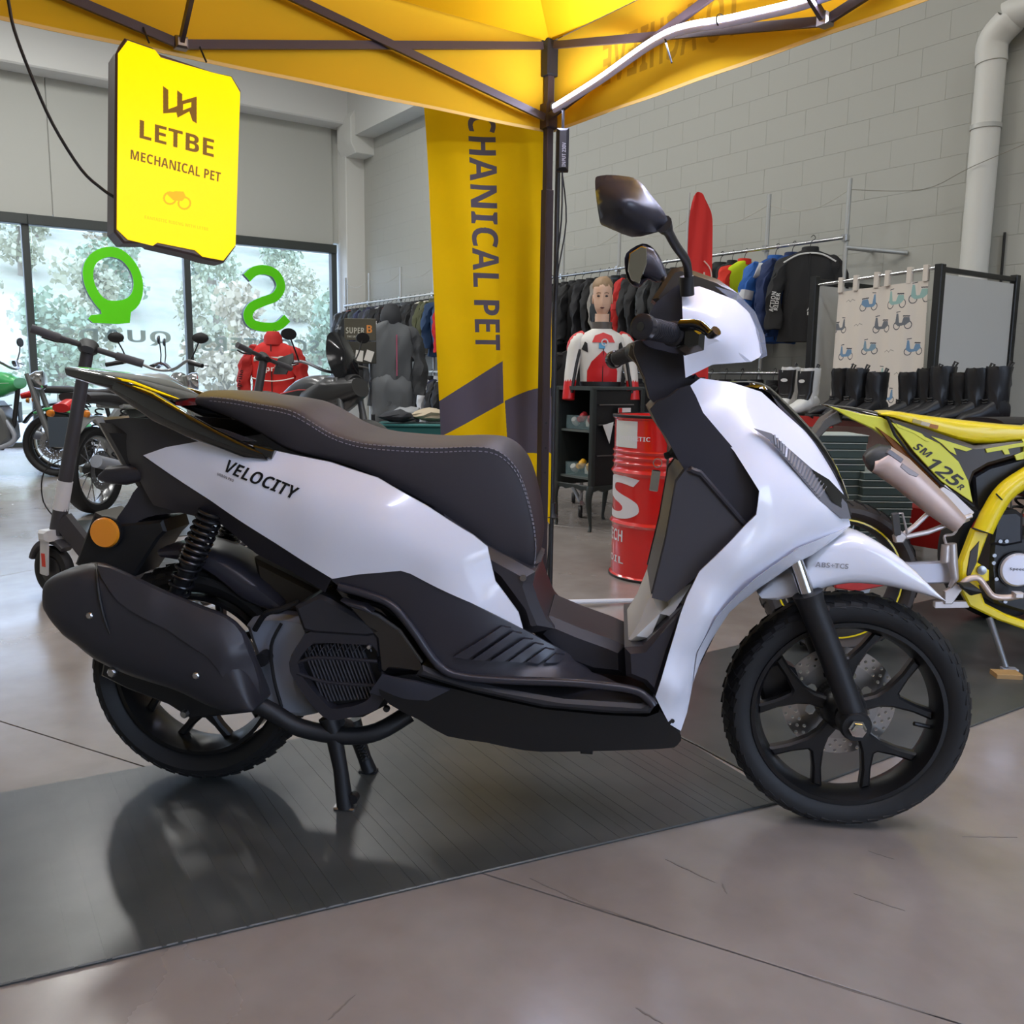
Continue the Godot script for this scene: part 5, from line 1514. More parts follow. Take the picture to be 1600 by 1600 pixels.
# ---------------------------------------------------------------- yellow supermoto on the right (x forward, z to its right-hand side)
func build_dirt_bike() -> void:
	var B := thing("supermoto_bike", Vector3(2.858,0,-1.981), "yellow and black supermoto bike with SM 125 R graphics on the right", "motorcycle", "", -41.58)
	var yel := mat("ffe306", 0.22, 0.0, {"clearcoat_enabled": true, "clearcoat": 0.7})
	var lime := mat("dfe03a", 0.25, 0.0, {"clearcoat_enabled": true, "clearcoat": 0.7})
	var smoke := mat("3f3833", 0.3)
	var silver := mat("cfc6c2", 0.34, 0.55)
	var wh := Node3D.new()
	wh.name = "rear_wheel"
	B.add_child(wh, true)
	wh.position = Vector3(0, 0.285, 0)
	part(wh, "tyre", mk(tyre_soup(0.285, 0.17)), mat("39332f", 0.6))
	var gro := PackedVector3Array()
	for j in 34:
		for s in [1.0, -1.0]:
			var a := TAU * j / 34.0
			gro.append_array(xf(tube(PackedVector3Array([Vector3(0.0, 0.2862, 0.012 * s), Vector3(0.018, 0.2835, 0.04 * s), Vector3(0.03, 0.272, 0.066 * s)]), 0.0032, 5), turned(Vector3(0, 0, 1), rad_to_deg(a))))
	part(wh, "tread_shade_lines", mk(gro, 30.0, false), mat("090909", 0.8))  # dark raised lines stand in for the shade inside tread grooves
	part(wh, "rim", mk(lathe(v2([0.226, 0.06, 0.214, 0.06, 0.205, 0.04, 0.2, 0, 0.205, -0.04, 0.214, -0.06, 0.226, -0.06, 0.22, 0]), 56, "z", true), 50.0), M.dark)
	part(wh, "rim_stripe", mk(lathe(v2([0.224, 0.0605, 0.218, 0.0615, 0.218, 0.0605]), 56, "z", true)), yel)
	part(wh, "hub", mk(lathe(v2([0, -0.06, 0.035, -0.06, 0.04, 0, 0.035, 0.06, 0, 0.06]), 18, "z")), M.dark)
	for k in 18:
		var a := TAU * k / 18.0
		part(wh, "spoke", mk(rod(Vector3(cos(a) * 0.035, sin(a) * 0.035, 0.04 * (1 if k % 2 else -1)), Vector3(cos(a + 0.25) * 0.206, sin(a + 0.25) * 0.206, 0), 0.0022, 5)), M.steel)
	part(wh, "brake_disc", mk(move(holed_ring(0.07, 0.11, 2, 24, 0.004, 0.004), Vector3(0, 0, 0.08)), 30.0, false), M.steel)
	part(B, "rear_hub_cover", mk(ext(v2([-0.029,0.377,0.059,0.384,0.227,0.353,0.231,0.297,0.057,0.25,-0.021,0.259]), 0.07, 0.1, 0.004)), mat("b5302b", 0.4))
	# tail and graphics
	part(B, "tail_fender", mk(hull(v2([-0.096,0.919,0.016,0.91,0.124,0.891,0.174,0.875]), v2([-0.087,0.913,0.019,0.873,0.129,0.819,0.203,0.789]), 0.0, [0.02, 0.05, 0.07, 0.08], 16)), M.gloss)
	part(B, "tail_graphic", mk(ext(v2([-0.077,0.913,0.032,0.887,0.1,0.877,0.136,0.86,0.213,0.758,0.159,0.777,0.073,0.836,0,0.869]), 0.05, 0.079, 0.003)), lime)
	part(B, "plate_bracket", mk(ext(v2([-0.039,0.896,-0.019,0.855,-0.062,0.836,-0.106,0.784,-0.134,0.772,-0.118,0.807,-0.082,0.866]), -0.06, 0.035, 0.004)), mat("58554f", 0.4))
	part(B, "side_panel", mk(ext(v2([0.115,0.879,0.233,0.845,0.418,0.784,0.574,0.803,0.579,0.754,0.466,0.716,0.424,0.688,0.411,0.639,0.427,0.576,0.312,0.65,0.205,0.76]), -0.09, 0.1, 0.012)), smoke)
	part(B, "side_graphic", mk(ext(v2([0.128,0.861,0.212,0.827,0.296,0.789,0.364,0.728,0.402,0.661,0.423,0.585,0.31,0.659,0.212,0.76]), 0.095, 0.105, 0.002)), lime)
	var ink := mat("2b2722", 0.4)
	part(B, "graphic_print", letters("125", 0.13, 0.045, 0.001, true, 0.35), ink, Transform3D(Basis(Vector3(0, 0, 1), deg_to_rad(-36)), Vector3(0.319,0.691,0.107)))
	part(B, "graphic_print", letters("SM", 0.06, 0.026, 0.001, true, 0.3), ink, Transform3D(Basis(Vector3(0, 0, 1), deg_to_rad(-34)), Vector3(0.241,0.765,0.107)))
	part(B, "graphic_print", letters("R", 0.018, 0.02, 0.001, true, 0.3), ink, Transform3D(Basis(Vector3(0, 0, 1), deg_to_rad(-36)), Vector3(0.379,0.639,0.107)))
	for q in [v2([0.144,0.857,0.233,0.823,0.26,0.797,0.247,0.797,0.207,0.823,0.15,0.844]), v2([0.265,0.815,0.406,0.773,0.386,0.764,0.343,0.776,0.355,0.75,0.331,0.763,0.303,0.789]), v2([0.448,0.774,0.572,0.799,0.573,0.786,0.522,0.776,0.53,0.758,0.513,0.756,0.503,0.771,0.454,0.761]), v2([0.545,0.754,0.575,0.768,0.577,0.742,0.553,0.737])]:
		part(B, "graphic_bar", mk(ext(q, 0.1, 0.107, 0.001)), lime)
	part(B, "panel_edge", mk(tube(v3([0.115,0.879,0.1,0.144,0.817,0.104,0.195,0.755,0.106,0.311,0.646,0.106,0.426,0.572,0.104]), 0.005, 8)), M.dark)
	part(B, "amber_guard", mk(ext(v2([0.085,0.842,0.154,0.794,0.246,0.715,0.316,0.648,0.314,0.621,0.25,0.656,0.156,0.758]), 0.06, 0.092, 0.004)), mat("7d4a12", 0.2))
	part(B, "seat", mk(hull(sm2(v2([0.097,0.891,0.146,0.899,0.254,0.885,0.415,0.868,0.616,0.852,0.904,0.848]), 3, false), sm2(v2([0.102,0.883,0.148,0.87,0.258,0.832,0.422,0.786,0.62,0.803,0.906,0.831]), 3, false), 0.0, 0.085, 18, 3.6)), yel)
	for k in 3:
		part(B, "seat_sticker", mk(xf(bx(Vector3.ZERO, Vector3(0.03, 0.013, 0.002)), turned(Vector3(0, 0, 1), -12.0))), mat(["b9a86a", "c9c0a8", "b0703a"][k], 0.5), Transform3D(Basis(), [Vector3(0.22,0.864,0.087), Vector3(0.249,0.856,0.087), Vector3(0.277,0.848,0.087)][k]))
	# silencer
	var si := part(B, "silencer", mk(hull(v2([0.066,0.738,0.123,0.781,0.186,0.74,0.323,0.612,0.392,0.54]), v2([0.065,0.688,0.088,0.675,0.151,0.632,0.269,0.541,0.354,0.485]), 0.13, [0.045, 0.05, 0.05, 0.048, 0.03], 20)), mat("d3bcb2", 0.42, 0.35))
	part(si, "end_cap", mk(hull(v2([0.036,0.744,0.051,0.768,0.084,0.787,0.123,0.781]), v2([0.042,0.719,0.056,0.695,0.07,0.684,0.088,0.675]), 0.13, [0.02, 0.035, 0.042, 0.047], 18)), mat("3d3f3e", 0.4))
	part(si, "badge_plate", mk(ext(v2([0.108,0.773,0.157,0.739,0.149,0.725,0.098,0.759]), 0.165, 0.18, 0.002)), mat("8d8a90", 0.3, 0.5))
	part(si, "badge_plate", mk(ext(v2([0.153,0.725,0.211,0.687,0.203,0.678,0.177,0.686,0.146,0.712]), 0.166, 0.181, 0.002)), mat("a8a0a2", 0.3, 0.5))
	# white subframe
	part(B, "subframe_rail", mk(bar(Vector3(0.313,0.636,0.1), Vector3(0.42,0.539,0.1), 0.02, 0.03, 0.003)), silver)
	part(B, "peg_hanger", mk(tube(v3([0.175,0.454,0.13,0.23,0.501,0.125,0.324,0.602,0.115]), 0.009, 10) + tube(v3([0.175,0.454,0.13,0.274,0.479,0.125,0.42,0.541,0.11]), 0.009, 10)), silver)
	part(B, "peg_lug", mk(ext(v2([0.157,0.463,0.182,0.482,0.201,0.464,0.189,0.441,0.163,0.44]), 0.11, 0.145, 0.004)), silver)
	part(B, "folded_peg", mk(bar(Vector3(0.15,0.548,0.15), Vector3(0.167,0.469,0.14), 0.02, 0.022, 0.003)), mat("4a4a4a", 0.5))
	part(B, "peg_wire", mk(tube(v3([0.163,0.546,0.15,0.175,0.548,0.15,0.201,0.473,0.14]), 0.004, 6)), silver)
	# frame
	var fr := part(B, "frame", mk(tube(sm3(v3([0.742,0.784,0.1,0.601,0.689,0.11,0.525,0.63,0.115,0.484,0.557,0.118,0.459,0.489,0.12]), 4), 0.034, 14)), yel)
	part(fr, "frame_plate", mk(ext(v2([0.429,0.493,0.481,0.485,0.471,0.449,0.452,0.375,0.493,0.349,0.496,0.312,0.463,0.292,0.49,0.228,0.568,0.19,0.711,0.143,0.714,0.113,0.538,0.17,0.437,0.217,0.4,0.28,0.396,0.373]), 0.08, 0.12, 0.006)), yel)
	part(fr, "frame_inset", mk(ext(v2([0.449,0.453,0.447,0.375,0.426,0.319,0.416,0.332,0.422,0.415]), 0.1, 0.124, 0.002)), mat("45403e", 0.5))
	part(fr, "pivot_bolt", mk(move(lathe(v2([0, 0, 0.016, 0, 0.016, 0.02, 0.006, 0.022, 0, 0.022]), 14, "z"), Vector3(0.464,0.35,0.11))), M.steel)
	part(fr, "joint_line", mk(tube(v3([0.411,0.502,0.15,0.443,0.492,0.152,0.466,0.487,0.148]), 0.003, 6)), M.dark)
	part(fr, "joint_line", mk(tube(v3([0.479,0.624,0.148,0.492,0.611,0.15,0.507,0.598,0.145]), 0.003, 6)), M.dark)
	part(B, "swingarm", mk(ext(v2([-0.028,0.358,0.226,0.362,0.382,0.373,0.393,0.294,0.254,0.284,-0.024,0.294]), 0.07, 0.1, 0.006)), mat("c9c9d4", 0.3, 0.3))
	part(B, "brake_cylinder", mk(tube(v3([0.353,0.442,0.13,0.363,0.374,0.13,0.376,0.316,0.13,0.361,0.286,0.13]), [0.018, 0.018, 0.013, 0.007], 12)), silver)
	part(B, "brake_reservoir", mk(lathe(v2([0, 0, 0.016, 0, 0.016, 0.06, 0, 0.06]), 14)), silver, Transform3D(Basis(), Vector3(0.337,0.377,0.13)))
	part(B, "brake_hose", mk(tube(sm3(v3([0.336,0.441,0.13,0.329,0.468,0.13,0.362,0.475,0.12,0.384,0.508,0.11,0.417,0.525,0.1]), 4), 0.005, 8)), silver)
	part(B, "brake_pedal", mk(tube(sm3(v3([0.388,0.292,0.15,0.411,0.32,0.15,0.445,0.326,0.15,0.473,0.295,0.15,0.501,0.264,0.15,0.55,0.261,0.15,0.597,0.273,0.15]), 4), 0.011, 10)), mat("d9c3b6", 0.35, 0.4))
	part(B, "pedal_tip", mk(bx(Vector3(0.576,0.274,0.16), Vector3(0.03, 0.02, 0.035), 0.004)), silver)
	part(B, "foot_peg", mk(hull(v2([0.376,0.31,0.41,0.315,0.436,0.298]), v2([0.386,0.292,0.413,0.27,0.442,0.281]), 0.17, 0.035, 12)), M.dark)
	part(B, "lower_link", mk(bar(Vector3(0.321,0.214,0.1), Vector3(0.442,0.221,0.1), 0.02, 0.022, 0.004)), silver)
	part(B, "linkage", mk(ext(v2([0.349,0.267,0.389,0.299,0.409,0.276,0.378,0.221,0.353,0.22]), 0.1, 0.12, 0.003)), silver)
	# engine
	part(B, "engine", mk(ext(sm2(v2([0.505,0.438,0.571,0.463,0.739,0.48,0.834,0.38,0.829,0.219,0.726,0.179,0.572,0.208,0.521,0.252]), 2), -0.1, 0.09, 0.012)), mat("1f1f20", 0.45))
	var cov := part(B, "clutch_cover", mk(lathe(v2([0, 0, 0.056, 0, 0.06, 0.004, 0.06, 0.014, 0.054, 0.02, 0, 0.021]), 32, "z")), mat("d8d5dd", 0.3, 0.3), Transform3D(Basis(), Vector3(0.594,0.351,0.09)))
	part(cov, "cover_ring", mk(lathe(v2([0.06, 0, 0.066, 0, 0.066, 0.012, 0.06, 0.012]), 32, "z", true)), M.dark)
	part(cov, "cover_print", letters("Speed", 0.05, 0.013), mat("55555c", 0.4), Transform3D(Basis(), Vector3(-0.006, 0.003, 0.022)))
	part(B, "radiator", mk(ext(v2([0.504,0.555,0.575,0.562,0.598,0.544,0.607,0.445,0.545,0.429,0.497,0.437]), -0.06, 0.1, 0.012)), mat("26262b", 0.4))
	part(B, "airbox", mk(ext(v2([0.428,0.674,0.479,0.709,0.592,0.745,0.677,0.736,0.599,0.667,0.518,0.62,0.46,0.55,0.445,0.572]), -0.07, 0.075, 0.008)), mat("1d1e22", 0.35))
	part(B, "tank", mk(hull(v2([0.572,0.825,0.69,0.893,0.851,0.917]), v2([0.58,0.737,0.708,0.706,0.875,0.688]), 0.0, [0.1, 0.13, 0.1], 16)), lime)
	for k in 6:
		part(B, "engine_bolt", mk(lathe(v2([0, 0, 0.007, 0, 0.007, 0.006, 0, 0.006]), 8, "z")), M.steel, Transform3D(Basis(), [Vector3(0.515,0.398,0.09), Vector3(0.515,0.371,0.09), Vector3(0.529,0.313,0.09), Vector3(0.526,0.451,0.1), Vector3(0.547,0.452,0.1), Vector3(0.566,0.233,0.09)][k]))
	# front end, outside the frame of the photograph
	var fw := part(B, "front_wheel", mk(move(tyre_soup(0.285, 0.12), Vector3(1.2, 0.285, 0))), M.rubber)
	part(fw, "front_rim", mk(move(lathe(v2([0.226, 0.045, 0.2, 0, 0.226, -0.045, 0.21, 0]), 48, "z", true), Vector3(1.2, 0.285, 0))), M.dark)
	part(B, "fork", mk(rod(Vector3(1.2, 0.285, 0.09), Vector3(0.98, 0.95, 0.09), 0.025) + rod(Vector3(1.2, 0.285, -0.09), Vector3(0.98, 0.95, -0.09), 0.025)), M.dark)
	# side stand on a small wooden block
	part(B, "side_stand", mk(tube(v3([0.515,0.173,0.1,0.53,0.114,0.13,0.545,0.054,0.16,0.555,0.017,0.175]), [0.012, 0.011, 0.01, 0.01], 10)), mat("8d8f92", 0.35, 0.7))
	part(B, "stand_foot", mk(bx(Vector3(0.564,0.012,0.18), Vector3(0.05, 0.008, 0.04), 0.003)), M.alu)
	single("wood_block", mk(bx(Vector3.ZERO, Vector3(0.085, 0.022, 0.06), 0.002)), mat("a98655", 0.7), "small wooden block under the yellow bike's side stand", "block", "", Vector3(3.089,0.011,-1.447), -41.0)


# ---------------------------------------------------------------- other machines in the hall
# plain motorcycle: rear axle over the origin, x forward, z to its right
func motorcycle(label: String, at: Vector3, turn: float, o: Dictionary) -> Node3D:
	var B := thing("motorcycle", at, label, "motorcycle", "", turn)
	var body := mat(o.body, 0.25, 0.0, {"clearcoat_enabled": true, "clearcoat": 0.6})
	var eng := mat(o.get("engine", "8d8f90"), 0.4, 0.6)
	var L: float = o.get("base", 1.4)
	var r: float = o.get("r", 0.31)
	var tm := mk(tyre_soup(r, 0.12, 48))
	var rm := mk(lathe(v2([r - 0.062, 0.035, r - 0.075, 0.035, r - 0.085, 0, r - 0.075, -0.035, r - 0.062, -0.035]), 48, "z", true), 50.0)
	var sp := PackedVector3Array()
	for k in 14:
		var a := TAU * k / 14.0
		sp.append_array(rod(Vector3(cos(a) * 0.03, sin(a) * 0.03, 0.02 if k % 2 else -0.02), Vector3(cos(a + 0.2) * (r - 0.08), sin(a + 0.2) * (r - 0.08), 0), 0.004, 5))
	for x in [0.0, L]:
		var w := part(B, "wheel", tm, M.rubber, Transform3D(Basis(), Vector3(x, r, 0)))
		part(w, "rim", rm, mat(o.get("rim", "9a9b9c"), 0.3, 0.7))
		part(w, "spokes", mk(sp, 30.0, false), M.steel)
		part(w, "hub", mk(lathe(v2([0, -0.05, 0.05, -0.05, 0.06, 0, 0.05, 0.05, 0, 0.05]), 18, "z")), M.dark)
		part(w, "brake_disc", mk(move(holed_ring(0.09, 0.14, 2, 20, 0.005, 0.004), Vector3(0, 0, 0.065)), 30.0, false), M.steel)
	for z in [-0.1, 0.1]:
		part(B, "fork_leg", mk(tube(PackedVector3Array([Vector3(L, r, z), Vector3(L - 0.1, 0.62, z), Vector3(L - 0.2, 0.98, z)]), [0.028, 0.028, 0.02], 12)), eng)
		part(B, "swingarm", mk(bar(Vector3(0, r, z), Vector3(0.52, 0.38, z), 0.03, 0.05, 0.006)), eng)
		part(B, "rear_shock", mk(coil(Vector3(0.12, 0.4, z), Vector3(0.28, 0.74, z), 0.025, 0.006, 9)), M.dark)
	part(B, "front_fender", mk(arc_fender(Vector3(L, r, 0), r + 0.02, 25.0, 120.0, 0.07)), body)
	part(B, "rear_fender", mk(arc_fender(Vector3(0, r, 0), r + 0.05, 40.0, 150.0, 0.08)), body if o.get("tail", false) else M.dark)
	part(B, "engine", mk(ext(sm2(v2([0.42, 0.3, 0.95, 0.28, 1.02, 0.5, 0.9, 0.72, 0.62, 0.72, 0.45, 0.55]), 2), -0.14, 0.14, 0.03)), eng)
	for k in 6:
		part(B, "cooling_fin", mk(bx(Vector3(0.8, 0.5 + k * 0.035, 0), Vector3(0.3, 0.012, 0.32), 0.003)), eng)
	part(B, "engine_cover", mk(lathe(v2([0, -0.19, 0.1, -0.19, 0.13, -0.15, 0.13, 0.15, 0.1, 0.19, 0, 0.19]), 24, "z")), M.alu, Transform3D(Basis(), Vector3(0.58, 0.42, 0)))
	part(B, "frame", mk(tube(v3([0.25, 0.76, 0.09, 0.6, 0.74, 0.1, 1.08, 0.92, 0.04]), 0.02, 10) + tube(v3([0.25, 0.76, -0.09, 0.6, 0.74, -0.1, 1.08, 0.92, -0.04]), 0.02, 10) + tube(v3([1.08, 0.86, 0, 1.02, 0.5, 0, 0.9, 0.27, 0, 0.5, 0.27, 0, 0.42, 0.7, 0]), 0.022, 10)), mat(o.get("frame", "2a2a2c"), 0.4))
	part(B, "tank", mk(hull(sm2(v2([0.52, 0.84, 0.7, 0.97, 0.95, 1.0, 1.1, 0.94]), 3, false), sm2(v2([0.54, 0.76, 0.7, 0.73, 0.95, 0.76, 1.1, 0.84]), 3, false), 0.0, 0.15, 20)), body)
	part(B, "tank_stripe", mk(hull(v2([0.56, 0.86, 0.8, 0.9, 1.06, 0.9]), v2([0.56, 0.83, 0.8, 0.86, 1.06, 0.88]), 0.0, 0.152, 20)), mat(o.get("stripe", "c46a2a"), 0.3))
	part(B, "seat", mk(hull(sm2(v2([-0.18, 0.86, 0.1, 0.86, 0.35, 0.83, 0.56, 0.86]), 3, false), sm2(v2([-0.16, 0.79, 0.1, 0.78, 0.35, 0.75, 0.56, 0.78]), 3, false), 0.0, 0.12, 18, 3.0)), mat(o.get("seat", "232022"), 0.6))
	part(B, "tail_lamp", mk(hull(v2([-0.34, 0.79, -0.24, 0.82]), v2([-0.33, 0.73, -0.24, 0.74]), 0.0, 0.06, 14)), mat("c01818", 0.2))
	part(B, "plate", mk(bx(Vector3(-0.36, 0.6, 0), Vector3(0.012, 0.2, 0.16), 0.003)), mat(o.get("plate", "46505a"), 0.5))
	part(B, "exhaust", mk(tube(sm3(v3([0.98, 0.55, 0.1, 1.06, 0.36, 0.12, 0.8, 0.26, 0.15, 0.3, 0.27, 0.17]), 4), 0.022, 12) + tube(v3([0.32, 0.28, 0.17, 0.2, 0.3, 0.17, -0.25, 0.4, 0.18]), [0.03, 0.045, 0.045], 16)), M.alu)
	var hb := part(B, "handlebar", mk(tube(sm3(v3([0.9, 1.06, -0.4, 0.98, 1.1, -0.25, 1.06, 1.03, -0.08, 1.06, 1.03, 0.08, 0.98, 1.1, 0.25, 0.9, 1.06, 0.4]), 4), 0.012, 10)), M.steel)
	for z in [-1.0, 1.0]:
		part(hb, "grip", mk(rod(Vector3(0.9, 1.06, 0.41 * z), Vector3(0.94, 1.085, 0.28 * z), 0.018)), M.dark)
		part(hb, "lever", mk(tube(v3([0.97, 1.08, 0.27 * z, 1.0, 1.07, 0.34 * z, 0.98, 1.06, 0.42 * z]), 0.006, 8)), M.steel)
		var mi := part(hb, "mirror", mk(xf(lathe(v2([0, -0.02, 0.03, -0.018, 0.055, -0.006, 0.058, 0.008, 0.0, 0.01]), 20, "x"), Transform3D(Basis().scaled(Vector3(1, 0.75, 1.2)), Vector3(0.98, o.get("mirror", 1.3), 0.36 * z)))), M.dark)
		part(mi, "stalk", mk(tube(v3([0.98, 1.1, 0.27 * z, 0.99, 1.18, 0.31 * z, 0.985, o.get("mirror", 1.3) - 0.02, 0.35 * z]), 0.006, 8)), M.dark)
		part(B, "foot_peg", mk(rod(Vector3(0.5, 0.34, 0.14 * z), Vector3(0.48, 0.34, 0.27 * z), 0.014)), M.dark)
		part(B, "indicator", mk(xf(lathe(v2([0, -0.02, 0.022, -0.01, 0.026, 0.015, 0, 0.02]), 12, "x"), Transform3D(Basis(), Vector3(-0.26, 0.72, 0.13 * z)))), mat("d9822a", 0.3))
	part(B, "headlamp", mk(lathe(v2([0, -0.09, 0.05, -0.08, 0.085, -0.02, 0.09, 0.04, 0.08, 0.05, 0, 0.06]), 24, "x")), M.dark if o.get("dark", false) else M.chrome, Transform3D(Basis(), Vector3(1.27, 0.92, 0)))
	if o.has("screen"):
		part(B, "windscreen", mk(panel(v3([0, 0, 0.0, 0.2, 0.02, 0.0, 0.24, 0.2, 0.02, 0.18, 0.36, 0.03, 0.1, 0.4, 0.03, 0.02, 0.36, 0.03, -0.04, 0.2, 0.02]), v3([0.1, 0.2, 0.08, 0.1, 0.08, 0.06]), 0.005, 0.03, 3)), mat(o.screen, 0.1), Transform3D(Basis(Vector3(0, 0, 1), Vector3(-0.45, 0.9, 0).normalized(), Vector3(0.9, 0.45, 0).normalized()), Vector3(1.22, 0.96, -0.1)))
		part(B, "fairing", mk(hull(v2([0.85, 0.92, 1.1, 1.0, 1.34, 0.98]), v2([0.8, 0.6, 1.1, 0.7, 1.4, 0.84]), 0.0, [0.18, 0.2, 0.08], 18)), body)
		part(B, "hand_guard", mk(panel(v3([0.86, 1.0, 0.42, 1.02, 1.0, 0.42, 1.06, 1.1, 0.38, 1.0, 1.16, 0.34, 0.9, 1.12, 0.4]), v3([]), 0.006, 0.04)), M.dark)
	part(B, "side_stand", mk(tube(v3([0.5, 0.28, -0.1, 0.46, 0.12, -0.2, 0.44, 0.008, -0.27]), 0.011, 8)), M.dark)
	return B

func arc_fender(c: Vector3, r: float, a0: float, a1: float, w: float) -> PackedVector3Array:
	var t := PackedVector2Array()
	var b := PackedVector2Array()
	for i in 13:
		var a := deg_to_rad(lerpf(a0, a1, i / 12.0))
		t.append(Vector2(c.x + cos(a) * (r + 0.03), c.y + sin(a) * (r + 0.03)))
		b.append(Vector2(c.x + cos(a) * r, c.y + sin(a) * r))
	return hull(t, b, 0.0, w, 14, 3.0)

func kick_scooter(label: String, at: Vector3, turn: float, steer: float) -> Node3D:
	# front wheel over the origin, x forward; the stem rakes back to x = -0.2
	var K := thing("kick_scooter", at, label, "kick scooter", "", turn)
	var dk := mat("3b393d", 0.45)
	var fr := Node3D.new()
	fr.name = "front_assembly"
	K.add_child(fr)
	fr.rotation_degrees.y = steer * 0.45
	var wl := mk(lathe(v2([0.07, 0.02, 0.09, 0.026, 0.108, 0.022, 0.114, 0, 0.108, -0.022, 0.09, -0.026, 0.07, -0.02, 0.06, 0]), 40, "z", true), 50.0)
	part(fr, "wheel", wl, M.rubber, Transform3D(Basis(), Vector3(0, 0.114, 0)))
	part(fr, "wheel_hub", mk(lathe(v2([0, -0.025, 0.062, -0.022, 0.07, 0, 0.062, 0.022, 0, 0.025]), 28, "z")), mat("232325", 0.4), Transform3D(Basis(), Vector3(0, 0.114, 0)))
	for z in [-0.045, 0.045]:
		part(fr, "fork_blade", mk(bar(Vector3(0.01, 0.10, z), Vector3(-0.01, 0.28, z), 0.012, 0.045, 0.004)), mat("d0d0d2", 0.4))
		part(fr, "reflector", mk(bx(Vector3(0.0, 0.17, z * 1.16), Vector3(0.022, 0.06, 0.004), 0.001)), mat("d23a28", 0.25))
	part(fr, "fork_crown", mk(bx(Vector3(-0.012, 0.28, 0), Vector3(0.06, 0.05, 0.13), 0.012)), mat("d0d0d2", 0.4))
	part(fr, "mudguard", mk(arc_fender(Vector3(0, 0.114, 0), 0.122, 20.0, 130.0, 0.028)), dk)
	part(K, "stem", mk(tube(v3([-0.02, 0.28, 0, -0.045, 0.4, 0]), [0.034, 0.032], 16)), dk)
	part(K, "stem_collar", mk(tube(v3([-0.042, 0.39, 0, -0.07, 0.52, 0]), 0.033, 18)), mat("d8d8db", 0.35))
	part(K, "fold_latch", mk(bx(Vector3(-0.03, 0.345, 0.032), Vector3(0.03, 0.016, 0.012), 0.003)), mat("c23a30", 0.4))
	part(K, "upper_stem", mk(tube(v3([-0.07, 0.52, 0, -0.2, 1.1, 0]), [0.03, 0.026], 16)), dk)
	var hn := Node3D.new()
	hn.name = "handlebar_assembly"
	K.add_child(hn)
	hn.position = Vector3(-0.2, 1.1, 0)
	hn.rotation_degrees = Vector3(18.0, steer, 0)
	hn.scale = Vector3(0.9, 0.9, 0.88)
	part(hn, "display_head", mk(hull(v2([-0.05, 0.012, 0.01, 0.05, 0.07, 0.016]), v2([-0.05, -0.02, 0.01, -0.03, 0.06, -0.016]), 0.0, [0.03, 0.05, 0.03], 14)), M.dark)
	part(hn, "handlebar", mk(rod(Vector3(0, 0.01, -0.23), Vector3(0, 0.01, 0.23), 0.015)), dk)
	for s in [-1.0, 1.0]:
		part(hn, "grip", mk(rod(Vector3(0, 0.01, 0.13 * s), Vector3(-0.01, 0.012, 0.26 * s), 0.021, 14)), mat("4b4a4f", 0.6))
	part(hn, "brake_lever", mk(tube(v3([0.02, 0.0, -0.1, 0.05, -0.01, -0.15, 0.04, -0.01, -0.21]), 0.006, 8)), M.dark)
	part(K, "cable", mk(tube(sm3(v3([-0.02, 0.33, 0.03, 0.05, 0.42, 0.05, 0.04, 0.55, 0.05, -0.06, 0.62, 0.03]), 5), 0.003, 6)), M.dark)
	part(K, "neck", mk(bar(Vector3(-0.04, 0.36, 0), Vector3(-0.2, 0.13, 0), 0.06, 0.07, 0.012)), dk)
	part(K, "deck", mk(bx(Vector3(-0.5, 0.1, 0), Vector3(0.68, 0.06, 0.15), 0.015)), dk)
	part(K, "deck_mat", mk(bx(Vector3(-0.5, 0.133, 0), Vector3(0.52, 0.006, 0.13), 0.002)), M.rubber)
	part(K, "rear_wheel", wl, M.rubber, Transform3D(Basis(), Vector3(-0.9, 0.114, 0)))
	part(K, "rear_mudguard", mk(arc_fender(Vector3(-0.9, 0.114, 0), 0.122, 50.0, 170.0, 0.028)), dk)
	part(K, "kick_stand", mk(tube(v3([-0.62, 0.09, -0.06, -0.66, 0.004, -0.14]), 0.008, 8)), M.dark)
	return K

func build_left_bikes() -> void:
	kick_scooter("dark grey electric kick scooter with white front fork behind the scooter's exhaust", Vector3(0.581,0,-4.422), 150.0, -70.0)
	kick_scooter("grey electric kick scooter in front of the red jacket", Vector3(1.864,0,-5.749), 190.0, -80.0)
	motorcycle("classic motorcycle with blue tank and spoked wheels right at the shop window", Vector3(1.451,0,-9.964), -18.0, {"body": "2f4a66", "rim": "c9c2b0", "engine": "9fa3a6", "stripe": "d08a3a", "mirror": 1.32})
	motorcycle("grey naked motorcycle with red tail lamp behind the kick scooter's stem", Vector3(1.2,0,-6.923), 48.0, {"body": "8d908e", "engine": "a3a7a2", "frame": "b9bcb8", "stripe": "50545a", "tail": true, "mirror": 1.28, "seat": "2b2b2d"})
	motorcycle("black motorcycle with dark windscreen seen above the scooter's seat", Vector3(2.629,0,-7.609), -75.0, {"body": "232325", "engine": "6a6c6e", "stripe": "b5201c", "screen": "1b1c1f", "dark": true, "mirror": 1.3})
	motorcycle("motorcycle with green fender cut off at the photograph's left edge", Vector3(0.116,0,-10.226), -28.0, {"body": "3fae62", "engine": "77797a", "stripe": "dddddd", "rim": "333333", "mirror": 1.28})
	motorcycle("black motorcycle whose wheel stands behind the yellow supermoto", Vector3(3.874,0,-1.87), -20.0, {"body": "1d1d1f", "engine": "4a4b4d", "stripe": "7a1414", "rim": "2a2a2a"})


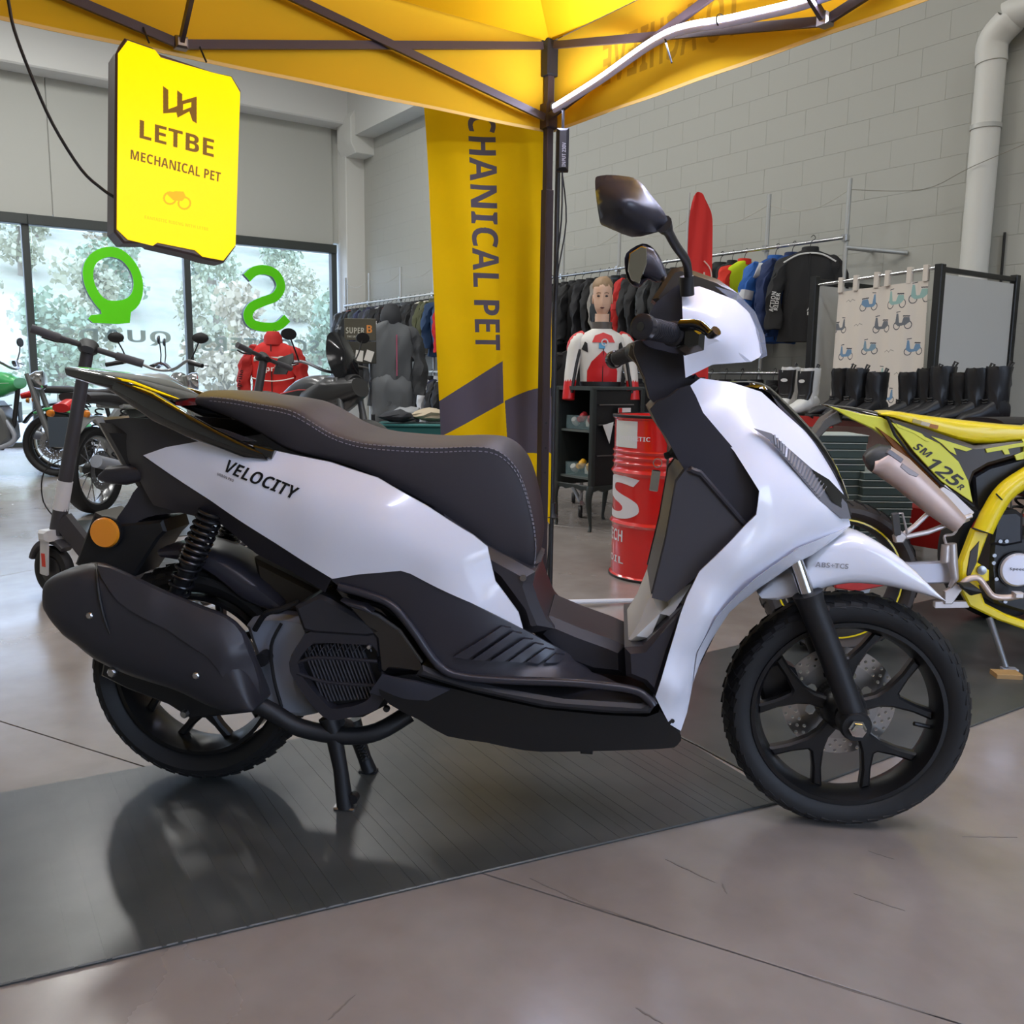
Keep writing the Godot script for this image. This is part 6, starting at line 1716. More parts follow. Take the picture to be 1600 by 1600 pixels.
# ---------------------------------------------------------------- clothes racks along the block wall
const NTH := ["first", "second", "third", "fourth", "fifth", "sixth", "seventh", "eighth", "ninth", "tenth", "eleventh", "twelfth", "thirteenth", "fourteenth", "fifteenth", "sixteenth", "seventeenth", "eighteenth", "nineteenth", "twentieth", "twenty-first", "twenty-second", "twenty-third", "twenty-fourth", "twenty-fifth", "twenty-sixth"]

func jacket_meshes() -> Dictionary:
	if cache.has("jackets"): return cache["jackets"]
	var d := {}
	# hung from the origin; shoulders along x, front towards +z
	for v in 3:
		var rings := []
		var len_: float = [0.72, 0.8, 0.68][v]
		for q in [[-0.07, 0.05, 0.045], [-0.085, 0.085, 0.055], [-0.115, 0.15, 0.065], [-0.15, 0.195, 0.075], [-0.2, 0.212, 0.085], [-0.3, 0.21, 0.09], [-0.4, 0.2, 0.085], [-0.5, 0.2, 0.078], [-0.6, 0.205, 0.075], [-len_, 0.21, 0.068], [-len_ + 0.005, 0.19, 0.05]]:
			var r := PackedVector3Array()
			for j in 24:
				var a := TAU * j / 24.0
				r.append(Vector3(cos(a) * q[1], q[0], signf(sin(a)) * pow(absf(sin(a)), 0.8) * q[2]))
			rings.append(r)
		d["body%d" % v] = mk(crumple(loft(rings), 0.035, 7.0, v + 3), 50.0)
		for s in [-1.0, 1.0]:
			var p := sm3(v3([0.13 * s, -0.125, 0, 0.185 * s, -0.165, 0.004, 0.225 * s, -0.24, 0.01, 0.25 * s, -0.36, 0.02, 0.262 * s, -0.5, 0.04, 0.258 * s, -0.6, 0.058, 0.25 * s, -0.7, 0.068]), 3)
			var rad := []
			for i in p.size(): rad.append([0.028, 0.038, 0.047, 0.054, 0.058, 0.06, 0.061, 0.06, 0.06, 0.059, 0.057, 0.057, 0.056, 0.054, 0.053, 0.052, 0.05, 0.048, 0.046][mini(i, 18)])
			d["sleeve%d_%d" % [int(s), v]] = mk(crumple(tube(p, rad, 14), 0.04, 9.0, v + 11 + int(s)), 50.0)
	for s in [-1.0, 1.0]:
		d["band%d" % int(s)] = mk(crumple(tube(v3([0.244 * s, -0.33, 0.017, 0.252 * s, -0.4, 0.026]), [0.064, 0.063], 14), 0.03, 9.0, 11), 60.0)
	d.collar = mk(lathe(v2([0.062, -0.1, 0.07, -0.1, 0.066, -0.05, 0.058, -0.045, 0.052, -0.1]), 16, "y", true), 60.0)
	d.hanger = mk(tube(sm3(v3([0.0, 0.03, 0.0, 0.02, 0.045, 0.0, 0.035, 0.02, 0.0, 0.01, 0.0, 0.0, 0.0, -0.03, 0.0, 0.0, -0.085, 0.0]), 4), 0.003, 6) + rod(Vector3(-0.17, -0.13, 0), Vector3(0, -0.075, 0), 0.012, 8) + rod(Vector3(0.17, -0.13, 0), Vector3(0, -0.075, 0), 0.012, 8))
	d.yoke = mk(hull(v2([-0.15, -0.11, -0.05, -0.085, 0.05, -0.085, 0.15, -0.11]), v2([-0.22, -0.25, -0.08, -0.22, 0.08, -0.22, 0.22, -0.25]), 0.0, [0.082, 0.09, 0.09, 0.082], 16), 60.0)
	d.zip = mk(bx(Vector3(0, -0.4, 0.088), Vector3(0.008, 0.6, 0.004)))
	cache["jackets"] = d
	return d

func jacket(label: String, group: String, at: Vector3, turn: float, body: String, sleeve := "", accent := "", v := 0, called := "riding_jacket") -> Node3D:
	var d := jacket_meshes()
	var J := thing(called, at, label, "jacket", group, turn)
	var bm := mat(body, 0.75)
	var smat := mat(sleeve if sleeve else body, 0.75)
	part(J, "hanger", d.hanger, M.dark)
	part(J, "body", d["body%d" % v], bm)
	for s in [-1, 1]:
		var sl := part(J, "sleeve", d["sleeve%d_%d" % [s, v]], smat)
		if accent: part(sl, "arm_band", d["band%d" % s], mat(accent, 0.7))
	part(J, "collar", d.collar, smat)
	if accent and v != 1: part(J, "yoke", d.yoke, mat(accent, 0.75))
	part(J, "zip", d.zip, M.dark)
	var vary := sin(at.z * 37.0 + at.x * 11.0)
	J.scale = Vector3(1.0 + 0.05 * vary, 1.0 + 0.07 * sin(at.z * 53.0), 0.7 + 0.08 * vary)
	return J

func build_racks() -> void:
	var chrome := mat("c4c6c8", 0.22, 0.85)
	var X := 6.03
	for rk in [["white tube clothes rack along the wall left of the banner", [-13.25, -12.42, -11.43, -10.51, -9.6], mat("d4d8d8", 0.4)], ["chrome tube clothes rack along the wall right of the banner", [-8.7, -7.76, -6.87, -5.95, -5.05, -4.3], chrome]]:
		var R := thing("clothes_rack", Vector3.ZERO, rk[0], "clothes rack")
		for z in rk[1]:
			var p := part(R, "post", mk(tube(PackedVector3Array([Vector3(X + 0.03, 0.0, z), Vector3(X + 0.03, 2.5, z)]), 0.017, 10)), mat("b3b5b4", 0.4, 0.4))
			part(p, "foot", mk(lathe(v2([0, 0, 0.05, 0, 0.05, 0.008, 0.02, 0.014, 0, 0.014]), 14)), mat("b3b5b4", 0.4, 0.4), Transform3D(Basis(), Vector3(X + 0.03, 0, z)))
			part(p, "wall_stay", mk(rod(Vector3(X + 0.03, 2.0, z), Vector3(6.39, 2.0, z), 0.013)), mat("b3b5b4", 0.4, 0.4))
			part(p, "clamp", mk(bx(Vector3(X + 0.02, 2.07, z), Vector3(0.05, 0.05, 0.05), 0.008)), chrome)
		var z0: float = rk[1][0]
		var z1: float = rk[1][rk[1].size() - 1]
		part(R, "rail", mk(rod(Vector3(X, 2.07, z0), Vector3(X, 2.07, z1), 0.014)), rk[2])
		part(R, "rail", mk(rod(Vector3(X, 1.06, z0), Vector3(X, 1.06, z1), 0.014)), rk[2])
		# string of small lights between the post tops
		var cz: Array = rk[1]
		for i in cz.size() - 1:
			var pts := PackedVector3Array()
			for k in 11:
				var f := k / 10.0
				pts.append(Vector3(X + 0.03, 2.42 - 0.1 * sin(PI * f), lerpf(cz[i], cz[i + 1], f)))
			part(R, "string_wire", mk(tube(pts, 0.003, 5)), mat("b9b7ab", 0.6))
	# wall arm at the end of the right rack, string of lights on to the pipe
	part(get_node("clothes_rack_001"), "end_arm", mk(rod(Vector3(X + 0.03, 2.0, -4.3), Vector3(6.39, 1.96, -4.0), 0.018)), mat("b3b5b4", 0.4, 0.4))
	single("string_wire", mk(tube(sm3(v3([6.06, 2.42, -4.3, 6.2, 2.36, -3.8, 6.17, 2.45, -3.42, 6.3, 2.62, -2.9]), 5), 0.003, 5)), mat("8d8b80", 0.6), "thin wire strung from the rack to the drain pipe", "wire")

	var rng := RandomNumberGenerator.new()
	rng.seed = 12
	var left := [["26262a", "8c8c8e", "b8b8b6"], ["8a4a3a", "2a2a2c", ""], ["3a3c3e", "", "8f9294"], ["1d1e21", "", ""], ["4a5350", "", ""], ["5b6a5c", "34383a", ""], ["2c2f4a", "", ""], ["262a3c", "3c3f48", ""], ["4a4a58", "", ""], ["d0d0cc", "2a2a2c", "d8d8d4"], ["1f1f22", "", ""], ["a51c22", "1f1f22", "e0e0dc"], ["b8262a", "26262a", ""], ["5a5e64", "3c4046", ""], ["8a8e94", "4c5056", ""], ["3a3c40", "", ""], ["2b2c2e", "", ""], ["1e1f21", "", ""], ["d8d4c6", "1f2022", ""], ["cfcabb", "2a2a2a", ""], ["55583a", "4d5034", ""], ["4f5238", "", ""], ["1f3a5c", "", ""], ["24446e", "", ""], ["c41f22", "", ""], ["b81c20", "", ""]]
	for i in left.size():
		var c: Array = left[i]
		jacket("%s riding jacket, %s from the window on the left rack" % [tone(c[0]), NTH[i]], "jackets on the left rack", Vector3(X, 2.05, -13.1 + i * 0.132), 2.0 + rng.randf_range(-16, 16), c[0], c[1], c[2], i % 3)
	var right := [["b5e01c", "232325", ""], ["c9e62a", "1f1f21", "c9e62a"], ["1b1b1d", "", ""], ["1d1d1f", "", "d8d8d4"], ["161618", "", ""], ["1a1a1c", "", ""], ["1c1c1f", "", ""], ["17171a", "", ""], ["1d1d20", "", ""], ["19191b", "", ""], ["222226", "", ""], ["1b1b1d", "", ""], ["9c958c", "8a847c", ""], ["24333f", "1b2126", ""], ["2a3a48", "1c1e22", ""], ["1b1b1d", "b8201c", "b8201c"], ["1d1d1f", "", ""], ["19191b", "", ""], ["3c3e40", "", ""], ["1a1a1c", "", ""], ["202022", "", ""], ["8a7f6c", "", ""], ["5a5d52", "", ""], ["2a2c2b", "", ""], ["1d1e20", "", ""], ["c8e010", "d8301c", ""]]
	for i in right.size():
		var c: Array = right[i]
		jacket("%s riding jacket, %s from the banner on the right rack" % [tone(c[0]), NTH[i]], "jackets on the right rack", Vector3(X, 2.05, -8.6 + i * 0.134), 2.0 + rng.randf_range(-16, 16), c[0], c[1], c[2], i % 3)
	# the few at the right end, turned towards the room
	jacket("blue and white riding jacket, left of the two blue ones beside the black one", "jackets at the rack's end", Vector3(X, 2.05, -4.93), -25.0, "1f4a8c", "2a62b0", "c9ccd0")
	jacket("plain blue riding jacket between the blue and white one and the black one", "jackets at the rack's end", Vector3(X - 0.02, 2.05, -4.75), -20.0, "1c3f78", "1c2f5a", "")
	var bj := jacket("black textile jacket with white shoulder piping and white sleeve lettering at the rack's end", "jackets at the rack's end", Vector3(X - 0.1, 2.06, -4.52), -52.0, "1b1b1d", "", "", 1)
	var pm := mat("d8d8d6", 0.6)
	part(bj, "piping", mk(tube(sm3(v3([-0.2, -0.17, 0.07, -0.1, -0.115, 0.085, 0, -0.1, 0.08, 0.1, -0.115, 0.085, 0.2, -0.17, 0.07]), 4), 0.007, 6)), pm)
	part(bj, "sleeve_print", letters("ACTION", 0.16, 0.035), pm, Transform3D(Basis(Vector3(0, 0, 1), deg_to_rad(84)), Vector3(-0.27, -0.48, 0.112)))
	part(bj, "sleeve_print", letters("RIDER", 0.14, 0.03), pm, Transform3D(Basis(Vector3(0, 0, 1), deg_to_rad(84)), Vector3(-0.235, -0.48, 0.115)))
	part(bj, "chest_print", letters("ATTI", 0.12, 0.028), pm, Transform3D(Basis(), Vector3(0.06, -0.54, 0.098)))
	part(bj, "chest_print", letters("NEE", 0.11, 0.028), pm, Transform3D(Basis(), Vector3(0.06, -0.575, 0.098)))
	# lower rails: dark trousers and jackets
	var low := [["2c3036", ""], ["b7b9ba", "2a2c30"], ["24262a", ""], ["8f9396", "202226"], ["1e2024", ""], ["2a2c4a", "b9babc"], ["b9babb", "26282c"], ["1d1e22", ""]]
	for i in low.size():
		jacket("%s jacket, %s from the left on the low rail beside the banner" % [tone(low[i][0]), NTH[i]], "jackets on the low rail", Vector3(X - 0.05, 1.05, -11.2 + i * 0.19), 2.0 + rng.randf_range(-10, 10), low[i][0], low[i][1], "", i % 3)
	for i in 7:
		jacket("black jacket, %s from the left on the low rail beside the fitting cubicle" % NTH[i], "black jackets on the low rail", Vector3(X - 0.08, 1.05, -5.5 + i * 0.17), rng.randf_range(-10, 10), ["151517", "1b1b1e", "18181a"][i % 3], "", "", i % 3)
	for i in 9:
		jacket("dark trousers hung up, %s from the left on the low rail behind the mannequin" % NTH[i], "dark trousers on the low rail", Vector3(X - 0.05, 1.05, -8.3 + i * 0.26), rng.randf_range(-10, 10), ["1b1b1d", "2f3438", "161618"][i % 3], "", "", i % 3, "riding_trousers")
	# tall grey jacket on a dummy in front of the left rack, and the brand board
	var dm := thing("dressed_dummy", Vector3(4.21, 0, -8.147), "dummy in a grey hooded riding jacket standing before the left rack", "dummy", "", -30.0)
	var jm := jacket_meshes()
	part(dm, "stand", mk(rod(Vector3(0, 0, 0), Vector3(0, 0.8, 0), 0.02) + lathe(v2([0, 0, 0.18, 0, 0.18, 0.015, 0.02, 0.03, 0, 0.03]), 20)), M.dark)
	part(dm, "body", jm.body1, mat("5a5d60", 0.75), Transform3D(Basis().scaled(Vector3(1.1, 1.15, 1.6)), Vector3(0, 1.62, 0)))
	part(dm, "lower_body", jm.body0, mat("6a6d70", 0.75), Transform3D(Basis().scaled(Vector3(1.05, 0.95, 1.7)), Vector3(0, 1.12, 0)))
	for s in [-1, 1]: part(dm, "sleeve", jm["sleeve%d_0" % s], mat("3c3e41", 0.75), Transform3D(Basis().scaled(Vector3(1.1, 1.15, 1.4)), Vector3(0, 1.62, 0)))
	part(dm, "hood", mk(lathe(v2([0.0, 0.16, 0.06, 0.14, 0.1, 0.06, 0.11, 0.0, 0.09, -0.06, 0, -0.07]), 16)), mat("34363a", 0.8), Transform3D(Basis(), Vector3(0, 1.56, 0)))
	part(dm, "pink_stripe", mk(bx(Vector3(0.06, 1.2, 0.15), Vector3(0.012, 0.4, 0.01))), mat("a8506a", 0.6))
	var sb := thing("brand_board", Vector3(3.676, 0, -7.733), "olive display board with SUPER B lettering on a stand", "display stand", "", -30.0)
	part(sb, "post", mk(bx(Vector3(0, 0.65, -0.03), Vector3(0.04, 1.3, 0.03), 0.004) + bx(Vector3(0, 0.015, 0), Vector3(0.35, 0.03, 0.3), 0.005)), M.dark)
	part(sb, "board", mk(bx(Vector3(0, 1.42, 0), Vector3(0.29, 0.2, 0.02), 0.004)), mat("4a4638", 0.5))
	part(sb, "lower_board", mk(bx(Vector3(0, 1.21, 0), Vector3(0.29, 0.2, 0.02), 0.004)), mat("35332a", 0.5))
	part(sb, "lettering", letters("SUPER", 0.17, 0.055), mat("b9b7a8", 0.5), Transform3D(Basis(), Vector3(-0.045, 1.41, 0.0115)))
	part(sb, "lettering", letters("B", 0.05, 0.07), mat("d98a3c", 0.5), Transform3D(Basis(), Vector3(0.085, 1.425, 0.0115)))
	part(sb, "lettering", letters("THE SADDLE BAGS", 0.2, 0.018), mat("b9b7a8", 0.5), Transform3D(Basis(), Vector3(-0.02, 1.355, 0.0115)))
	for i in 3: part(sb, "price_card", mk(xf(bx(Vector3.ZERO, Vector3(0.07, 0.1, 0.004)), turned(Vector3(0, 0, 1), [4.0, -6.0, -18.0][i], Vector3(-0.1 + i * 0.09, 1.18, 0.016)))), mat("dcd8cf", 0.6))

func tone(hex: String) -> String:
	var c := Color(hex)
	if c.v < 0.2: return "black"
	if c.s < 0.22: return "dark grey" if c.v < 0.38 else "grey" if c.v < 0.65 else "off-white"
	var h := c.h * 360.0
	if h < 18.0 or h > 340.0: return "red" if c.v > 0.55 else "rust brown"
	if h < 52.0: return "tan" if c.v > 0.5 else "brown"
	if h < 90.0: return "neon yellow" if c.v > 0.6 else "olive"
	if h < 170.0: return "green grey"
	return "navy" if c.v < 0.35 else "blue"


# ---------------------------------------------------------------- furniture and goods on the right
func build_shop() -> void:
	build_drum()
	build_cabinet()
	build_mannequin()
	build_cubicle()
	build_boots()
	red_jacket_stand()
	# red feather flag
	var f := thing("feather_flag", Vector3(5.0, 0, -4.78), "red feather flag rising behind the handlebar mirrors", "flag", "", -35.0)
	var rows := []
	for i in 25:
		var t := i / 24.0
		var e := 1.0 - minf(1.0, t / 0.16)
		var w := 0.175 - 0.085 * e * e + 0.02 * t
		var r := PackedVector3Array()
		for j in 9:
			var u := j / 8.0
			r.append(Vector3(-0.09 + 0.03 * e * e + w * u, 2.35 - 1.5 * t - 0.05 * pow(u * 2.0 - 0.8, 2.0) * e * e, 0.012 * sin(j * 1.3 + t * 9.0)))
		rows.append(r)
	part(f, "cloth", sheet(rows, 0.0015), mat("d62a26", 0.7, 0.0, {"backlight_enabled": true, "backlight": Color("5a0a08")}))
	part(f, "pole", mk(tube(v3([-0.095, 0.02, 0, -0.095, 1.6, 0, -0.092, 2.34, 0]), [0.014, 0.01, 0.005], 8)), mat("bbbbbb", 0.4, 0.4))
	part(f, "base", mk(lathe(v2([0, 0, 0.17, 0, 0.17, 0.02, 0.03, 0.035, 0, 0.035]), 20)), M.dark, Transform3D(Basis(), Vector3(-0.095, 0, 0)))
	part(f, "emblem", mk(tube(sm3(v3([-0.03, 1.62, 0.014, 0.02, 1.7, 0.016, 0.035, 1.78, 0.016]), 4), 0.005, 6) + tube(sm3(v3([0.03, 1.86, 0.016, 0.08, 1.8, 0.016, 0.1, 1.68, 0.016]), 4), 0.005, 6) + rod(Vector3(0.035, 1.78, 0.016), Vector3(0.06, 1.55, 0.016), 0.006, 6)), mat("e9c9bf", 0.6))
	# clothes bin left of the banner
	var b := thing("clothes_bin", Vector3(3.959, 0, -7.252), "teal clear-sided bin heaped with jackets left of the banner", "bin", "", -35.0)
	part(b, "tub", mk(bx(Vector3(0, 0.28, 0), Vector3(0.6, 0.56, 0.4), 0.02)), mat("2f5f5e", 0.2))
	part(b, "rim", mk(bx(Vector3(0, 0.565, 0), Vector3(0.63, 0.025, 0.43), 0.008)), mat("3f7a78", 0.3))
	for k in 2: part(b, "leg", mk(bx(Vector3(-0.33 + 0.66 * k, 0.33, 0.2), Vector3(0.03, 0.66, 0.03), 0.004)), M.dark)
	var heap := [["2a2b30", -0.15, 0.0, 8.0], ["b9ab93", 0.12, 0.1, -25.0], ["8f9194", 0.0, -0.08, 40.0]]
	for i in 3:
		var rng := RandomNumberGenerator.new()
		rng.seed = 30 + i
		var rings := []
		for k in 7:
			var t := k / 6.0
			var r := PackedVector3Array()
			for j in 14:
				var a := TAU * j / 14.0
				r.append(Vector3(lerpf(-0.2, 0.2, t), 0.02 + 0.06 * sin(PI * t) * (sin(a) * rng.randf_range(0.8, 1.2)) + 0.06, cos(a) * (0.05 + 0.1 * sin(PI * t)) * rng.randf_range(0.8, 1.2)))
			rings.append(r)
		single("folded_jacket", mk(loft(rings), 50.0), mat(heap[i][0], 0.8), ["dark jacket lying left in the teal bin", "beige jacket lying right in the teal bin", "grey jacket lying at the back of the teal bin"][i], "jacket", "jackets heaped in the bin", b.position + Vector3(heap[i][1], 0.56 + 0.012 * i, heap[i][2]), heap[i][3])
	# rolling rack by the cabinet
	var rr := thing("rolling_rack", Vector3(4.35, 0, -5.35), "chrome rolling garment rack behind the black cabinet", "garment rack", "", 55.0)
	part(rr, "base_tube", mk(tube(sm3(v3([-0.55, 0.12, 0, 0.3, 0.12, 0, 0.42, 0.13, 0, 0.46, 0.24, 0, 0.42, 0.34, 0, 0.34, 0.4, 0]), 4), 0.016, 10)), M.steel)
	part(rr, "upright", mk(rod(Vector3(0.34, 0.12, 0), Vector3(0.34, 1.3, 0), 0.014) + rod(Vector3(-0.5, 0.12, 0), Vector3(-0.5, 1.3, 0), 0.014) + rod(Vector3(-0.5, 1.3, 0), Vector3(0.34, 1.3, 0), 0.014)), M.steel)
	for x in [-0.45, 0.3]: part(rr, "castor", mk(move(lathe(v2([0, -0.014, 0.04, -0.014, 0.045, 0, 0.04, 0.014, 0, 0.014]), 16, "z"), Vector3(x, 0.045, 0))), M.dark)
	for i in 5: jacket("black garment, %s from the banner on the rolling rack" % NTH[i], "black garments on the rolling rack", rr.position + Basis(Vector3.UP, deg_to_rad(55)) * Vector3(-0.42 + i * 0.17, 1.285, 0), 55.0 + 90.0 + i * 3.0, ["17171a", "1d1d1f"][i % 2], "", "", i % 3, "rack_garment")

func build_drum() -> void:
	var c := Vector3(3.251, 0, -3.281)
	var D := thing("oil_drum", c, "red steel oil drum with a big white letter S behind the scooter", "drum", "", -35.0)
	var red := mat("cf1512", 0.22, 0.0, {"clearcoat_enabled": true, "clearcoat": 0.8, "clearcoat_roughness": 0.1})
	var R := 0.268
	var prof := v2([0.0, 0.0, R, 0.0, R + 0.006, 0.004, R + 0.006, 0.014, R - 0.004, 0.02, R - 0.004, 0.265, R + 0.001, 0.272, R + 0.009, 0.283, R + 0.001, 0.294, R - 0.004, 0.3, R - 0.004, 0.52, R + 0.001, 0.528, R + 0.009, 0.54, R + 0.001, 0.552, R - 0.004, 0.56, R - 0.004, 0.575, R + 0.003, 0.585, R - 0.004, 0.595, R - 0.004, 0.605, R + 0.003, 0.615, R - 0.004, 0.625, R - 0.004, 0.635, R + 0.003, 0.645, R - 0.004, 0.655, R - 0.004, 0.8, R + 0.005, 0.806, R + 0.005, 0.818, R - 0.006, 0.82, R - 0.01, 0.808, 0.0, 0.808])
	part(D, "shell", mk(lathe(prof, 64), 40.0), red)
	part(D, "lid_ring", mk(lathe(v2([R + 0.002, 0.808, R + 0.008, 0.812, R + 0.008, 0.822, R - 0.004, 0.825, R - 0.006, 0.812]), 48, "y", true)), mat("202022", 0.35, 0.4))
	part(D, "bottom_ring", mk(lathe(v2([R - 0.002, 0.0, R + 0.009, 0.002, R + 0.009, 0.012, R - 0.002, 0.018]), 48, "y", true)), mat("262626", 0.4, 0.4))
	var wht := mat("d6d4d8", 0.35)
	var ang := func(px: float) -> float: return asin(clampf((px - 1048.0) / 322.0 / R, -1.0, 1.0))
	# label, letters and seam are wrapped round the shell
	part(D, "label", curved_patch(R - 0.0025, ang.call(963.0), ang.call(990.0), 0.665, 0.795), mat("cfd2d0", 0.5))
	part(D, "lettering", wrap_drum("SYNTHETIC", R - 0.0025, ang.call(966.0), ang.call(1009.0), 0.70, 0.722), wht)
	part(D, "big_letter", wrap_drum("S", R - 0.0022, ang.call(958.0) - 0.25, ang.call(996.0), 0.305, 0.525), wht)
	part(D, "lettering", wrap_drum("TECH", R - 0.0025, ang.call(962.0) - 0.2, ang.call(974.0), 0.19, 0.25), wht)
	part(D, "lettering", wrap_drum("OIL", R - 0.0025, ang.call(962.0) - 0.1, ang.call(976.0), 0.08, 0.115), wht)
	var a: float = ang.call(1036.0)
	part(D, "seam", mk(tube(PackedVector3Array([Vector3(sin(a) * R, 0.015, cos(a) * R), Vector3(sin(a) * R, 0.8, cos(a) * R)]), 0.006, 6)), mat("5d5654", 0.35, 0.5))

func curved_patch(r: float, a0: float, a1: float, y0: float, y1: float) -> ArrayMesh:
	var rows := []
	for i in 2:
		var row := PackedVector3Array()
		for j in 13:
			var a := lerpf(a0, a1, j / 12.0)
			row.append(Vector3(sin(a) * r, lerpf(y1, y0, i), cos(a) * r))
		rows.append(row)
	return sheet(rows, 0.0015)

func wrap_drum(txt: String, r: float, a0: float, a1: float, y0: float, y1: float) -> ArrayMesh:
	var s := text_soup(txt).duplicate()
	var b := soup_box(s)
	var fine := PackedVector3Array()
	for i in range(0, s.size(), 3):
		var t := [[s[i], s[i + 1], s[i + 2]]]
		for lvl in 2:
			var u := []
			for q in t:
				var ab: Vector3 = (q[0] + q[1]) / 2
				var bc: Vector3 = (q[1] + q[2]) / 2
				var ca: Vector3 = (q[2] + q[0]) / 2
				u.append_array([[q[0], ab, ca], [ab, q[1], bc], [ca, bc, q[2]], [ab, bc, ca]])
			t = u
		for q in t:
			for p in q:
				var a := lerpf(a0, a1, (p.x - b.position.x) / b.size.x)
				fine.append(Vector3(sin(a) * r, lerpf(y0, y1, (p.y - b.position.y) / b.size.y), cos(a) * r))
	return mk(fine, 60.0, false)

func build_cabinet() -> void:
	# visible corner at (3.75, -4.46): shelves face -x, side faces +z
	var C := thing("shelf_cabinet", Vector3(3.75, 0, -4.46), "dark wooden cabinet with curved legs and open shelves under the mannequin", "cabinet")
	var wood := mat("262c2b", 0.4)
	var W := 0.42
	var Dp := 0.36
	part(C, "top", mk(bx(Vector3(W / 2, 0.935, -Dp / 2), Vector3(W + 0.03, 0.025, Dp + 0.03), 0.006)), mat("3a403f", 0.35))
	part(C, "back_panel", mk(bx(Vector3(W - 0.01, 0.6, -Dp / 2), Vector3(0.015, 0.64, Dp - 0.02))), M.dark)
	part(C, "far_side", mk(bx(Vector3(W / 2, 0.6, -Dp + 0.008), Vector3(W, 0.64, 0.016), 0.002)), wood)
	part(C, "side_panel", mk(bx(Vector3(W / 2, 0.6, -0.012), Vector3(W - 0.03, 0.64, 0.014), 0.002)), mat("151718", 0.4))
	for q in [Vector3(0, 0, 0), Vector3(0, 0, -Dp), Vector3(W, 0, 0), Vector3(W, 0, -Dp)]:
		var p := part(C, "corner_post", mk(bx(q + Vector3(0, 0.61, 0), Vector3(0.035, 0.66, 0.035), 0.005)), wood)
		var sx := -1.0 if q.x < 0.1 else 1.0
		part(p, "leg", mk(tube(sm3(PackedVector3Array([q + Vector3(0, 0.3, 0), q + Vector3(sx * 0.018, 0.22, 0), q + Vector3(sx * 0.006, 0.1, 0), q + Vector3(-sx * 0.002, 0.03, 0), q + Vector3(sx * 0.006, 0.0, 0)]), 4), [0.026, 0.026, 0.025, 0.024, 0.022, 0.02, 0.018, 0.016, 0.014, 0.012, 0.011, 0.01, 0.01, 0.011, 0.012, 0.013, 0.014], 12)), wood)
	part(C, "apron", mk(xf(ext(v2([0.0, 0.3, 0.36, 0.3, 0.36, 0.26, 0.3, 0.272, 0.26, 0.262, 0.18, 0.28, 0.1, 0.262, 0.06, 0.272, 0.0, 0.26]), 0.0, 0.018, 0.003), Transform3D(Basis(Vector3(0, 0, -1), Vector3.UP, Vector3(1, 0, 0)), Vector3(-0.009, 0, 0)))), wood)
	part(C, "apron", mk(ext(v2([0.0, 0.3, 0.42, 0.3, 0.42, 0.26, 0.36, 0.272, 0.3, 0.258, 0.2, 0.28, 0.1, 0.258, 0.06, 0.272, 0.0, 0.26]), -0.009, 0.009, 0.003)), wood)
	for y in [0.345, 0.655]:
		part(C, "shelf", mk(bx(Vector3(W / 2, y, -Dp / 2), Vector3(W - 0.03, 0.014, Dp - 0.03), 0.002)), mat("59605f", 0.35))
	for y in [0.7, 0.83]:
		part(C, "side_rail", mk(bx(Vector3(W * 0.45, y, 0.01), Vector3(0.3, 0.008, 0.02), 0.002)), M.steel)
	part(C, "side_rail", mk(bx(Vector3(W * 0.45, 0.5, 0.01), Vector3(0.32, 0.008, 0.02), 0.002)), M.steel)
	var glass := mat("a9c4c8", 0.05, 0.0, {"transparency": BaseMaterial3D.TRANSPARENCY_ALPHA, "albedo_color": Color(0.6, 0.72, 0.74, 0.25)})
	for q in [[0.70, "clear plastic box with red pieces on the upper cabinet shelf", "b8303a"], [0.385, "clear plastic box with yellow pieces on the lower cabinet shelf", "e0a81c"]]:
		var b := thing("plastic_box", C.position + Vector3(0.14, q[0] - 0.035, -0.18), q[1], "box", "clear boxes in the cabinet")
		part(b, "box", mk(bx(Vector3(0, 0.045, 0), Vector3(0.22, 0.09, 0.27), 0.006)), glass)
		for k in 5:
			part(b, "content", mk(xf(lathe(v2([0, -0.03, 0.02, -0.025, 0.026, 0, 0.02, 0.03, 0, 0.035]), 10), turned(Vector3(0.3, 0, 1).normalized(), 50.0 + k * 40.0, Vector3(-0.07 + 0.02 * (k % 2), 0.045 + 0.02 * (k % 3), -0.08 + k * 0.04)))), mat(q[2] if k % 3 else "d8d8d4", 0.5))
	single("dust_bag", mk(hull(v2([-0.07, 0.16, 0.0, 0.2, 0.07, 0.17]), v2([-0.09, 0.02, 0.0, 0.0, 0.08, 0.01]), 0.0, 0.03, 14)), mat("141416", 0.6), "black drawstring bag hanging on the cabinet's side", "bag", "", C.position + Vector3(0.28, 0.53, 0.05))
	single("price_card", mk(ext(v2([-0.04, 0.12, 0.05, 0.14, 0.02, 0.0]), 0.0, 0.003)), mat("d9d8d4", 0.6), "white triangular card beside the black bag on the cabinet", "card", "", C.position + Vector3(0.1, 0.58, 0.03))
	single("price_card", mk(bx(Vector3(0, 0.045, 0), Vector3(0.075, 0.09, 0.004), 0.0) + bx(Vector3(-0.055, 0.045, 0), Vector3(0.028, 0.09, 0.005), 0.0)), mat("d9d0cc", 0.6), "small white packaging card on the cabinet's upper rail", "card", "", C.position + Vector3(0.26, 0.72, 0.03))
	part(get_node("price_card_001"), "red_band", mk(bx(Vector3(-0.055, 0.045, 0.004), Vector3(0.026, 0.088, 0.003))), mat("c21c1a", 0.5))

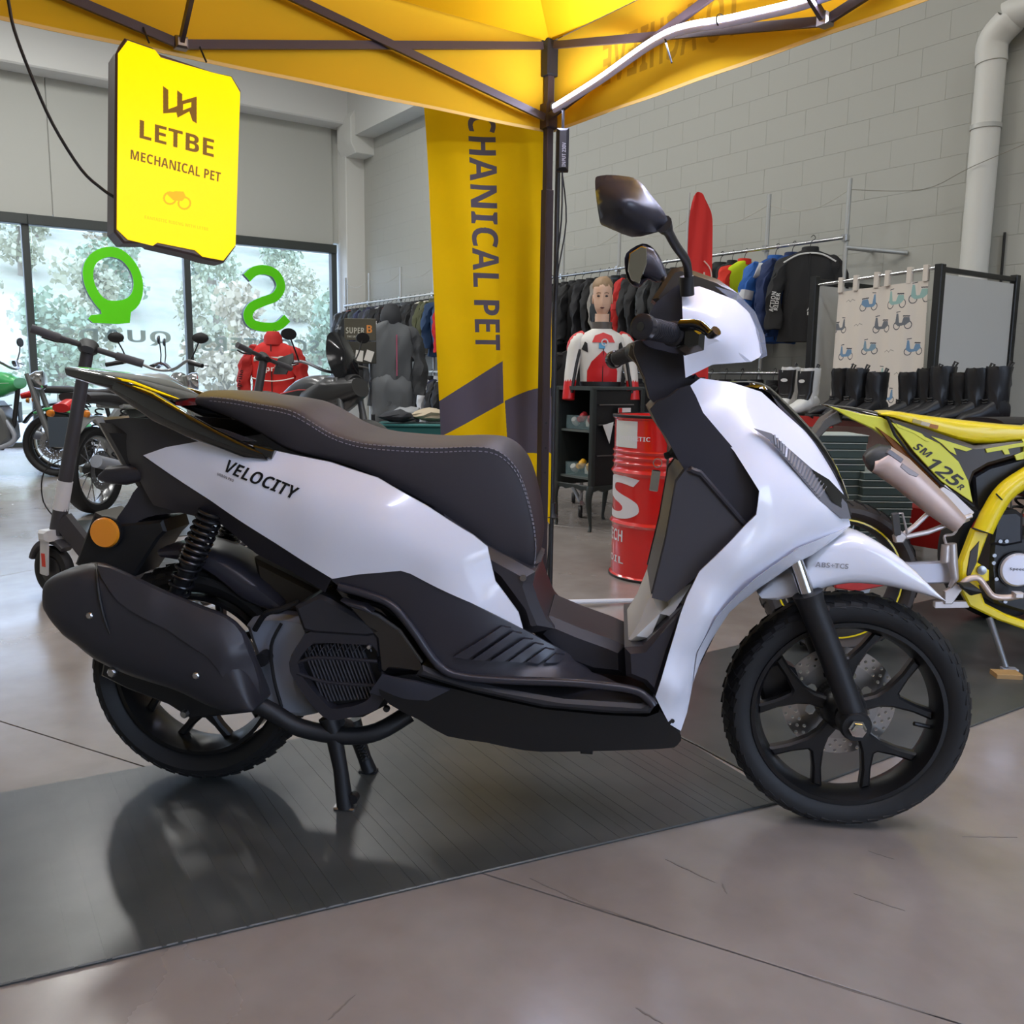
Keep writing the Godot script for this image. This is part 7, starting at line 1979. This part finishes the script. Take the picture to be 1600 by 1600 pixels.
func build_mannequin() -> void:
	# bust in a leather race jacket, standing on the cabinet, facing the camera
	var at := Vector3(3.96, 0.948, -4.64)
	var T := thing("mannequin_bust", at, "mannequin bust in a red and white leather race jacket on the dark cabinet", "mannequin", "", -33.0)
	var skin := mat("d9b39a", 0.42)
	var k := 0.86
	# head: rings of an egg with brow, cheeks and chin
	var rings := []
	for q in [[0.0, 0.028, 0.02, 0.03], [0.012, 0.04, 0.045, 0.045], [0.04, 0.055, 0.066, 0.062], [0.075, 0.066, 0.072, 0.078], [0.11, 0.071, 0.074, 0.088], [0.145, 0.073, 0.078, 0.094], [0.175, 0.072, 0.078, 0.094], [0.205, 0.064, 0.066, 0.084], [0.228, 0.046, 0.044, 0.06], [0.24, 0.02, 0.018, 0.026]]:
		var r := PackedVector3Array()
		for j in 28:
			var a := TAU * j / 28.0
			var s := sin(a)
			var c := cos(a)
			var z: float = s * (q[2] if s > 0.0 else q[3])
			if s > 0.0:
				z += 0.026 * exp(-pow((q[0] - 0.085) / 0.016, 2.0)) * exp(-pow(c / 0.16, 2.0))
				z += 0.012 * exp(-pow((q[0] - 0.112) / 0.018, 2.0)) * exp(-pow(c / 0.14, 2.0))
				z -= 0.008 * exp(-pow((q[0] - 0.122) / 0.012, 2.0)) * exp(-pow((absf(c) - 0.42) / 0.18, 2.0))
				z += 0.006 * exp(-pow((q[0] - 0.045) / 0.012, 2.0)) * exp(-pow(c / 0.3, 2.0))
			r.append(Vector3(c * q[1], q[0], z))
		rings.append(r)
	var fine := []
	for i in rings.size() - 1:
		for m in 3:
			var r := PackedVector3Array()
			for j in 28: r.append(rings[i][j].lerp(rings[i + 1][j], m / 3.0))
			fine.append(r)
	fine.append(rings[rings.size() - 1])
	var head := part(T, "head", mk(loft(fine), 70.0), skin, Transform3D(Basis(Vector3.UP, deg_to_rad(-8)).scaled(Vector3(k, 1.0, k)), Vector3(0, 0.465, 0)))
	part(head, "hair", mk(crumple(lathe(v2([0.072, 0.16, 0.08, 0.18, 0.076, 0.205, 0.06, 0.23, 0.03, 0.246, 0.0, 0.25]), 28), 0.012, 30.0, 2), 60.0), mat("9b8062", 0.6), Transform3D(Basis().scaled(Vector3(0.98, 1, 1.14)), Vector3(0, 0.004, -0.016)))
	for s in [-1.0, 1.0]:
		part(head, "eye", mk(xf(lathe(v2([0, -0.006, 0.011, -0.004, 0.013, 0, 0.011, 0.004, 0, 0.006]), 12, "z"), Transform3D(Basis().scaled(Vector3(1, 0.5, 0.8)), Vector3(0.03 * s, 0.12, 0.068)))), mat("2b2522", 0.3))
		part(head, "brow", mk(tube(v3([0.014 * s, 0.138, 0.078, 0.03 * s, 0.143, 0.075, 0.046 * s, 0.138, 0.064]), 0.002, 6)), mat("5a4433", 0.6))
		part(head, "ear", mk(xf(lathe(v2([0, -0.008, 0.022, -0.005, 0.024, 0.004, 0, 0.008]), 12, "x"), Transform3D(Basis().scaled(Vector3(1, 1.3, 0.8)), Vector3(0.073 * s, 0.105, -0.008)))), skin)
	part(head, "lips", mk(hull(v2([-0.017, 0.047, -0.006, 0.051, 0.006, 0.051, 0.017, 0.047]), v2([-0.017, 0.045, -0.006, 0.039, 0.006, 0.039, 0.017, 0.045]), 0.073, [0.002, 0.005, 0.005, 0.002], 10)), mat("4a1a1c", 0.35))
	part(T, "neck", mk(tube(v3([0, 0.36, -0.01, 0, 0.42, -0.005, 0, 0.475, 0.0]), [0.055, 0.047, 0.047], 18)), skin)
	# jacket body
	var white := mat("d9d6cf", 0.4)
	var red := mat("c81a1e", 0.4)
	var blk := mat("1b1b1d", 0.45)
	var prof := [[0.0, 0.128, 0.085], [0.02, 0.136, 0.092], [0.1, 0.14, 0.095], [0.18, 0.15, 0.106], [0.24, 0.162, 0.11], [0.285, 0.17, 0.104], [0.315, 0.165, 0.092], [0.34, 0.135, 0.08], [0.36, 0.095, 0.07], [0.378, 0.062, 0.06], [0.40, 0.056, 0.056]]
	var br := []
	for q in prof:
		var r := PackedVector3Array()
		for j in 32:
			var a := TAU * j / 32.0
			r.append(Vector3(signf(cos(a)) * pow(absf(cos(a)), 0.85) * q[1], q[0], sin(a) * q[2]))
		br.append(r)
	var J := part(T, "jacket", mk(loft(br), 60.0), white)
	var zat := func(x: float, y: float) -> float:
		var i := 0
		while i < prof.size() - 2 and prof[i + 1][0] < y: i += 1
		var f: float = clampf((y - prof[i][0]) / (prof[i + 1][0] - prof[i][0]), 0.0, 1.0)
		var w := lerpf(prof[i][1], prof[i + 1][1], f)
		var d := lerpf(prof[i][2], prof[i + 1][2], f)
		var c := pow(clampf(absf(x) / w, 0.0, 0.98), 1.0 / 0.85)
		return d * sqrt(1.0 - c * c) + 0.006
	for q in [[red, v2([-0.1, 0.03, 0.1, 0.03, 0.1, 0.1, 0.075, 0.16, 0.0, 0.235, -0.075, 0.16, -0.1, 0.1])], [red, v2([-0.075, 0.285, 0.075, 0.285, 0.055, 0.33, 0.0, 0.35, -0.055, 0.33])], [blk, v2([0.1, 0.22, 0.14, 0.24, 0.12, 0.29, 0.105, 0.28])], [blk, v2([-0.1, 0.22, -0.14, 0.24, -0.12, 0.29, -0.105, 0.28])]]:
		var o := PackedVector3Array()
		for p in q[1]: o.append(Vector3(p.x, p.y, zat.call(p.x, p.y)))
		var inner := PackedVector3Array()
		var c := Vector2.ZERO
		for p in q[1]: c += p / q[1].size()
		inner.append(Vector3(c.x, c.y, zat.call(c.x, c.y)))
		for p in q[1]: inner.append(Vector3(lerpf(p.x, c.x, 0.5), lerpf(p.y, c.y, 0.5), zat.call(lerpf(p.x, c.x, 0.5), lerpf(p.y, c.y, 0.5))))
		part(J, "leather_patch", mk(panel(o, inner, 0.004, 0.02), 60.0), q[0])
	part(J, "waistband", mk(lathe(v2([0.128, 0.0, 0.138, 0.0, 0.142, 0.03, 0.13, 0.03]), 24, "y", true)), blk, Transform3D(Basis().scaled(Vector3(1, 1, 0.68)), Vector3.ZERO))
	part(J, "collar", mk(lathe(v2([0.06, 0.375, 0.066, 0.375, 0.07, 0.42, 0.06, 0.415]), 20, "y", true)), mat("5a5550", 0.5))
	part(J, "zip", mk(tube(v3([0, 0.03, 0.1, 0, 0.15, 0.104, 0, 0.25, 0.118]), 0.003, 6)), blk)
	var tag := part(J, "swing_tag", mk(bx(Vector3(-0.012, 0.262, 0.121), Vector3(0.04, 0.035, 0.004), 0.001)), mat("4a9ac4", 0.4))
	part(tag, "tag_ring", mk(move(lathe(v2([0.016, -0.003, 0.024, -0.003, 0.024, 0.003, 0.016, 0.003]), 16, "z", true), Vector3(0.006, 0.285, 0.122))), mat("c9c9cc", 0.4))
	for s in [-1.0, 1.0]:
		var sl := part(J, "sleeve", mk(tube(sm3(v3([0.115 * s, 0.318, 0.0, 0.165 * s, 0.275, 0.005, 0.186 * s, 0.17, 0.012, 0.205 * s, 0.06, 0.03, 0.214 * s, -0.05, 0.045]), 4), [0.045, 0.05, 0.053, 0.054, 0.054, 0.053, 0.052, 0.05, 0.049, 0.047, 0.045, 0.044, 0.042, 0.04, 0.038, 0.037, 0.036], 16), 60.0), white)
		part(sl, "shoulder", mk(tube(sm3(v3([0.105 * s, 0.325, -0.008, 0.163 * s, 0.283, -0.008, 0.188 * s, 0.215, -0.006]), 4), [0.046, 0.053, 0.056, 0.059, 0.0585, 0.057, 0.054, 0.049, 0.04], 14), 60.0), red)
		part(sl, "inner_stripe", mk(tube(sm3(v3([0.15 * s, 0.24, 0.045, 0.17 * s, 0.15, 0.05, 0.19 * s, 0.03, 0.064, 0.2 * s, -0.045, 0.076]), 4), 0.013, 8), 60.0), blk)
		part(sl, "cuff", mk(tube(sm3(v3([0.206 * s, 0.04, 0.032, 0.213 * s, -0.02, 0.042, 0.218 * s, -0.09, 0.052]), 3), 0.041, 14), 60.0), red)

func build_cubicle() -> void:
	# fitting cubicle against the block wall: curtain on its front, x = 5.4
	var C := thing("fitting_cubicle", Vector3(5.4, 0, -3.6), "black framed fitting cubicle with white side walls against the block wall", "cubicle")
	var fr := mat("17191a", 0.4)
	for q in [[0.0, -0.46], [0.0, 0.45], [0.92, -0.46], [0.92, 0.45]]:
		part(C, "post", mk(bx(Vector3(q[0], 0.86, q[1]), Vector3(0.05, 1.72, 0.05), 0.004)), fr)
	for z in [-0.46, 0.45]:
		part(C, "side_panel", mk(bx(Vector3(0.46, 0.86, z), Vector3(0.86, 1.6, 0.018))), mat("c9c9c6", 0.6))
		part(C, "top_bar", mk(bx(Vector3(0.46, 1.69, z), Vector3(0.87, 0.03, 0.035), 0.003)), fr)
	part(C, "curtain_rail", mk(rod(Vector3(0.0, 1.66, -0.44), Vector3(0.0, 1.7, 0.43), 0.011)), M.chrome)
	# curtain with small printed scooters
	var im := Image.create(512, 1024, false, Image.FORMAT_RGB8)
	im.fill(Color("d8cfc4"))
	var rng := RandomNumberGenerator.new()
	rng.seed = 77
	var cols := [Color("6f8fae"), Color("93b5b0"), Color("b5463c"), Color("6c7076"), Color("7d97a8")]
	for r in 9:
		for c in 4:
			var o := Vector2(50 + c * 128 + (64 if r % 2 else 0) + rng.randf_range(-16, 16), 56 + r * 112 + rng.randf_range(-16, 16))
			var k := 1.0 + rng.randf() * 0.35
			var col: Color = cols[rng.randi() % 5]
			var ink := Color("4a4b50")
			var fl := -1.0 if rng.randf() < 0.5 else 1.0
			if (r + c) % 4 == 3:
				stroke(im, v2([o.x - 26, o.y, o.x - 10, o.y - 6, o.x, o.y + 4, o.x + 12, o.y - 5, o.x + 26, o.y + 2]), 2.5, Color("8d877f"))
				continue
			for w in [-26.0, 26.0]:
				stroke(im, circle2(o + Vector2(w * k, 18 * k), 14.0 * k, 18) + PackedVector2Array([o + Vector2(w * k + 14 * k, 18 * k)]), 3.5, ink)
			var body := PackedVector2Array()
			for p in [[-34, 6], [-30, -10], [-6, -12], [2, 8], [16, 8], [22, -26], [30, -28], [34, 10], [20, 20], [-16, 18]]: body.append(o + Vector2(p[0] * fl, p[1]) * k)
			fill_poly(im, body, col)
			stroke(im, PackedVector2Array([o + Vector2(-30 * fl, -14) * k, o + Vector2(-4 * fl, -16) * k]), 5.0, ink)
			stroke(im, PackedVector2Array([o + Vector2(14 * fl, -34) * k, o + Vector2(30 * fl, -32) * k]), 3.5, ink)
	var rows := []
	for i in 21:
		var t := i / 20.0
		var row := PackedVector3Array()
		for j in 61:
			var u := j / 60.0
			row.append(Vector3(0.012 * sin(u * 15.0) * (0.5 + 0.5 * t) + 0.004 * sin(u * 37.0 + t * 2.0) - 0.005, lerpf(1.6, 0.12, t) + 0.03 * u, lerpf(-0.26, 0.38, u) + (u - 0.5) * 0.06 * t))
		rows.append(row)
	var cu := thing("curtain", C.position, "cream curtain printed with little scooters hanging on the cubicle's rail", "curtain")
	part(cu, "cloth", sheet(rows, 0.002, true), image_mat(im, 0.85))
	for u in [0.02, 0.2, 0.44, 0.56, 0.8, 0.97]:
		part(cu, "tab", mk(bx(Vector3(0, 1.645 + 0.03 * u, lerpf(-0.26, 0.38, u)), Vector3(0.03, 0.1, 0.035), 0.004)), mat("d2c9be", 0.85))

func boot_meshes() -> Array:
	if cache.has("boots"): return cache["boots"]
	# toe towards -x
	var shaft := []
	for q in [[0.05, 0.0, 0.055, 0.04], [0.09, 0.004, 0.048, 0.04], [0.13, 0.006, 0.046, 0.042], [0.19, 0.008, 0.052, 0.046], [0.25, 0.01, 0.056, 0.048], [0.272, 0.012, 0.057, 0.049], [0.266, 0.012, 0.05, 0.042]]:
		var r := PackedVector3Array()
		for j in 18:
			var a := TAU * j / 18.0
			r.append(Vector3(q[1] + cos(a) * q[2], q[0], sin(a) * q[3]))
		shaft.append(r)
	var foot := hull(v2([-0.17, 0.035, -0.14, 0.062, -0.08, 0.085, -0.03, 0.12, 0.03, 0.14, 0.06, 0.11]), v2([-0.17, 0.022, -0.14, 0.02, -0.08, 0.02, -0.03, 0.02, 0.03, 0.02, 0.06, 0.03]), 0.0, [0.02, 0.038, 0.044, 0.042, 0.04, 0.034], 16, 2.6)
	var sole := ext(v2([-0.175, 0.014, -0.16, 0.0, -0.03, 0.0, -0.02, 0.006, 0.02, 0.006, 0.02, 0.0, 0.066, 0.0, 0.068, 0.026, -0.17, 0.026]), -0.042, 0.042, 0.004)
	var fold := PackedVector3Array()
	for y in [0.09, 0.102, 0.114, 0.126]:
		fold.append_array(tube(PackedVector3Array([Vector3(-0.045, y - 0.004, -0.025), Vector3(-0.052, y - 0.008, 0.0), Vector3(-0.045, y - 0.004, 0.025)]), 0.005, 6))
	cache["boots"] = [mk(crumple(loft(shaft), 0.016, 22.0, 6), 60.0), mk(foot, 50.0), mk(sole), mk(fold, 60.0, false), mk(ext(v2([-0.05, 0.15, -0.046, 0.26, -0.02, 0.268, 0.02, 0.25, 0.01, 0.16]), 0.044, 0.052, 0.003)), mk(tube(v3([0.06, 0.265, 0, 0.075, 0.29, 0, 0.06, 0.295, 0, 0.05, 0.27, 0]), 0.005, 6)), mk(hull(v2([-0.05, 0.255, -0.052, 0.2, -0.046, 0.14, -0.06, 0.09]), v2([0.0, 0.26, -0.004, 0.2, 0.0, 0.14, -0.02, 0.085]), 0.0, [0.052, 0.05, 0.044, 0.036], 16), 50.0), mk(xf(lathe(v2([0, 0, 0.016, 0, 0.016, 0.003, 0, 0.003]), 14, "x"), Transform3D(Basis().scaled(Vector3(1, 0.6, 1.3)), Vector3(-0.056, 0.2, 0.0))))]
	return cache["boots"]

func boot(label: String, at: Vector3, turn: float, body: String, trim: String, group: String) -> void:
	var m := boot_meshes()
	var b := thing("riding_boot", at, label, "boot", group, turn)
	part(b, "shaft", m[0], mat(trim if trim else body, 0.42))
	b.scale = Vector3(1.1, 1.06 + 0.06 * sin(at.z * 90.0), 1.12)
	part(b, "foot", m[1], mat(trim if trim else body, 0.42))
	part(b, "sole", m[2], mat("111111", 0.7))
	part(b, "flex_folds", m[3], mat(body, 0.5))
	if trim:
		part(b, "cuff", m[5], mat("141416", 0.5))
		part(b, "shin_plate", m[6], mat(body, 0.4))
		part(b, "logo", m[7], mat("cfcfcd", 0.5))
	else:
		part(b, "pull_tab", m[5], mat(body, 0.5))

func build_boots() -> void:
	var red := mat("a8201c", 0.45)
	var T := thing("display_table", Vector3(4.62, 0, -2.85), "dark red display table carrying the row of riding boots", "table")
	part(T, "top", mk(bx(Vector3(0, 0.765, 0), Vector3(0.34, 0.03, 1.9), 0.004)), mat("4a1f1a", 0.45))
	part(T, "edge_rail", mk(bx(Vector3(-0.165, 0.765, -0.62), Vector3(0.02, 0.06, 0.6), 0.004)), red)
	part(T, "lower_shelf", mk(bx(Vector3(0.0, 0.24, 0.1), Vector3(0.34, 0.2, 1.6), 0.006)), red)
	part(T, "back_board", mk(bx(Vector3(0.15, 0.5, 0.1), Vector3(0.02, 0.5, 1.6), 0.003)), mat("cfcac2", 0.6))
	for q in [[-0.14, -0.9], [0.14, -0.9], [-0.14, 0.9], [0.14, 0.9]]:
		part(T, "leg", mk(bx(Vector3(q[0], 0.375, q[1]), Vector3(0.035, 0.75, 0.035), 0.003)), M.dark)
	var zs := [-3.62, -3.46, -3.25, -3.14, -3.02, -2.81, -2.72, -2.63, -2.53, -2.44, -2.35]
	var names := ["white and black boot with oval logo, left one of the pair", "white and black boot with oval logo, right one of the pair", "black riding boot just right of the white pair", "black riding boot, second right of the white pair", "black riding boot left of the gap in the row", "black riding boot right of the gap in the row", "black riding boot, second right of the gap in the row", "black riding boot, third right of the gap in the row", "black riding boot, fourth right of the gap in the row", "black riding boot next to the last in the row", "black riding boot at the right end of the row"]
	for i in zs.size():
		var w := i < 2
		boot(names[i] + " on the red table", Vector3(4.62 - (0.02 if i % 2 else 0.0), 0.781, zs[i]), [8.0, -6.0, -30.0, -24.0, -12.0, -40.0, -30.0, -35.0, -28.0, -40.0, -32.0][i], ["19191b", "1d1d20", "161618"][i % 3], "d9d8d4" if w else "", "boots on the red table")
	# stack of rubber tiles in front of the table
	for col in [[4.02, -2.92, 20, 0.26, "left column"], [4.22, -2.72, 15, 0.16, "right column"]]:
		var y := 0.0
		var rng := RandomNumberGenerator.new()
		rng.seed = int(col[2])
		for i in col[2]:
			var h: float = [0.035, 0.028, 0.045, 0.035, 0.04][i % 5]
			var o := thing("rubber_tile", Vector3(col[0] + rng.randf_range(-0.006, 0.006), y, col[1] + rng.randf_range(-0.006, 0.006)), "dark green rubber tile, %s from the bottom in the stack's %s" % [NTH[i], col[4]], "tile", "stacked rubber tiles", -35.0)
			part(o, "tile", mk(bx(Vector3(0, h / 2 - 0.002, 0), Vector3(col[3] + 0.1, h - 0.005, 0.3), 0.004)), mat(["3b4a47", "34423f", "425250"][i % 3], 0.6))
			part(o, "backing", mk(bx(Vector3(0, h - 0.0035, 0), Vector3(col[3] + 0.104, 0.0045, 0.304))), mat("b4bdb7", 0.6))
			y += h

func red_jacket_stand() -> void:
	var p := Vector3(3.467, 0, -9.43)
	var s := thing("jacket_stand", p, "black stand holding up the red jacket at the window", "stand", "", -35.0)
	part(s, "pole", mk(rod(Vector3(0, 0.01, -0.02), Vector3(0, 1.38, -0.02), 0.012) + lathe(v2([0, 0, 0.2, 0, 0.2, 0.012, 0, 0.02]), 20)), M.dark)
	var J := jacket("red and white race team jacket hanging in front of the window", "", p + Vector3(0, 1.42, 0), -35.0, "c8201a", "a81a14", "", 0)
	J.scale = Vector3(1.2, 1.08, 1.1)
	part(J, "chest_panel", mk(hull(v2([-0.15, -0.2, 0.0, -0.17, 0.15, -0.2]), v2([-0.16, -0.28, 0.0, -0.27, 0.16, -0.28]), 0.0, [0.09, 0.1, 0.09], 16)), mat("d9d4cc", 0.6))
	part(J, "chest_print", letters("aprilia", 0.24, 0.07), mat("e9e4dc", 0.5), Transform3D(Basis(), Vector3(0.02, -0.34, 0.102)))
	part(J, "piping", mk(tube(sm3(v3([-0.19, -0.42, 0.06, -0.1, -0.445, 0.095, 0, -0.455, 0.1, 0.1, -0.445, 0.095, 0.19, -0.42, 0.06]), 4), 0.006, 6)), mat("e9e4dc", 0.5))
	part(J, "sleeve_print", letters("aprilia", 0.2, 0.05), mat("3a0a08", 0.5), Transform3D(Basis(Vector3(0, 0, 1), deg_to_rad(80)), Vector3(-0.275, -0.45, 0.1)))
	part(J, "hood_collar", mk(lathe(v2([0.075, -0.1, 0.085, -0.1, 0.08, -0.02, 0.05, 0.03, 0.04, 0.02, 0.066, -0.03]), 18, "y", true)), mat("b81c18", 0.7))
